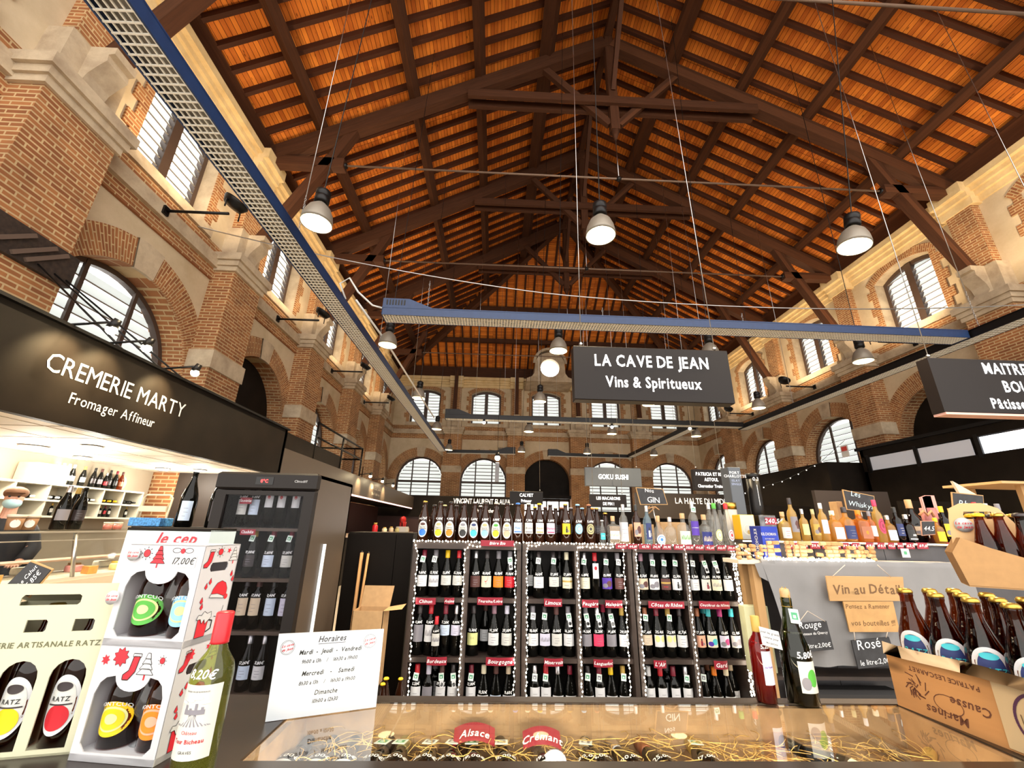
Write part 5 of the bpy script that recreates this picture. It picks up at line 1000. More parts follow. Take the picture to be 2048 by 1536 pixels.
# opening hours sheet
q = [P(555, 1268, Y=1.303), P(768, 1258, Y=1.399), P(752, 1415, Y=1.399), P(530, 1445, Y=1.303)]; q[3].z = q[2].z = CZ+.001; q[0].x = q[3].x-.004; c = q[3]
t = thing('opening_hours_sign', 'laminated white opening hours sheet standing on the counter glass', 'sign', c); L = [v-c for v in q]; nrm = (L[2]-L[3]).cross(L[0]-L[3]).normalized()
m = MB(); vs = [v+nrm*e for e in (0, -.004) for v in (L[3], L[2], L[1], L[0])]; m.add(vs, [(0, 1, 2, 3), (7, 6, 5, 4)]+[(i, i+4, (i+1) % 4+4, (i+1) % 4) for i in range(4)], M('laminated_sheet', (.58, .62, .67), .25)); m.build('sheet', t)
W = (L[2]-L[3]).length; HH = (L[0]-L[3]).length; ctr = (L[0]+L[1]+L[2]+L[3])/4; f = plane_fn(ctr, L[2]-L[3], L[0]-L[3]+L[1]-L[2], .0008); m = MB(); GI = M('grey_ink', (.05, .05, .06), .6)
for txt, s, y, mt in (('Horaires', .021, .073, GI), ('Mardi  -  Jeudi  -  Vendredi', .0155, .046, INK), ('9h00 à 13h    /    16h30 à 19h00', .0125, .025, GI), ('Mercredi    -    Samedi', .0155, -.004, INK), ('8h30 à 13h    /    16h30 à 19h00', .0125, -.025, GI), ('Dimanche', .0155, -.05, INK), ('10h00 à 12h30', .0125, -.068, GI)): m.text(txt.replace('à', 'a'), s, mt, lambda x, y_, y=y: f(x*.86, y+y_), shear=.22, bold=True)
m.add([f(x, y) for x, y in ((-.035, .068), (.035, .068), (.035, .0692), (-.035, .0692))], [(0, 1, 2, 3)], GI); m.build('printed_text', t)
for sx in (-1, 1):
    m = MB(); cx, cy_ = sx*W*.39-.005, .066; k = 24
    for r0, r1 in ((.0175, .0168), (.0145, .014)): vs = [f(cx+r*math.cos(2*math.pi*i/k), cy_+r*math.sin(2*math.pi*i/k)) for r in (r0, r1) for i in range(k)]; m.add(vs, [(i, (i+1) % k, k+(i+1) % k, k+i) for i in range(k)], GI)
    for j, tx in enumerate(('La cave', 'de Jean')): m.text(tx, .0085, PM('red'), lambda x, y, j=j: f(cx+x*.95+.2*y, cy_+.002-j*.0095+y+.15*x), shear=.2, bold=True)
    m.build('round_logo', t)
# wine bottle in front
bottle('wine_bottle', 'green glass bordeaux bottle with red capsule and white chateau label before the gift boxes', 'bottle', (-.556, 1.005, CZ), 'bordeaux', GREENG, 'red', 'offwhite', '8,20', 0, 'wine', lh=.118, lw=.086)
# Christmas beer gift boxes
GB = M('gift_box_card', (.57, .57, .60), .5); GIN_ = M('gift_box_inside', (.50, .49, .52), .7); RED = M('print_red', (.62, .015, .03), .5)
def blob(m, f, pts, mat): m.add([f(x, y) for x, y in pts], [tuple(range(len(pts)))], mat)
def outline(m, f, pts, w, mat, closed=True):
    n = len(pts)
    for i in range(n if closed else n-1):
        a, b = Vector(pts[i]), Vector(pts[(i+1) % n]); d = (b-a)
        if d.length < 1e-6: continue
        p = Vector((-d.y, d.x)).normalized()*w/2; blob(m, f, [a-p, b-p, b+p, a+p], mat)
def star(c, r0, r1, n): return [(c[0]+(r0 if i % 2 else r1)*math.cos(math.pi*i/n), c[1]+(r0 if i % 2 else r1)*math.sin(math.pi*i/n)) for i in range(2*n)]
def circ(c, r, n=14, sy=1): return [(c[0]+r*math.cos(2*math.pi*i/n), c[1]+r*sy*math.sin(2*math.pi*i/n)) for i in range(n)]
def bauble(m, f, c, r): blob(m, f, circ(c, r), RED); outline(m, f, circ(c, r), r*.15, INK); [outline(m, f, [(c[0]+1.3*r*math.cos(a), c[1]+1.3*r*math.sin(a)), (c[0]+1.75*r*math.cos(a), c[1]+1.75*r*math.sin(a))], r*.18, INK, False) for a in [i*math.pi/4 for i in range(8)]]
def xtree(m, f, c, s, mat):
    for k in range(4): w = s*(.15+.1*k); y = c[1]+s*(.35-.22*k); pts = [(c[0]-w, y-.11*s), (c[0]+w, y-.11*s), (c[0]+w*.45, y+.14*s), (c[0]-w*.45, y+.14*s)]; blob(m, f, pts, mat); outline(m, f, pts, s*.03, INK)
    outline(m, f, [(c[0], c[1]-.42*s), (c[0], c[1]-.65*s)], s*.08, RED, False)
def sock(m, f, c, s):
    pts = [(c[0]+x*s, c[1]+y*s) for x, y in ((-.05, .5), (.28, .5), (.18, -.15), (-.1, -.5), (-.4, -.5), (-.42, -.3), (-.15, -.1))]; blob(m, f, pts, RED); outline(m, f, pts, s*.05, INK); blob(m, lambda x, y: f(x, y)+Vector(), [(c[0]+x*s, c[1]+y*s) for x, y in ((-.1, .48), (.33, .48), (.33, .62), (-.1, .62))], WHITE); outline(m, f, [(c[0]+x*s, c[1]+y*s) for x, y in ((-.1, .48), (.33, .48), (.33, .62), (-.1, .62))], s*.04, INK)
def gift_box(label, loc, rz, lids, upper):
    W, D, H = .197, .117, .212; t = thing('beer_gift_box', label, 'box', loc, rz, 'christmas beer gift boxes'); e = .0025
    m = MB(); op = [(.016, .03), (.03, .016), (W-.03, .016), (W-.016, .03), (W-.016, .118), (W-.024, .14), (W-.036, .15), (W*.5+.042, .154)]+[(W*.5+.040*math.cos(a), .152-.026*math.sin(a)) for a in [math.pi*i/10 for i in range(1, 10)]]+[(W*.5-.042, .154), (.036, .15), (.024, .14), (.016, .118)]
    WF = lambda x, z, d: (x, d, z)
    for d in (0, e): flat_with_holes(m, (0, 0, W, H), [op], WF, GB, d)
    reveal(m, op, WF, 0, e, GB); m.box((0, 0, H-e), (W, D, H), GB); m.box((0, 0, 0), (W, D, .012), GB); m.box((0, D-e, 0), (W, D, H), GIN_); m.box((0, e, 0), (e, D, H), GIN_); m.build('box_shell', t)
    m = MB(); WS = lambda y, z, d: (W-d, y, z); hole = [(.03, .158), (.034, .152), (.082, .152), (.087, .158), (.087, .166), (.082, .172), (.034, .172), (.03, .166)]
    for d in (0, e): flat_with_holes(m, (e, 0, D, H), [hole], WS, GB, d)
    reveal(m, hole, WS, 0, e, GB); m.build('side_panel', t)
    m = MB(); f = lambda x, y: Vector((x, -.0008, y))
    if upper:
        bauble(m, f, (.05, .192), .0085); xtree(m, f, (.083, .188), .042, RED); bauble(m, f, (.026, .189), .006)
        for s in (-1, 1): outline(m, f, circ((.142+s*.016, .2), .011, 10, .5), .001, INK)
        blob(m, f, circ((.142, .199), .006), RED)
        blob(m, f, [(.118, .163), (.182, .163), (.182, .19), (.118, .19)], WHITE); m.text('17,00€', .021, INK, lambda x, y: f(.15+x, .17+y)+Vector((0, -.0008, 0)), shear=.3)
    else:
        blob(m, f, star((.022, .183), .006, .011, 7), RED); blob(m, f, star((.058, .19), .013, .019, 9), RED); outline(m, f, star((.058, .19), .013, .019, 9), .001, INK); sock(m, f, (.092, .17), .045); xtree(m, f, (.125, .178), .045, WHITE); bauble(m, f, (.16, .187), .006)
    m.build('front_print', t)
    m = MB(); g = lambda x, y: Vector((W+.0008, x, y))
    sock(m, g, (.022, .18), .035); bauble(m, g, (.052, .196), .0075) if upper else blob(m, g, star((.03, .192), .009, .014, 8), RED); xtree(m, g, (.1, .188), .034, WHITE); blob(m, g, star((.08, .198), .003, .008, 5), RED)
    # hat, drops and mug of the drawing
    hat = [(.05, .098), (.054, .112), (.064, .124), (.078, .128), (.092, .122), (.1, .108), (.1, .096), (.09, .09)]; blob(m, g, hat, RED); outline(m, g, hat, .0012, INK); band = [(.046, .094), (.05, .101), (.07, .1), (.09, .093), (.094, .087), (.07, .091)]; blob(m, lambda x, y: g(x, y)+Vector((.0006, 0, 0)), band, WHITE); outline(m, lambda x, y: g(x, y)+Vector((.0008, 0, 0)), band, .001, INK); blob(m, g, circ((.101, .09), .006), RED)
    mug = [(.028, .012), (.056, .012), (.06, .05), (.028, .05)]; blob(m, g, mug, RED); outline(m, g, mug, .0014, INK); outline(m, g, [(.06, .045), (.072, .042), (.072, .025), (.058, .02)], .003, INK, False); foam = [(.022, .05), (.026, .06), (.036, .058), (.042, .066), (.052, .06), (.064, .062), (.066, .05), (.05, .038), (.046, .048), (.04, .04), (.034, .05)]; blob(m, lambda x, y: g(x, y)+Vector((.0006, 0, 0)), foam, WHITE); outline(m, lambda x, y: g(x, y)+Vector((.0008, 0, 0)), foam, .0011, INK)
    for a, b in ((.03, .118), (.04, .128), (.105, .14), (.112, .128), (.026, .088), (.03, .075)): dp = [(a, b+.01), (a+.004, b), (a, b-.005), (a-.005, b)]; blob(m, g, dp, RED); outline(m, g, dp, .0008, INK)
    outline(m, g, [(.075, .05), (.095, .045), (.1, .07)], .0012, INK, False); m.build('side_print', t)
    return t
ux, uy = math.cos(-.142), math.sin(-.142); b0 = Vector((-.879, 1.12, CZ))
def inbox(x, y, z): return Vector((b0.x+ux*x-uy*y, b0.y+uy*x+ux*y, z))
for lv, lids in enumerate(([(.052, 'yellow', 'lime', 'cropped yellow'), (.148, 'orange', 'peach', 'cropped orange')], [(.056, 'green', 'lime', 'green montcuq'), (.152, 'lightblue', 'lime', 'light blue montcuq')])):
    z = CZ+.0005+lv*.2125
    gift_box(('white christmas beer gift box at the bottom of the pair', 'white christmas beer gift box on top, with a 17,00 price')[lv], (b0.x, b0.y, z), -.142, lids, lv)
    for x, lab, ink, nm in lids:
        p = inbox(x, .052, z+.0125); bt = bottle('beer_bottle', 'brown beer bottle with a %s round label in the %s gift box' % (nm, ('lower', 'upper')[lv]), 'bottle', p, 'beer33', BROWNT, 'black', lab, None, 0, 'round', 'beer bottles in the gift boxes', ink=ink, lh=.078, lw=.082, sc=.84)
        m = MB(); m.text('MONTCUQ', .012, WHITE, lambda x, y: cyl_fn(.0335, .1)(x, y-.001-10*x*x), bold=True); m.build('label_lettering', bt); bt.scale = (1.2, 1.2, .83)
    p = inbox(.105, .062, z+.0125); t = thing('beer_glass', 'clear tulip beer glass between the two bottles of the %s gift box' % ('lower', 'upper')[lv], 'glass', p, 0, 'tulip glasses in the gift boxes'); m = MB(); m.lathe([(.024, 0), (.024, .003), (.005, .008), (.004, .03), (.02, .045), (.031, .065), (.031, .085), (.024, .115), (.021, .135)], CLEAR, n=20); m.build('bowl', t)
# pale carton behind the gift boxes
t = thing('carton', 'pale blue carton with a red script word behind the gift boxes', 'box', (-.77, 1.36, CZ), -.05); m = MB(); a, b = P(247, 1056, Y=1.36), P(421, 1060, Y=1.36); hx = a.z-CZ; m.box((a.x+.77, 0, 0), (b.x+.77, .12, hx), M('pale_blue_card', (.55, .66, .70), .5), bev=.002); m.box((a.x+.77, -.001, hx-.006), (b.x+.77, .121, hx+.002), BLACK); m.build('carton_body', t)
m = MB(); m.text('le cep', .044, RED, lambda x, y: ((a.x+b.x)/2+.80+x*1.05, -.002, hx-.041+y), shear=.3, bold=True); m.build('script_print', t)
# six bottle carton of the brewery
CARD = M('cream_card', (.56, .55, .39), .6); W, D, H = .29, .18, .335; rz = .21; org = Vector((-.892-W*math.cos(rz), 1.148-W*math.sin(rz), CZ)); t = thing('beer_carton', 'cream six bottle beer carton with arched windows and a handle slot', 'box', org, rz)
m = MB(); WF = lambda x, z, d: (x, d, z); holes = []
for k in range(3):
    c = .055+k*.09; holes.append([(c-.034, .012), (c+.034, .012), (c+.034, .145)]+[(c+.034*math.cos(a_), .145+.034*math.sin(a_)) for a_ in [math.pi*i/8 for i in range(1, 8)]]+[(c-.034, .145)]); holes.append([(c-.02, .235), (c+.016, .235), (c+.02, .239), (c+.02, .256), (c+.016, .26), (c-.02, .26)])
holes.append([(.1, .29), (.21, .29), (.215, .295), (.215, .308), (.21, .312), (.105, .312), (.1, .306)])
for d in (0, .003): flat_with_holes(m, (0, 0, W, H), holes, WF, CARD, d)
for h in holes: reveal(m, h, WF, 0, .003, CARD)
m.build('front_panel', t); m = MB(); m.box((0, .003, 0), (.003, D, H-.06), CARD); m.box((W-.003, .003, 0), (W, D, H-.06), CARD); m.box((0, D-.003, 0), (W, D, H-.06), CARD); m.box((0, 0, 0), (W, D, .004), CARD); m.add([(0, .003, H), (W, .003, H), (W, D, H-.06), (0, D, H-.06)], [(0, 1, 2, 3)], CARD); m.build('box_shell', t)
m = MB(); m.text('BRASSERIE ARTISANALE RATZ', .0155, M('print_green_grey', (.12, .12, .06), .6), lambda x, y: Vector((.158+x*1.05, -.0008, .205+y)), bold=True); q_ = circ((.035, .222), .022, 18, .55); outline(m, lambda x, y: Vector((x, -.0008, y)), q_, .0012, M('print_green_grey')); m.text('RATZ', .016, M('print_green_grey'), lambda x, y: Vector((.035+x, -.0008, .216+y)), bold=True); m.build('front_print', t)
for k, (lab, nm) in enumerate((('orange', 'orange'), ('yellow', 'golden yellow'), ('red', 'red'))):
    p = Vector((.055+k*.09, .048, .0045)); p = Vector((org.x+p.x*math.cos(rz)-p.y*math.sin(rz), org.y+p.x*math.sin(rz)+p.y*math.cos(rz), CZ+p.z)); bottle('beer_bottle', 'brown beer bottle with %s oval label behind an arched window of the cream carton' % nm, 'bottle', p, 'beer75', BROWNT, 'gold', lab, None, 0, 'oval', 'beer bottles in the cream carton', lh=.115, lw=.082, ink='dark', rz=.1)
q = [(30, 1163), (66, 1124), (103, 1142), (57, 1191)]; t = slate('small tilted chalk price slate clipped to the cream carton', [(62, 1124), (103, 1140), (58, 1192), (17, 1168)], 1.13, [], frame=LIGHTWOOD, thick=.004)
a = [P(x, y, Y=1.13) for x, y in q]; m = MB(); ctr = sum(a, Vector())/4-t.location; uxv = (P(66, 1124, Y=1.13)-P(30, 1163, Y=1.13)).normalized(); uyv = Vector((-uxv.z, 0, uxv.x)); f = plane_fn(ctr+Vector((0, -.005, 0)), uxv, uyv, 0)
m.text('Le Cahut', .013, CHALK, lambda x, y: f(x, .004+y), shear=.2); m.text('15,85€', .016, CHALK, lambda x, y: f(x, -.014+y), shear=.2); m.build('chalk_writing', t)
for k, (px, py, d) in enumerate(((225, 1195, 'cream carton and the gift boxes'), (268, 1108, 'upper gift box'))):
    p = P(px, py, Y=1.11); t = thing('medallion_sticker', 'round white sticker with red script on the %s' % d, 'sticker', p, 0); m = MB(); m.lathe([(.014, 0), (.015, .0015), (1e-6, .002)], WHITE, n=16, M4=Matrix.Rotation(math.pi/2, 4, 'X') @ Matrix.Rotation(.2, 4, 'Z')); m.build('paper_disc', t); m = MB(); [m.text(tx, .007, RED, lambda x, y, j=j: (x, -.003, .002-j*.008+y), shear=.3, bold=True) for j, tx in enumerate(('La cave', 'de Jean'))]; m.build('red_script', t)
# ---------------------------------------------------------------- wine fridge
FX0, FX1, FYF, FZ = -1.615, -1.052, 2.6, 1.755; t = thing('wine_fridge', 'tall black wine fridge with a glass door and a red digital display', 'fridge', (0, FYF, 0)); FB = M('fridge_black', (.012, .009, .008), .5, spec=.25); FS = M('fridge_side', (.11, .085, .065), .4, .3)
m = MB(); m.box((FX1-.02, 0, 0), (FX1, .6, FZ), FS); m.box((FX0, 0, 0), (FX0+.02, .6, FZ), FB); m.box((FX0, 0, FZ-.02), (FX1, .6, FZ), FB); m.box((FX0, .58, 0), (FX1, .6, FZ), FB); m.box((FX0, 0, 0), (FX1, .6, .1), FB); m.build('cabinet_shell', t)
m = MB(); m.box((FX0-.01, -.05, FZ-.095), (FX1+.005, .0, FZ+.005), FB, bev=.012); m.build('control_panel', t)
m = MB(); m.box((-1.4, -.053, FZ-.066), (-1.3, -.05, FZ-.022), INK); m.text('8°C', .026, M('red_led', (1, .03, .03), .5, emit=3), lambda x, y: (-1.35+x, -.054, FZ-.054+y), bold=True); m.text('Climadiff', .02, M('panel_print', (.5, .5, .5), .5), lambda x, y: (-1.14+x, -.052, FZ-.05+y)); m.build('display', t)
d = t; m = MB()
for a, b in (((FX0, -.05, .1), (FX0+.06, -.005, FZ-.1)), ((FX1-.06, -.05, .1), (FX1, -.005, FZ-.1)), ((FX0+.06, -.05, .1), (FX1-.06, -.005, .16)), ((FX0+.06, -.05, FZ-.125), (FX1-.06, -.005, FZ-.1))): m.box(a, b, FB)
dr = m.build('door', t); m = MB(); m.box((FX0+.06, -.035, .16), (FX1-.06, -.03, FZ-.125), thin_glass('fridge_glass', (.86, .86, .88), .03, .3)); m.build('door_glass', dr)
m = MB(); m.box((FX1+.001, .2, .55), (FX1+.012, .225, 1.36), M('white_tube', (.85, .9, .92), .4, emit=.25)); m.build('white_profile', t)
SHZ = (1.452, 1.185, .925, .64)
for z in SHZ: m = MB(); m.box((FX0+.02, .01, z-.02), (FX1-.02, .56, z-.002), M('fridge_shelf', (.07, .045, .03), .5)); m.build('shelf_board', t)
FR = {0: [(482, 'silver', 'offwhite'), (506, 'silver', 'paleblue'), (535, 'dark', 'white'), (560, 'dark', 'white'), (589, 'dark', 'white')], 1: [(497, 'gold', 'dark'), (535, 'darkred', 'paleblue'), (572, 'darkred', 'offwhite'), (596, 'cream', 'cream')], 2: [(482, 'dark', 'beige'), (507, 'brown', 'beige'), (538, 'black', 'paleblue'), (567, 'black', 'lilac')], 3: [(490, 'silver', 'paleblue'), (520, 'silver', 'white')]}
for r_, lst in FR.items():
    for px, cap, lab in lst:
        p = P(px, (1040, 1140, 1235, 1340)[r_], Y=FYF+.06); kw = dict(art='high', ink='red', lw=.06) if (r_ == 0 and lab == 'white') else {}
        x = min(max(p.x, FX0+.065), FX1-.066)
        bottle('wine_bottle', '%s capsule and %s label bottle on the %s fridge shelf' % (N_(cap), N_(lab), ('top', 'second', 'third', 'fourth')[r_])+(', %s heart label' % {535: 'first', 560: 'second', 589: 'third'}[px] if kw else ''), 'bottle', (x, FYF+.06, SHZ[r_]), 'bordeaux' if r_ in (0, 2) else 'burgundy', None, cap, lab, ('12,60', '57,00', '39,00', '31,80')[(px+r_) % 4], 1 if r_ == 1 else 0, group='wine bottles in the fridge', sc=.86, **kw)
for k, (x0, x1, y0, y1, tx) in enumerate(((482, 503, 995, 1008, 'Savoie'), (482, 510, 1058, 1070, 'Chablis'))): card('red %s card on the fridge shelf edge' % tx.lower(), tx, x0, x1, y0, y1, FYF+.006)
# black shelf unit with two magnums behind the cartons
t = thing('shelf_unit', 'low black shelf unit beside the wine fridge carrying two magnums', 'shelf', (-2.2, 3.05, 0)); m = MB(); m.box((P(262, 1056, Y=3.05).x+2.2, 0, 0), (.52, .4, 1.44), BLACK); m.build('body', t)
for px, nm, lab in ((372, 'magnum of dark green glass with pale label, before the brown door', 'paleblue'), (432, 'magnum half hidden by the wine fridge', 'dark')): bottle('magnum_bottle', nm, 'bottle', (P(px, 1040, Y=3.15).x, 3.13, 1.44), 'magnum', GLASS_D, None, lab, None, 0, None, 'magnums on the shelf unit', lh=.13, lw=.07, rz=.5)
p = P(305, 1050, Y=3.2); m = MB(); m.box((-.09, 0, 0), (.12, .12, .055), M('blue_pattern', (.06, .25, .55), .5, var=.6, scale=80), bev=.003); tag(m.build('blue_box', None, (p.x, 3.1, 1.441)), 'small blue patterned box on the shelf unit', 'box')
t = thing('card_stand', 'cream wire card stand before the brick pier', 'stand', (P(300, 1050, Y=3.35).x, 3.35, 1.441)); m = MB(); m.tube([(-.11, 0, .02), (-.1, 0, .2), (-.08, 0, .22), (.09, 0, .22), (.11, 0, .2), (.1, 0, .02), (.08, 0, 0), (-.09, 0, 0), (-.11, 0, .02)], .007, M('cream_metal', (.7, .6, .42), .4), n=6); m.build('wire_frame', t); m = MB(); m.box((-.1, -.02, .1), (.095, .02, .14), M('cream_metal')); m.build('tray', t)
# black cupboards, poles, boxes between fridge and rack
t = thing('black_cupboard', 'black double door cupboard between the wine fridge and the wine rack', 'cupboard', (0, 3.45, 0)); a = P(697, 1064, Y=3.45); m = MB(); m.box((a.x, .02, 0), (-.62, .4, a.z), BLACK); m.build('body', t)
xm = P(790, 1100, Y=3.45).x
for x0, x1 in ((a.x, xm-.002), (xm+.002, -.62)): m = MB(); m.box((x0, 0, .02), (x1, .02, a.z-.01), BLACK); m.build('door', t)
for k, (q0, q1, d) in enumerate(((((724, 1105)), ((702, 1270)), 'thicker one'), (((737, 1106)), ((712, 1262)), 'thinner one'))):
    a, b = P(*q0, Y=3.41), P(*q1, Y=3.36); dd = (a-b).normalized(); c = b-dd*((b.z)/dd.z); m = MB(); m.cyl(c, a, .012-.003*k, M('pole_wood', (.48, .25, .09), .6), n=10); m.sphere(a, .012-.002*k, BLACKM, n=8, m=5); tag(m.build('wooden_pole'), 'wooden pole leaning on the black cupboard, %s' % d, 'pole', 'wooden poles')
t = thing('carton', 'open kraft carton with raised flaps before the black cupboard', 'box', (P(735, 1250, Y=2.95).x, 2.95, .55)); m = MB()
for a, b in (((-.1, 0, 0), (.09, .004, .42)), ((-.1, .16, 0), (.09, .164, .42)), ((-.1, 0, 0), (-.096, .16, .42)), ((.086, 0, 0), (.09, .16, .42)), ((-.1, 0, 0), (.09, .16, .004))): m.box(a, b, KRAFT)
m.build('carton_body', t); m = MB(); m.add([(-.1, .162, .42), (.09, .162, .42), (.1, .2, .54), (-.1, .2, .54)], [(0, 1, 2, 3)], KRAFT); m.add([(.088, 0, .42), (.088, .16, .42), (.2, .15, .44), (.2, .01, .43)], [(0, 1, 2, 3)], KRAFT); m.build('flap', t)
m = MB(); m.box((-1.0, 2.9, 0), (-.66, 3.13, .549), BLACK); tag(m.build('plinth_box'), 'dark plinth under the open kraft carton', 'box')
t = thing('carton', 'low open carton of yellow capped bottles at the foot of the rack', 'box', (-.60, 2.6, .25)); m = MB(); m.box((-.1, 0, -.25), (.1, .14, .25), KRAFT, bev=.003); m.build('carton_body', t)
for k, (px, py) in enumerate(((766, 1366), (772, 1356), (800, 1358))):
    p = P(px, py, Y=2.64+.03*k); bottle('beer_bottle', 'small brown bottle with yellow cap standing low by the rack, %s' % ('front one', 'middle one', 'one beside the rack edge')[k], 'bottle', (p.x, 2.64+.04*k, .501), 'beer33', GLASS_B, 'yellow', None, None, 0, None, 'yellow capped bottles', sc=max(.5, (p.z-.5)/.23))
# ---------------------------------------------------------------- bottles standing on the counter's back rim
t = bottle('juice_bottle', 'red grape juice bottle with lilac label and gold cap on the counter rim', 'bottle', (.832, 1.452, CZ), 'bordeaux', REDJ, 'gold', 'lilac', '5,20', 0, 'text', ink='purple', txt='Jus Raisin', lh=.115, lw=.05, sc=.76, rz=.25)
m = MB(); m.lathe([(1e-6, .006), (.0345, .006), (.0345, .19), (.03, .205), (1e-6, .206)], M('grape_juice', (.32, .006, .012), .15), n=20); m.build('juice', t)
m = MB(); T = Matrix.Translation((.018, -.046, .262)) @ Matrix.Rotation(-.35, 4, 'X') @ Matrix.Rotation(.25, 4, 'Y'); m.box((-.045, 0, -.065), (.045, .001, 0), WHITE, T); [m.text(tx, .0135, INK, lambda x, y, j=j: T @ Vector((x, -.0008, -.02-j*.018+y)), shear=.2) for j, tx in enumerate(('pour les grands', 'comme pour', 'les petits'))]; m.build('paper_note', t)
t = bottle('cider_bottle', 'dark cider bottle with wired cork, organic tag and green house label on the counter rim', 'bottle', (.944, 1.452, CZ), 'cider', thin_glass('cider_glass', (.16, .21, .05)), None, 'offwhite', '5,80', 1, 'patch', ink='green', lh=.085, lw=.062, sc=.95, rz=.12)
m = MB(); m.lathe([(.0125, .29), (.015, .3), (.016, .315), (.013, .325), (1e-6, .327)], PM('cork'), n=14); m.build('cork', t)
m = MB(); [m.tube([(.016*math.cos(a), .016*math.sin(a), .27), (.018*math.cos(a), .018*math.sin(a), .3), (.006*math.cos(a), .006*math.sin(a), .33)], .001, PM('gold', .3, 1), n=4) for a in (0, 1.57, 3.14, 4.71)]; m.tube(circle3 := [(.0165*math.cos(a*.628), .0165*math.sin(a*.628), .272) for a in range(11)], .0012, PM('gold', .3, 1), n=4); m.build('wire_cage', t)
m = MB(); m.lathe([(1e-6, .006), (.0415, .006), (.0415, .13), (.03, .2), (1e-6, .21)], M('cider_liquid', (.012, .016, .004), .2), n=20); m.build('cider', t)
# ---------------------------------------------------------------- wooden wine crate with beer bottles
KX = 1.262; t = thing('wine_crate', 'wooden wine crate with burnt lettering, full of beer bottles', 'crate', (KX, 1.0, CZ), .09); m = MB()
Y1 = .44; CH = .152; CWD = .34
for a, b in (((0, 0, 0), (.012, Y1, CH)), ((CWD-.012, 0, 0), (CWD, Y1, CH)), ((.012, Y1-.012, 0), (CWD-.012, Y1, CH)), ((.012, 0, 0), (CWD-.012, .012, CH)), ((.012, .012, 0), (CWD-.012, Y1-.012, .01))):
    A_, B_ = Vector(a), Vector(b); big = max(range(3), key=lambda i: (B_-A_)[i]); c0 = (A_+B_)/2; d_ = [0, 0, 0]; d_[big] = (B_-A_)[big]/2
    oth = [i for i in range(3) if i != big]
    m.beam(c0-Vector(d_), c0+Vector(d_), (B_-A_)[oth[0]], (B_-A_)[oth[1]], CRATEW)
m.build('crate_body', t)
BURN = M('burnt_print', (.10, .03, .012), .7); m = MB(); g = lambda x, y: Vector((-.0008, Y1-.02-x, y))
gu = lambda x, y: g(.18-x, .118-y)
m.text('PATRICE LESCARRET', .0165, BURN, lambda x, y: gu(x*1.05+.05, y), bold=True); m.text('Causse', .03, BURN, lambda x, y: gu(x-.005, y+.045), shear=.2, bold=True); m.text('Marines', .03, BURN, lambda x, y: gu(x+.06, y+.085), shear=.2, bold=True)
outline(m, lambda x, y: g(x, y), circ((.13, .05), .036, 18, .6), .002, BURN)
for k in range(26): a = random.uniform(0, 6.3); r_ = random.uniform(.0, .028); outline(m, g, [(.05+r_*math.cos(a), .065+r_*math.sin(a)), (.05+(r_+.012)*math.cos(a+.6), .065+(r_+.012)*math.sin(a+.6))], .0028, BURN, False)
m.build('burnt_lettering', t)
LIN = M('liner_paper', (.50, .35, .21), .5); m = MB(); vs = []
for i in range(9):
    u = i/8; vs += [(.006, .02+u*.41, CH-.004), (-.012-.006*math.sin(u*9), .02+u*.41, CH+.018+.003*math.sin(u*6)), (-.016-.004*math.sin(u*7), .02+u*.41, CH-.012+.005*math.sin(u*5))]
m.add(vs, [(i*3+j, i*3+j+1, i*3+j+4, i*3+j+3) for i in range(8) for j in (0, 1)]+[(i*3+j+3, i*3+j+4, i*3+j+1, i*3+j) for i in range(8) for j in (0, 1)], LIN, smooth=True); m.build('paper_liner', t)
m = MB(); n = 28; gy = lambda x, y: Vector((-.003, .125-x, .075+y)); m.box((-.003, -.02, 0.005), (-.0005, .17, .148), M('label_wood', (.50, .36, .20), .6)); g2 = lambda x, y: Vector((-.0042, .075-x, .077+y))
outline(m, g2, circ((0, 0), .062, 30), .006, M('label_violet', (.06, .015, .05), .5)); gold = M('label_line', (.12, .07, .03), .6)
for pts in ([(-.045, -.01), (-.03, .02), (-.01, .005), (.01, -.02), (.03, -.015)], [(-.02, .03), (0, .035), (.012, .015), (.005, -.01), (-.012, -.03)], [(-.03, -.03), (-.01, -.04), (.02, -.035)], [(.0, .02), (.03, .03), (.045, .0)], [(-.05, .01), (-.048, -.02)]): outline(m, g2, pts, .0022, gold, False)
m.build('round_label', t)
crate = t; cr = lambda x, y, z: Vector((KX+x*math.cos(.09)-y*math.sin(.09), 1.0+x*math.sin(.09)+y*math.cos(.09), CZ+z))
k = 0; ordn = ('first', 'second', 'third', 'fourth', 'fifth')
for j, yy in enumerate((.385, .297, .209, .121, .04)):
    for i, xx_ in enumerate((.062, .15, .238)):
        if i == 2 and j > 2: continue
        bottle('beer_bottle', 'brown beer bottle with gold cap in the wooden crate, %s of the %s' % (ordn[j], ('burnt side row', 'middle row', 'inner row')[i]), 'bottle', cr(xx_, yy, .0105), 'beer75', BROWNT, 'gold', 'darkblue' if i == 0 else None, '2,90' if (i == 0 and j == 3) else None, 0, 'oval', 'beer bottles in the wooden crate', ink='teal', lh=.092, lw=.085, lz=.04, sc=1.1, rz=-.75 if j else -1.0)
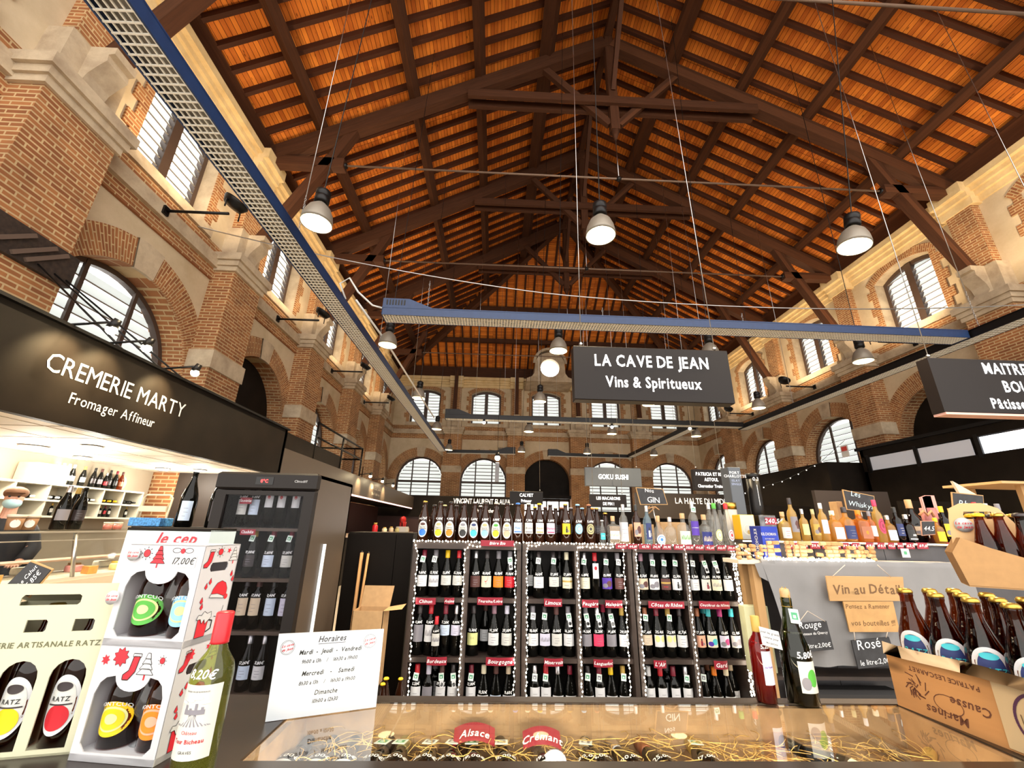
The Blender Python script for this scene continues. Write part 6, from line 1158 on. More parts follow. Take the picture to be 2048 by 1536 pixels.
# liquid-dark core seen through the brown glass is the bottle's own tint; kraft carrier standing on the caps
cz_ = CZ+.0105+.285*1.1+.003; cc = P(1940, 1172, Z=cz_); t = thing('bottle_carrier', 'brown kraft six bottle carrier standing on the crate bottles', 'carrier', cc, -.7); KR = M('carrier_kraft', (.48, .27, .11), .8, var=.06, scale=40); KL = M('carrier_light', (.72, .46, .22), .7)
def panel(m, pts, th, mat, M4): m.prism(pts, th, mat, M4)
FR_ = Matrix.Rotation(math.pi/2, 4, 'X')
m = MB(); side = [(0, 0), (.2, 0), (.22, .05), (.16, .085), (.075, .118), (.012, .148), (-.018, .10)]
for y in (0, .155): panel(m, side, .003, KR, Matrix.Translation((0, y+.003, 0)) @ FR_)
m.add([(0, 0, 0), (0, .155, 0), (-.018, .155, .1), (-.018, 0, .1)], [(0, 1, 2, 3), (3, 2, 1, 0)], KR); m.add([(-.018, 0, .1), (-.018, .155, .1), (.012, .155, .148), (.012, 0, .148)], [(0, 1, 2, 3), (3, 2, 1, 0)], KR); m.box((0, 0, -.002), (.2, .155, .002), KR); m.build('carton_body', t)
m = MB(); hp = [(-.005, .09), (.19, .09), (.16, .2), (.135, .245), (.1, .262), (.045, .262), (.015, .245), (.008, .21)]; hole = [(.05, .21), (.115, .21), (.118, .222), (.115, .234), (.05, .234), (.047, .222)]; WH = lambda x, z, d: (x, .076+d, z)
bm = bmesh.new()
for lp in (hp, hole):
    vs = [bm.verts.new((x, y, 0)) for x, y in lp]
    for i in range(len(vs)): bm.edges.new((vs[i], vs[(i+1) % len(vs)]))
bmesh.ops.triangle_fill(bm, edges=bm.edges[:], use_beauty=True); bm.verts.index_update()
for d in (0, .003): m.add([WH(v.co.x, v.co.y, d) for v in bm.verts], [[v.index for v in f_.verts] for f_ in bm.faces], KL)
bm.free(); reveal(m, hp, WH, 0, .003, KL); reveal(m, hole, WH, 0, .003, KL); m.build('handle_panel', t)
m = MB(); m.lathe([(.022, 0), (.024, .002), (1e-6, .003)], WHITE, n=16, M4=Matrix.Translation((.04, .072, .19)) @ Matrix.Rotation(math.pi/2, 4, 'X')); [m.text(tx, .012, RED, lambda x, y, j=j: (.04+x, .067, .192-j*.013+y), shear=.3, bold=True) for j, tx in enumerate(('La cave', 'de Jean'))]; m.build('round_sticker', t)
m = MB(); T = Matrix.Translation((.15, -.006, .07)) @ Matrix.Rotation(.12, 4, 'Y'); m.box((0, 0, -.05), (.1, .004, .05), SLATE, T); [m.text(tx, .026, CHALK, lambda x, y, j=j: T @ Vector((.05+x, -.001, .01-j*.03+y)), shear=.2, bold=True) for j, tx in enumerate(('Quatre', 'coup'))]; m.build('hanging_slate', t)
ca, sa = math.cos(-.7), math.sin(-.7)
for k, (x, y, cap, d) in enumerate(((.075, .036, 'yellow', 'front yellow capped'), (.12, .036, 'gold', 'front gold capped'), (.168, .036, 'dark', 'front dark capped'), (.07, .118, 'yellow', 'rear yellow capped'), (.12, .118, 'dark', 'rear dark capped'), (.168, .118, 'gold', 'rear gold capped'))):
    bottle('beer_bottle', 'brown beer bottle in the kraft carrier, %s' % d, 'bottle', (cc.x+x*ca-y*sa, cc.y+x*sa+y*ca, cz_+.0025), 'beer33', BROWNT, cap, 'yellow' if k == 0 else None, None, 0, None, 'beer bottles in the kraft carrier', lh=.05, lw=.05, sc=.98, rz=-.6)
# ---------------------------------------------------------------- cloth covered table
TYF, TZ = 2.93, 1.304; a, b = P(1476, 1118, Y=TYF), P(1935, 1135, Y=TYF)
t = thing('table', 'trestle table with a pale top under the grey cloth, corks along its edge', 'table', ((a.x+b.x)/2, TYF, 0)); w = (b.x-a.x)/2; m = MB(); m.box((-w, 0, TZ-.025), (w, .2, TZ), M('table_top', (.72, .62, .48), .5)); m.build('tabletop', t)
for sx in (-w+.12, w-.16):
    for y in (.01, .13): m = MB(); m.beam((sx, y+.03, 0), (sx, y+.03, TZ-.026), .05, .05, LIGHTWOOD); m.build('leg', t)
m = MB(); m.box((-w+.1, .02, .62), (w-.13, .19, .64), RACKW); m.build('lower_shelf', t)
CL = M('grey_cloth', (.24, .235, .235), .95, var=.06, scale=6); m = MB(); nx, nz = 44, 16; zb = .73; vs = []
cx0, cx1 = P(1545, 1130, Y=TYF-.02).x, b.x
for j in range(nz+1):
    v = j/nz
    for i in range(nx+1):
        u = i/nx; z = TZ+.004-(TZ-zb)*v; x = cx0+(cx1-cx0)*u-.07*(1-u)**6*(1-v)**2; yo = -.012-.03*v*(.5+.5*math.sin(u*19+v*2))-.018*v*math.sin(u*41+1)-.02*math.exp(-((u-.12-v*.3)/.05)**2)*math.sin(v*3.1)
        sag = .05*(u-.5)**2*v*2+.02*math.sin(u*8)*v; vs.append((x, TYF+yo, z-sag))
top = [(vs[i][0], TYF+.06, TZ+.004) for i in range(nx+1)]
m.add(top+vs, [(i, i+1, nx+2+i, nx+1+i) for i in range(nx)]+[((j+1)*(nx+1)+i, (j+1)*(nx+1)+i+1, (j+2)*(nx+1)+i+1, (j+2)*(nx+1)+i) for j in range(nz) for i in range(nx)], CL, smooth=True)
tag(m.build('tablecloth'), 'grey cloth hanging over the front of the trestle table', 'tablecloth')
m = MB(); p = P(1512, 1160, Y=TYF-.0); m.add([(p.x-.0, TYF-.013, TZ-.02), (p.x+.14, TYF-.013, TZ), (p.x+.12, TYF-.016, TZ-.15), (p.x+.02, TYF-.013, TZ-.10)], [(0, 1, 2, 3), (3, 2, 1, 0)], CL); tag(m.build('cloth_corner'), 'folded corner of the grey cloth pinned by the rack', 'cloth')
# signs hanging on the cloth
def board(label, corners, Y, lines, mat, ink=M('pencil_brown', (.16, .08, .03), .7), bold=False, strings=None, th=.008, grp=None, name='hanging_board'):
    q = [P(x, y, Y=Y) for x, y in corners]; c = sum(q, Vector())/4; t = thing(name, label, 'sign', c, 0, grp); L = [v-c for v in q]; m = MB(); uv_ = [(0, L[3].x), (0, L[2].x), (0, L[1].x), (0, L[0].x)]
    n = 4; vs = [v+Vector((0, 0, 0)) for v in L[::-1]]+[v+Vector((0, th, 0)) for v in L[::-1]]; u = [[(v.x+.2, v.z+.3) for v in vs[:4]]]
    m.add(vs, [(0, 1, 2, 3), (7, 6, 5, 4)]+[(i, i+4, (i+1) % 4+4, (i+1) % 4) for i in range(4)], mat, uvs=u+u+[[(0, 0), (.01, 0), (.01, .01), (0, .01)]]*4); m.build('board', t)
    ux_ = ((L[1]-L[0])+(L[2]-L[3])).normalized(); uy_ = Vector((-ux_.z, 0, ux_.x)); f = plane_fn((0, 0, 0), ux_, uy_, .0012); m = MB()
    wd = (L[1]-L[0]).length
    for txt, s, dx, dy in lines: s = min(s, .88*wd/text_width(txt, bold)); MB().text(txt, s, ink, lambda x, y: f(x+dx, y+dy), bold=bold, shear=.12, wob=.05).build('writing', t)
    if strings:
        m = MB()
        for x0, y0_, x1, y1_ in strings: m.cyl(P(x0, y0_, Y=Y-.002)-c, P(x1, y1_, Y=Y-.002)-c, .0022, M('string', (.6, .5, .4), .8), n=5)
        m.build('cord', t)
    return t
SB = TYF-.075
board('light wooden board with the retail wine title', ((1652, 1152), (1806, 1154), (1810, 1202), (1660, 1202)), SB, [('Vin au Détail', .10, 0, -.03)], LIGHTWOOD, bold=True, strings=[(1665, 1153, 1690, 1130), (1782, 1154, 1755, 1130)])
board('smaller wooden board asking to bring bottles back, below the title board', ((1686, 1203), (1786, 1203), (1800, 1264), (1700, 1264)), SB, [('Pensez à Ramener'.replace('à', 'a'), .05, -.01, .045), ('vos bouteilles !!!', .05, 0, -.05)], M('board_wood', (.50, .28, .10), .6, var=.12, scale=14))
board('black chalk slate of the rosé price hanging lowest on the cloth'.replace('é', 'e'), ((1703, 1281), (1778, 1274), (1796, 1329), (1717, 1338)), SB, [('Rosé', .075, -.02, .025), ('le litre:2,00€', .058, 0, -.06)], SLATE, CHALK, strings=[(1710, 1281, 1708, 1264), (1772, 1275, 1775, 1264)])
board('black chalk slate of the red wine price behind the cider bottle', ((1590, 1247), (1653, 1242), (1668, 1299), (1604, 1305)), SB, [('Rouge', .055, -.01, .045), ('Coteaux du Quercy', .03, 0, .01), ('le litre:2,00€', .05, 0, -.06)], SLATE, CHALK, strings=[(1596, 1247, 1615, 1222), (1615, 1222, 1650, 1243)])
# clutter under the table
m = MB(); m.box((1.95, TYF+.07, .02), (2.6, TYF+.19, .55), M('dark_bin', (.02, .018, .018), .6), bev=.02); tag(m.build('storage_bin'), 'dark storage bin under the trestle table', 'bin')
m = MB(); vs = [(1.66+.004*k, 1.75, .0) for k in range(3)]; m.lathe([(.09, 0), (.13, .1), (.11, .5), (.05, .72), (.07, .82), (.02, .9)], M('canvas_bag', (.52, .47, .36), .95), n=14, c=(1.98, 2.2, 0)); tag(m.build('cloth_bag'), 'tied pale canvas bag beside the wooden crate', 'bag')
m = MB(); m.box((P(1480, 1200, Y=TYF+.1).x, TYF+.068, .641), (P(1480, 1200, Y=TYF+.1).x+.16, TYF+.132, 1.02), M('cream_box', (.60, .60, .36), .6), bev=.003); tag(m.build('box'), 'pale yellow green box on the shelf under the table top, beside the rack', 'box')
# cork letters
CK = [M('cork_%d' % i, c, .85, var=.2, scale=90) for i, c in enumerate(((.55, .33, .15), (.62, .40, .20), (.48, .27, .11)))]
LET = {'V': ['1.1', '1.1', '.2.'], 'E': ['11', '1.', '11', '1.', '11'], 'D': ['11.', '1.1', '1.1', '1.1', '11.'], 'J': ['.11', '..1', '..1', '1.1', '.11'], 'A': ['.11.', '1..1', '1111', '1..1'], 'N': ['1..1', '11.1', '1.11', '1..1'], 'L': ['1.', '1.', '1.', '1.', '11'], 'C': ['.11', '1..', '1..', '1..', '.11']}
def cork_letter(ch, px0, px1, nm):
    y = TYF+.045; x0, x1 = P(px0, 1120, Y=y).x, P(px1, 1120, Y=y).x; t = thing('cork_letter', 'letter %s made of glued wine corks, %s' % (ch, nm), 'letter', ((x0+x1)/2, y, TZ+.001), 0, 'cork letters'); rows_ = LET[ch][::-1] if ch != 'V' else ['.1.', '.11', '1.1', '1.1']
    r = .0125; n = max(len(q) for q in rows_); w = x1-x0
    for j, rw in enumerate(rows_):
        for i, c_ in enumerate(rw):
            if c_ == '.': continue
            x = -w/2+(i+.5)*w/len(rw); z = r+j*r*1.92+random.uniform(-.001, .001); ln = min(.046, w/len(rw)*1.15)
            o_ = place('cork', ('cork', random.randint(0, 2)), lambda: None, t) if False else None
            kk = random.randint(0, 2); o_ = place('cork', ('cork', kk), lambda: MB().lathe([(.0115, -.5), (.0125, -.47), (.0125, .47), (.0115, .5)], CK[kk], n=10, M4=Matrix.Rotation(math.pi/2, 4, 'Y') @ Matrix.Diagonal((1, 1, 1, 1))).build('cork'), t)
            o_.location = (x, random.uniform(-.004, .004), z); o_.rotation_euler = (0, random.uniform(-.12, .12), random.uniform(-.25, .25)); o_.scale = (ln, 1, 1)
for ch, a_, b_, nm in (('A', 1476, 1502, 'first one, at the rack'), ('V', 1504, 1534, 'before the blue whisky box'), ('E', 1538, 1562, 'just before the blue box face'), ('D', 1576, 1600, 'after the gap beyond the blue box'), ('E', 1602, 1628, 'between the letter D and the J'), ('J', 1637, 1666, 'the only hook shaped one'), ('E', 1668, 1692, 'between the J and the A'), ('A', 1694, 1722, 'last but one'), ('N', 1724, 1752, 'last of the row')): cork_letter(ch, a_, b_, nm)
string('fairy lights along the table edge below the cork letters', [(P(1530, 1118, Y=TYF).x, TYF-.002, TZ+.01), (P(1640, 1122, Y=TYF).x, TYF-.004, TZ+.008), (P(1745, 1122, Y=TYF).x, TYF-.002, TZ+.008)], sp=.011, r=.006)
string('loose fairy light strand sagging from the gin bay to the cork letters', [P(1470, 1088, Y=3.1), P(1500, 1108, Y=2.9), P(1535, 1119, Y=2.9)], sp=.03, r=.003)
# ---------------------------------------------------------------- whisky shelf behind the table
WY, WZ = 3.14, 1.425; a, b = P(1466, 1083, Y=WY), P(1990, 1090, Y=WY); t = thing('whisky_shelf', 'dark whisky shelf unit with a lit front edge behind the table', 'shelf', (0, WY, 0)); GREYP = M('grey_panel', (.055, .052, .058), .5, var=.2, scale=6)
m = MB(); m.box((1.80, 0, WZ-.02), (3.9, .36, WZ), RACKW); m.build('shelf_board', t); x_ = 1.80
for k in range(4): m = MB(); m.box((1.80+k*.525+.002, .015, 0), (1.80+(k+1)*.525-.002, .035, WZ-.02), GREYP); m.build('front_panel', t)
m = MB(); m.box((1.80, -.006, WZ-.012), (3.42, -.0005, WZ-.003), M('led_edge', (1, .9, .6), .5, emit=5, ecol=(1, .85, .5))); m.build('led_strip', t)
WH = [(1572, 'squat', GOLDW, 'cork', 'offwhite', 'red', 'small pale whisky with red and white label', 1.0), (1590, 'tall', GOLDW, 'dark', 'grey', 'brown', 'tall pale whisky with dark cap and photo label', .95), (1612, 'spirit', GOLDW, 'silver', 'lime', 'grey', 'pale whisky with greenish label', .8), (1634, 'spirit', GOLDW, 'olive', 'gold', 'brown', 'pale whisky with fish drawing label', .8), (1653, 'tall', GOLDW, 'white', 'lilac', 'teal', 'tall pale whisky with white and teal label', .85), (1677, 'squat', AMBER, 'cream', 'silver', 'grey', 'square amber whisky with engraved label', 1.08), (1700, 'squat', AMBER, 'dark', 'darkblue', 'grey', 'amber whisky with dark slate label', 1.22), (1724, 'box', ORNG, 'orange', 'copper', 'orange', 'square orange decanter half hidden by the slate', 1.12), (1744, 'spirit', ORNG, 'grey', 'silver', 'grey', 'orange whisky with white label under the slate', .78), (1764, 'tall', GOLDW, 'pink', 'pink', 'darkred', 'tall golden whisky with crimson label and cap', .95), (1784, 'squat', AMBER, 'silver', 'paleblue', 'grey', 'small amber whisky with pale blue label', .95), (1798, 'spirit', DARKA, 'black', 'darkblue', 'cream', 'dark whisky with dark blue label', .9), (1817, 'squat', DARKA, 'silver', 'black', 'white', 'black bottle with white antler mark', 1.0), (1834, 'round', DARKA, 'cork', 'beige', 'brown', 'round dark decanter with horse stopper', 1.45), (1882, 'squat', AMBER, 'yellow', 'yellow', 'green', 'small bottle with green and yellow label', .9), (1893, 'spirit', DARKA, 'yellow', 'yellow', 'brown', 'dark rum with big yellow label', .95), (1915, 'spirit', DARKA, 'gold', 'cream', 'brown', 'dark rum with gold cap beside the carrier', .9), (1968, 'tall', GOLDW, 'red', 'cream', 'red', 'tall rum with red cap beyond the carrier handle', .95), (1990, 'spirit', GOLDW, 'silver', 'paleblue', 'blue', 'rum with silver cap and pale blue neck beyond the carrier', 1.05), (2014, 'spirit', GOLDW, 'grey', 'paleblue', 'blue', 'rum with grey cap at the end of the shelf', 1.05)]
WXS = spread([(P(q[0], 1070, Y=WY+.055).x+(50 if q[1] == 'round' else 0), PROF[q[1]][1]*q[7]*(1.12 if 'square' in q[6] else 1)) for q in WH])
for wi, (px, shp, gl, cap, lab, ink, nm, sc) in enumerate(WH):
    y = WY+.055+(.12 if shp == 'round' else 0); p = P(px, 1070, Y=y) if shp == 'round' else Vector((WXS[wi], 0, 0)); art = {'brown': 'patch', 'white': 'scrawl', 'darkred': 'round', 'orange': 'round'}.get(ink)
    bottle('whisky_bottle', nm+' on the lit shelf', 'bottle', (p.x, y, WZ+.001), shp, gl, cap, lab, None, 0, art, 'whisky bottles on the lit shelf', ink=ink, txt='MM', sq=5 if 'square' in nm else 0, sc=sc, lh=PROF[shp][4]*.95)
for k, (x0, x1, pz, d) in enumerate(((1577, 1598, '38,90', 'tall pale whisky'), (1600, 1616, '58,00', 'greenish label whisky'), (1618, 1641, '59,90', 'fish label whisky'), (1642, 1660, '59,00', 'teal label whisky'), (1661, 1682, '53,00', 'engraved whisky'), (1683, 1700, '59,00', 'slate label whisky'), (1701, 1722, '63,60', 'orange decanter'), (1729, 1750, '69,00', 'white label whisky under the slate'), (1752, 1772, '69,90', 'crimson label whisky'), (1773, 1791, '45,00', 'small amber whisky'), (1792, 1808, '66,00', 'dark blue label whisky'), (1809, 1830, '63,90', 'antler bottle'), (1831, 1857, '69,00', 'round decanter'), (1893, 1912, '55,00', 'yellow label rum'))):
    card('red price card on the lit shelf edge under the %s' % d, pz, x0, x1, 1085, 1098, WY-.001, .6)
m = MB(); p = P(1806, 1097, Y=WY-.01); m.box((p.x-.03, -.001, -.06), (p.x+.03, 0, 0), WHITE); m.box((p.x-.012, -.002, -.04), (p.x+.01, -.001, -.018), GREEN_TAG); tag(m.build('paper_tag', None, (0, WY-.02, p.z)), 'small white organic tag hanging under the price cards', 'tag')
slate('slate sign with chalk words about whisky standing behind the bottles', ((1687, 981), (1747, 993), (1749, 1024), (1695, 1018)), WY+.13, [('Les', .055, -.03, .035), ('Whiskys', .06, 0, -.04)], M('chalk_pale', (.6, .8, .85), .7), stand=(0, 0, -.14))
slate('rum slate sign half hidden by the kraft carrier handle', ((1905, 986), (1965, 992), (1968, 1030), (1908, 1022)), WY+.12, [('Rhum', .075, 0, -.03)], M('chalk_pale'), stand=(0, 0, -.12))
t = slate('small price slate with a raffia bow before the round decanter', ((1843, 1043), (1868, 1043), (1870, 1068), (1845, 1070)), WY+.0, [('44,5', .05, 0, -.02)], frame=M('pink_wood', (.6, .3, .2), .6), stand=(0, 0, -.07)); m = MB(); m.tube([(-.05, -.01, .09), (-.02, -.02, .12), (.01, -.015, .09), (.04, -.02, .12), (.06, -.01, .08)], .009, M('raffia_orange', (.5, .22, .1), .7), n=6); m.build('raffia_bow', t)
p = P(1870, 1060, Y=WY+.16); t = thing('gift_tin', 'pink striped tin with fan of brochures between the slate and the rum', 'tin', (p.x, WY+.17, WZ+.001)); m = MB(); m.lathe([(.05, 0), (.05, .26)], M('tin_pink', (.45, .16, .15), .5), n=18); m.build('tin_body', t); m = MB()
for k in range(5): m.box((-.07+k*.012, -.03, .22), (-.064+k*.03, -.025, .34+.004*k), M('brochure_pink', (.70, .33, .28), .6))
m.build('brochure_fan', t)
m = MB(); q = [P(x, y, Y=3.3) for x, y in ((1905, 962), (1912, 966), (1962, 994), (1925, 996))]; m.add([v for v in q]+[v+Vector((0, .02, 0)) for v in q], [(3, 2, 1, 0), (4, 5, 6, 7), (0, 1, 5, 4), (1, 2, 6, 5), (2, 3, 7, 6), (3, 0, 4, 7)], M('flag_paper', (.7, .6, .45), .7)); m.cyl((q[3].x+.03, 3.31, WZ), q[2]+Vector((-.06, .01, 0)), .004, STEEL, n=5); tag(m.build('paper_pennant'), 'triangular cream paper pennant sticking up behind the kraft carrier', 'paper')
# whisky gift boxes
def gbox(name, label, px0, px1, py0, py1, Y, D, front, sidem, lines=(), rz=0, lid=None, base=None):
    a, b = P(px0, py0, Y=Y), P(px1, py1, Y=Y); z0 = base if base is not None else b.z; w, h = b.x-a.x, a.z-z0; t = thing(name, label, 'box', ((a.x+b.x)/2, Y, z0), rz); m = MB(); m.box((-w/2, .0, 0), (w/2, D, h), sidem, bev=.002); m.build('box_body', t)
    m = MB(); m.box((-w/2+.003, -.002, .003), (w/2-.003, 0, h-.003), front); m.build('front_face', t)
    if lines:
        for txt, s, dx, dy, mt in lines: MB().text(txt, s, mt, lambda x, y: (x+dx*w, -.0032, h*dy+y), bold=True).build('print', t)
    return t, w, h
BLUEB = M('royal_blue_card', (.012, .045, .42), .4)
t, w, h = gbox('whisky_box', 'royal blue whisky gift box standing before the lit shelf', 1511, 1574, 1052, 1119, 3.0, .08, BLUEB, M('navy_card', (.008, .02, .20), .4), [('KILCHOMAN', .026, -.08, .72, WHITE), ('ISLAY SINGLE MALT', .011, -.05, .6, WHITE), ('SCOTCH WHISKY', .010, -.05, .1, WHITE)], rz=.42, base=TZ+.001)
m = MB(); m.text('KILCHOMAN', .032, WHITE, lambda x, y: (-w/2-.0012, .0425+y*.9+.0-.012, h*.5-x*.9), bold=True); m.build('side_print', t); m = MB(); outline(m, lambda x, y: Vector((x, -.0034, y)), circ((w*.12, h*.36), .012), .002, M('crest_grey', (.3, .35, .5), .5)); m.build('crest', t)
t, w, h = gbox('whisky_box', 'yellow sided gift box with a pale crest beside the gin bottles', 1478, 1514, 1029, 1075, WY+.06, .1, M('cream_grey_card', (.55, .53, .45), .5), M('yellow_card', (.80, .42, .01), .5), base=WZ+.001); m = MB(); outline(m, lambda x, y: Vector((x, -.003, y)), circ((0, h*.4), w*.33, 22), .008, M('crest_cream', (.75, .7, .52), .5)); blob(m, lambda x, y: Vector((x, -.003, y)), circ((w*.02, h*.3), w*.14), M('crest_gold', (.45, .30, .08), .5)); m.build('crest', t)
t, w, h = gbox('whisky_box', 'black and grey photo printed whisky box with a red price card', 1516, 1558, 1030, 1075, WY+.05, .1, M('photo_print', (.12, .12, .13), .4, var=.9, scale=18), BLACKM, base=WZ+.001); m = MB(); m.box((-.02, -.006, h*.62), (w/2, -.004, h*.9), REDSIGN); m.text('240,5€', .045, CHALK, lambda x, y: (.045+x, -.0072, h*.68+y), bold=True, shear=.2); m.build('price_card', t)
p = P(1516, 1028, Y=WY+.24); t = thing('gift_tube', 'tall black gift tube with small white print behind the photo box', 'tube', (p.x, WY+.24, WZ+.001)); hh = P(1510, 948, Y=WY+.24).z-WZ; m = MB(); m.lathe([(.048, 0), (.048, hh-.04)], BLACKM, n=24); m.build('tube_body', t); m = MB(); m.lathe([(.049, hh-.04), (.049, hh), (1e-6, hh+.001)], BLACKM, n=24); m.build('lid', t); m = MB(); m.text('0.3', .04, M('print_white', (.8, .8, .8), .5), lambda x, y: cyl_fn(.0495, hh-.06)(x, y), bold=True); [curved_patch(m, .0485, hh*(.18+.07*k), -.015, .012, 0, .02, M('print_white')) for k in range(3)]; [curved_patch(m, .0485, hh*(.5+.08*k), -.002, .002, 0, .04, M('print_white')) for k in range(4)]; m.build('print', t)
t, w, h = gbox('whisky_box', 'tall dark grey blue carton with white print behind the gin bottles', 1455, 1496, 934, 1040, WY+.24, .12, SIGNG, SIGNG, [('PORT', .03, -.02, .9, M('print_white')), ('CHARLOTTE', .03, 0, .85, M('print_white')), ('ISLAY', .024, 0, .79, M('crest_grey')), ('SINGLE', .024, 0, .74, M('crest_grey'))], base=WZ+.001)
m = MB(); a, b = P(1672, 1003, Y=WY+.24), P(1700, 1075, Y=WY+.24); m.box((a.x, 0, 0), (b.x, .08, a.z-WZ), KRAFT, bev=.002); tag(m.build('carton', None, (0, WY+.24, WZ+.001)), 'kraft carton standing behind the slate about whisky', 'box')
m = MB(); q = P(1985, 968, Y=5); m.box((q.x, 4.9, q.z), (7.5, 5.6, q.z+.03), M('pine_board', (.62, .38, .18), .6)); m.box((q.x+.35, 5.0, 0), (q.x+.41, 5.06, q.z), LIGHTWOOD); m.box((6.4, 5.5, 0), (6.46, 5.56, q.z), LIGHTWOOD); tag(m.build('pine_shelf'), 'pine shelf board of the bakery seen above the carrier', 'shelf')
# ---------------------------------------------------------------- inside the cheese shop
t = thing('wall_stall', None, None, kind='structure'); m = MB(); m.box((XL+.02, .8, 0), (XL+.05, 7.86, 2.3), M('stall_wall', (.42, .36, .27), .7)); m.build('wall_panel', t)
m = MB(); m.box((XL+.5, 8.0, 0), (XL+.52, 9.0, 2.28), M('dark_door', (.03, .018, .012), .5)); m.build('dark_panel', t)
m = MB(); m.box((-4.62, 7.86, 0), (-4.2, 7.9, 2.3), M('white_panel', (.75, .70, .62), .5)); m.box((-5.7, 7.87, 0), (-4.62, 7.9, 2.3), M('dark_door')); m.build('end_panel', t)
KS = XL+.06; t = thing('cubby_shelf', 'cream cubby shelf on the wall behind the cheese counter', 'shelf', (KS, 0, 0)); CR = M('cubby_cream', (.60, .56, .45), .5); KY = [4.6, 5.02, 5.44, 5.86, 6.28, 6.66, 7.02, 7.38]; z0, z1, z2 = 1.50, 1.70, 1.905
for y in KY: m = MB(); m.box((0, y-.012, z0), (.3, y+.012, z2), CR); m.build('divider', t)
for z in (z0, z1, z2): m = MB(); m.box((0, KY[0], z-.012), (.31, KY[-1], z+.012), CR); m.build('shelf_board', t)
m = MB(); m.box((-.008, KY[0], z0), (0, KY[-1], z2), M('cubby_back', (.55, .48, .36), .7)); m.build('back_panel', t)
SX = KS+.17
for k, (px, cap, lab, gl) in enumerate(((101, 'white', 'lilac', GLASS_D), (112, 'white', 'olive', GLASS_D), (124, 'white', 'olive', GLASS_D), (135, 'white', 'cream', GLASS_D), (158, 'gold', 'offwhite', GLASS_D), (180, 'black', 'dark', GLASS_D), (194, 'brown', 'grey', GLASS_D), (206, 'silver', 'red', GLASS_D), (213, 'black', 'dark', GLASS_D), (226, 'darkred', 'black', GLASS_D), (238, 'brown', 'copper', BROWNT))):
    y = P(px, 975, X=SX).y; bottle('wine_bottle', 'bottle on the cubby shelf top, %s capsule, %s label, %s' % (N_(cap), N_(lab), ('first after the pale crate', 'second after the crate', 'third after the crate', 'fourth after the crate', 'alone in the middle', 'next to the lone one', 'fourth before the disc', 'short pink one', 'second before the amber', 'beside the amber bottle', 'before the round disc')[k]), 'bottle', (SX, y, z2+.013), 'burgundy', gl, cap, lab, None, 0, None, 'bottles on the cubby shelf', low=True, rz=1.2, sc=.8 if k == 7 else .95)
m = MB(); y = P(85, 950, X=SX).y; m.box((-.12, -.22, 0), (.12, .22, .24), M('pale_wood', (.74, .58, .34), .6, var=.08)); tag(m.build('wine_crate', None, (SX, y, z2+.013)), 'pale wooden wine crate standing on the cream cubby shelf', 'crate')
y = P(252, 968, X=SX).y; m = MB(); m.lathe([(.12, -.01), (.125, 0), (.12, .01), (1e-6, .011)], M('pale_wood'), n=28, M4=Matrix.Rotation(math.pi/2-.1, 4, 'Y')); tag(m.build('wooden_disc', None, (SX-.04, y-.08, z2+.138)), 'round wooden disc leaning at the end of the cubby shelf', 'disc')
def laid(n_, y, z, cap, lab):
    t = bottle('wine_bottle', lab, 'bottle', (SX-.14, y, z+.055), 'bordeaux', GLASS_D, cap, 'white' if cap == 'white' else None, None, 0, None, 'bottles lying in the cubby shelf', low=True, sc=.8); t.rotation_euler = (0, math.pi/2, 0); t.location.z = z+.044
CN = ('first', 'second', 'third', 'fourth', 'fifth', 'sixth', 'seventh')
for ci, n_, cap in ((2, 3, 'white'), (3, 3, 'white'), (4, 3, 'white'), (5, 3, 'yellow'), (6, 3, 'black')):
    for k in range(n_): laid(k, KY[ci]+.09+k*.1, z1, cap, 'lying bottle with %s capsule in the upper %s cubby, %s' % (cap, CN[ci], ('near divider side', 'middle', 'far divider side')[k]))
for ci, ks in ((3, (.08, .22)), (5, (.07, .15, .23, .31)), (6, (.1, .26))):
    for k, dy in enumerate(ks): bottle('wine_bottle', 'short upright bottle in the lower %s cubby, %s' % (CN[ci], ('first', 'second', 'third', 'last')[k]), 'bottle', (SX+.02, KY[ci]+dy, z0+.013), 'half', GLASS_D, ('black', 'gold', 'darkred', 'silver')[k], 'offwhite' if k % 2 else 'red', None, 0, None, 'bottles standing in the cubby shelf', low=True, sc=.68, rz=1.2)
# cheese counter
t = thing('cheese_counter', 'glass fronted cheese display counter with a glass top shelf and chrome post', 'counter', (-4.3, 0, 0)); CGL = thin_glass('display_glass', (.93, .95, .93), .03, .6); ALU = M('aluminium', (.7, .66, .58), .3, .8)
m = MB(); m.box((-.55, 2.4, 0), (.12, 7.5, .9), M('counter_cream', (.55, .47, .36), .5)); m.build('counter_body', t); m = MB(); m.box((-.55, 2.4, .9), (.1, 7.5, .93), M('deck_white', (.55, .5, .42), .4)); m.build('display_deck', t)
m = MB(); m.add([(.1, 2.4, .93), (.1, 7.5, .93), (-.02, 7.5, 1.36), (-.02, 2.4, 1.36)], [(0, 1, 2, 3)], CGL); m.build('front_glass', t); m = MB(); m.box((-.45, 2.4, 1.36), (-.0, 7.5, 1.372), CGL); m.build('top_glass', t)
m = MB(); m.box((-.01, 2.4, 1.345), (.01, 7.5, 1.362), ALU); m.box((-.01, 2.4, 1.27), (.01, 7.5, 1.278), ALU); m.build('edge_rail', t)
for y in (3.3, 4.75, 6.3): m = MB(); m.cyl((.09, y, .93), (-.02, y, 1.36), .018, STEEL, n=10); m.build('post', t)
m = MB(); m.box((-.54, 2.4, 1.05), (-.3, 7.5, 1.065), M('inner_shelf', (.45, .28, .2), .5)); m.build('inner_shelf', t)
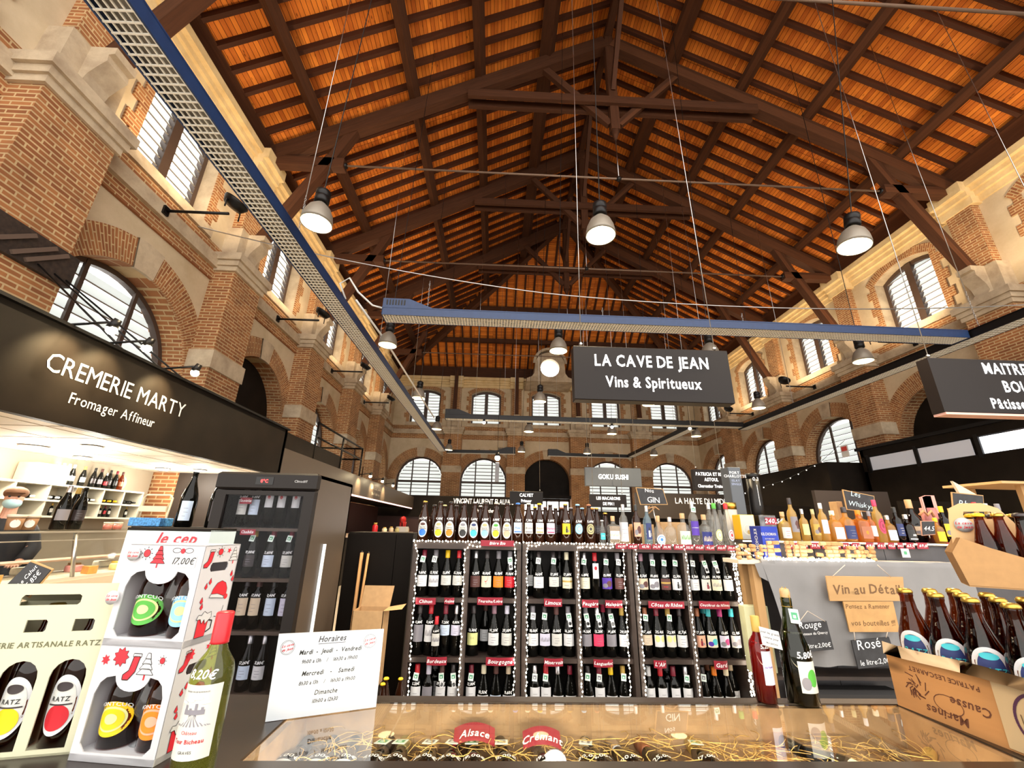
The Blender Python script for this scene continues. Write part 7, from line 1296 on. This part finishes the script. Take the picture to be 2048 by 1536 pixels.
random.seed(5); cols_ = [('pale yellow', (.80, .62, .25)), ('deep yellow', (.85, .55, .08)), ('ivory', (.82, .76, .58)), ('orange', (.75, .33, .08)), ('rosy', (.70, .30, .30)), ('brown rind', (.42, .22, .10))]
for k in range(30):
    y = 2.7+k*.155; cn, cc = cols_[k % 6]; x = -.08-.22*(k % 3); w_ = random.uniform(.07, .1); mt = M('cheese_'+cn.replace(' ', '_'), cc, .5, var=.1, scale=30); m = MB()
    if k % 2: pr = [(0, 0)]+[(w_*1.5*math.cos(a_), w_*1.5*math.sin(a_)) for a_ in (-.45, -.22, 0, .22, .45)]; m.prism(pr, .075, mt)
    else: m.lathe([(w_, 0), (w_+.006, .02), (w_+.005, .05), (w_, .065), (1e-6, .066)], mt, n=18)
    tag(m.build('cheese', None, (-4.3+x, y, .931)), '%s cheese %s in the display, %s from its near end' % (cn, 'wedge' if k % 2 else 'wheel', ('one', 'two', 'three', 'four', 'five', 'six', 'seven', 'eight', 'nine', 'ten', 'eleven', 'twelve', 'thirteen', 'fourteen', 'fifteen', 'sixteen', 'seventeen', 'eighteen', 'nineteen', 'twenty', 'twentyone', 'twentytwo', 'twentythree', 'twentyfour', 'twentyfive', 'twentysix', 'twentyseven', 'twentyeight', 'twentynine', 'thirty')[k]), 'cheese', 'cheeses in the glass display')
for px, lab, nm in ((112, 'grey', 'first magnum with pale band on the cheese counter top'), (145, 'dark', 'second magnum, plain dark, on the cheese counter top'), (158, 'black', 'third magnum behind the plain one on the cheese counter top')):
    p = P(px, 1060, X=-4.45); bottle('magnum_bottle', nm, 'bottle', (-4.45-(.14 if px == 158 else 0), p.y, 1.3725), 'magnum', GLASS_D, 'gold' if px == 158 else 'silver' if px == 112 else None, lab, None, 0, None, 'magnums on the cheese counter', rz=1.0, sc=1.15)
for px, nm in ((24, 'nearer'), (53, 'farther')):
    p = P(px, 1060, X=-4.42); t = thing('pot', 'brown card pot with white label, %s of the pair on the cheese counter' % nm, 'pot', (-4.42, p.y, 1.3725)); m = MB(); m.lathe([(.05, 0), (.06, .11)], M('pot_brown', (.30, .16, .08), .6), n=18); m.build('body', t); m = MB(); m.lathe([(.065, .11), (.066, .135), (1e-6, .137)], M('pot_lid', (.7, .6, .5), .5), n=18); m.build('lid', t); m = MB(); curved_patch(m, .0575, .02, -.035, .035, 0, .07, WHITE, ell=True); o_ = m.build('label', t); o_.rotation_euler = (0, 0, .9)
for px, nm in ((213, 'nearer'), (233, 'farther')):
    p = P(px, 1060, X=-4.42); t = thing('jar', 'small glass jar of pink preserve, %s of the pair on the cheese counter' % nm, 'jar', (-4.42, p.y, 1.3725)); m = MB(); m.lathe([(.04, 0), (.042, .06)], M('pink_preserve', (.55, .18, .14), .3), n=14); m.build('body', t); m = MB(); m.lathe([(.043, .06), (.043, .078), (1e-6, .079)], PM('cream'), n=14); m.build('lid', t)
# vendor
p = P(28, 1000, X=-5.42); HX, HYY, HZ_ = -5.42, p.y, p.z; t = thing('person', 'person in a dark coat, brown cap and light blue face mask behind the cheese counter', 'person', (HX, HYY, 0), .75)
sk = bpy.data.meshes.new('body'); J = [(0, 0, .95, .15), (0, 0, 1.2, .155), (0, 0, 1.38, .15), (0, -.01, 1.46, .07), (0, -.02, HZ_-.07, .058), (0, -.035, HZ_, .088), (0, -.03, HZ_+.09, .085), (.19, 0, 1.39, .065), (.27, -.03, 1.16, .05), (.22, -.24, 1.02, .04), (.2, -.33, 1.0, .03), (-.19, 0, 1.39, .065), (-.27, -.03, 1.16, .05), (-.22, -.24, 1.02, .04), (-.2, -.33, 1.0, .03), (.1, 0, .85, .09), (.11, 0, .48, .065), (.11, .02, .08, .045), (.11, -.1, .04, .04), (-.1, 0, .85, .09), (-.11, 0, .48, .065), (-.11, .02, .08, .045), (-.11, -.1, .04, .04)]
sk.from_pydata([j[:3] for j in J], [(0, 1), (1, 2), (2, 3), (3, 4), (4, 5), (5, 6), (2, 7), (7, 8), (8, 9), (9, 10), (2, 11), (11, 12), (12, 13), (13, 14), (0, 15), (15, 16), (16, 17), (17, 18), (0, 19), (19, 20), (20, 21), (21, 22)], [])
sk.materials.append(M('skin', (.62, .34, .24), .55)); bo = link('body', sk, t); sm = bo.modifiers.new('skin', 'SKIN'); bo.modifiers.new('smooth', 'SUBSURF').levels = 2; bo.modifiers['smooth'].render_levels = 2
for v, j in zip(sk.skin_vertices[0].data if sk.skin_vertices else [], J): v.radius = (j[3], j[3])
if not sk.skin_vertices: print('no skin layer')
else: sk.skin_vertices[0].data[0].use_root = True
CT = M('dark_coat', (.012, .012, .016), .8); m = MB(); m.lathe([(.2, .5), (.205, .9), (.2, 1.15), (.215, 1.32), (.17, 1.42), (.09, 1.47), (.075, 1.5)], CT, n=18, M4=Matrix.Diagonal((1.1, .85, 1, 1)))
for s in (-1, 1): m.tube([(s*.17, 0, 1.4), (s*.235, -.01, 1.3), (s*.28, -.03, 1.15), (s*.235, -.22, 1.03)], .07, CT, n=10)
m.build('coat', t); m = MB(); m.sphere((0, -.018, HZ_+.075), .1, M('hair_brown', (.16, .075, .035), .8), n=16, m=10, sc=(1, 1.1, .72)); m.box((-.075, -.15, HZ_+.075), (.075, -.02, HZ_+.084), M('hair_brown')); m.build('cap', t)
m = MB(); m.sphere((0, -.062, HZ_-.035), .075, M('mask_blue', (.42, .66, .72), .7), n=14, m=9, sc=(1.02, .85, .8)); m.build('face_mask', t); m = MB()
for s in (-1, 1): m.sphere((s*.035, -.112, HZ_+.035), .011, INK, n=8, m=6); m.box((s*.035-.02, -.122, HZ_+.055), (s*.035+.02, -.112, HZ_+.061), M('hair_brown'))
m.build('eyes', t)
for s in (-1, 1):                               # hands with five fingers on the counter edge
    m = MB(); c = Vector((s*.2, -.36, 1.0)); m.sphere(c, .038, MATS['skin'], n=10, m=7, sc=(1, 1.15, .5))
    for k in range(4): m.tube([c+Vector(((k-1.5)*.018, -.03, .0)), c+Vector(((k-1.5)*.021, -.07, .004)), c+Vector(((k-1.5)*.022, -.095+abs(k-1.3)*.006, -.012))], .0085, MATS['skin'], n=6)
    m.tube([c+Vector((-s*.03, .0, 0)), c+Vector((-s*.052, -.025, 0)), c+Vector((-s*.055, -.05, -.005))], .0095, MATS['skin'], n=6); m.build('hand', t)
# ---------------------------------------------------------------- small things on the second stall's counter
def onc(px, py, X): p = P(px, py, X=X); p.y = min(max(p.y, 8.8), 20.3); return p
X2 = -3.95
t = thing('bull_figurine', 'red bull figurine on the second stall counter', 'figurine', (X2, onc(806, 1045, X2).y, 1.2)); RB = M('bull_red', (.55, .02, .02), .4); m = MB(); m.sphere((0, 0, .5), .17, RB, n=12, m=8, sc=(.7, 1.6, .9)); m.sphere((0, -.3, .52), .1, RB, n=10, m=7, sc=(.8, 1, 1)); m.build('trunk_body', t)
for s in (-1, 1):
    for y in (-.16, .18): m = MB(); m.cyl((s*.07, y, .42), (s*.07, y, .22), .04, RB, .028, n=8); m.build('leg', t)
m = MB(); m.box((-.2, -.35, 0), (.2, .35, .22), WHITE, bev=.01); m.build('plinth', t)
for px, py, col, h, nm in ((752, 1040, 'red', .34, 'red bottle shaped jar'), (770, 1050, 'cream', .2, 'cream jar'), (783, 1052, 'beige', .22, 'beige round jar'), (795, 1050, 'olive', .18, 'olive jar'), (822, 1052, 'cork', .2, 'cork coloured jar')):
    p = onc(px, py, X2); t = thing('jar', '%s on the second stall counter' % nm, 'jar', (X2, p.y, 1.2)); m = MB(); m.lathe([(.08, 0), (.09, .02), (.09, h*.7), (.05, h*.85)], PM(col, .4), n=14); m.build('body', t); m = MB(); m.lathe([(.055, h*.85), (.055, h), (1e-6, h)], PM('gold', .4), n=14); m.build('lid', t)
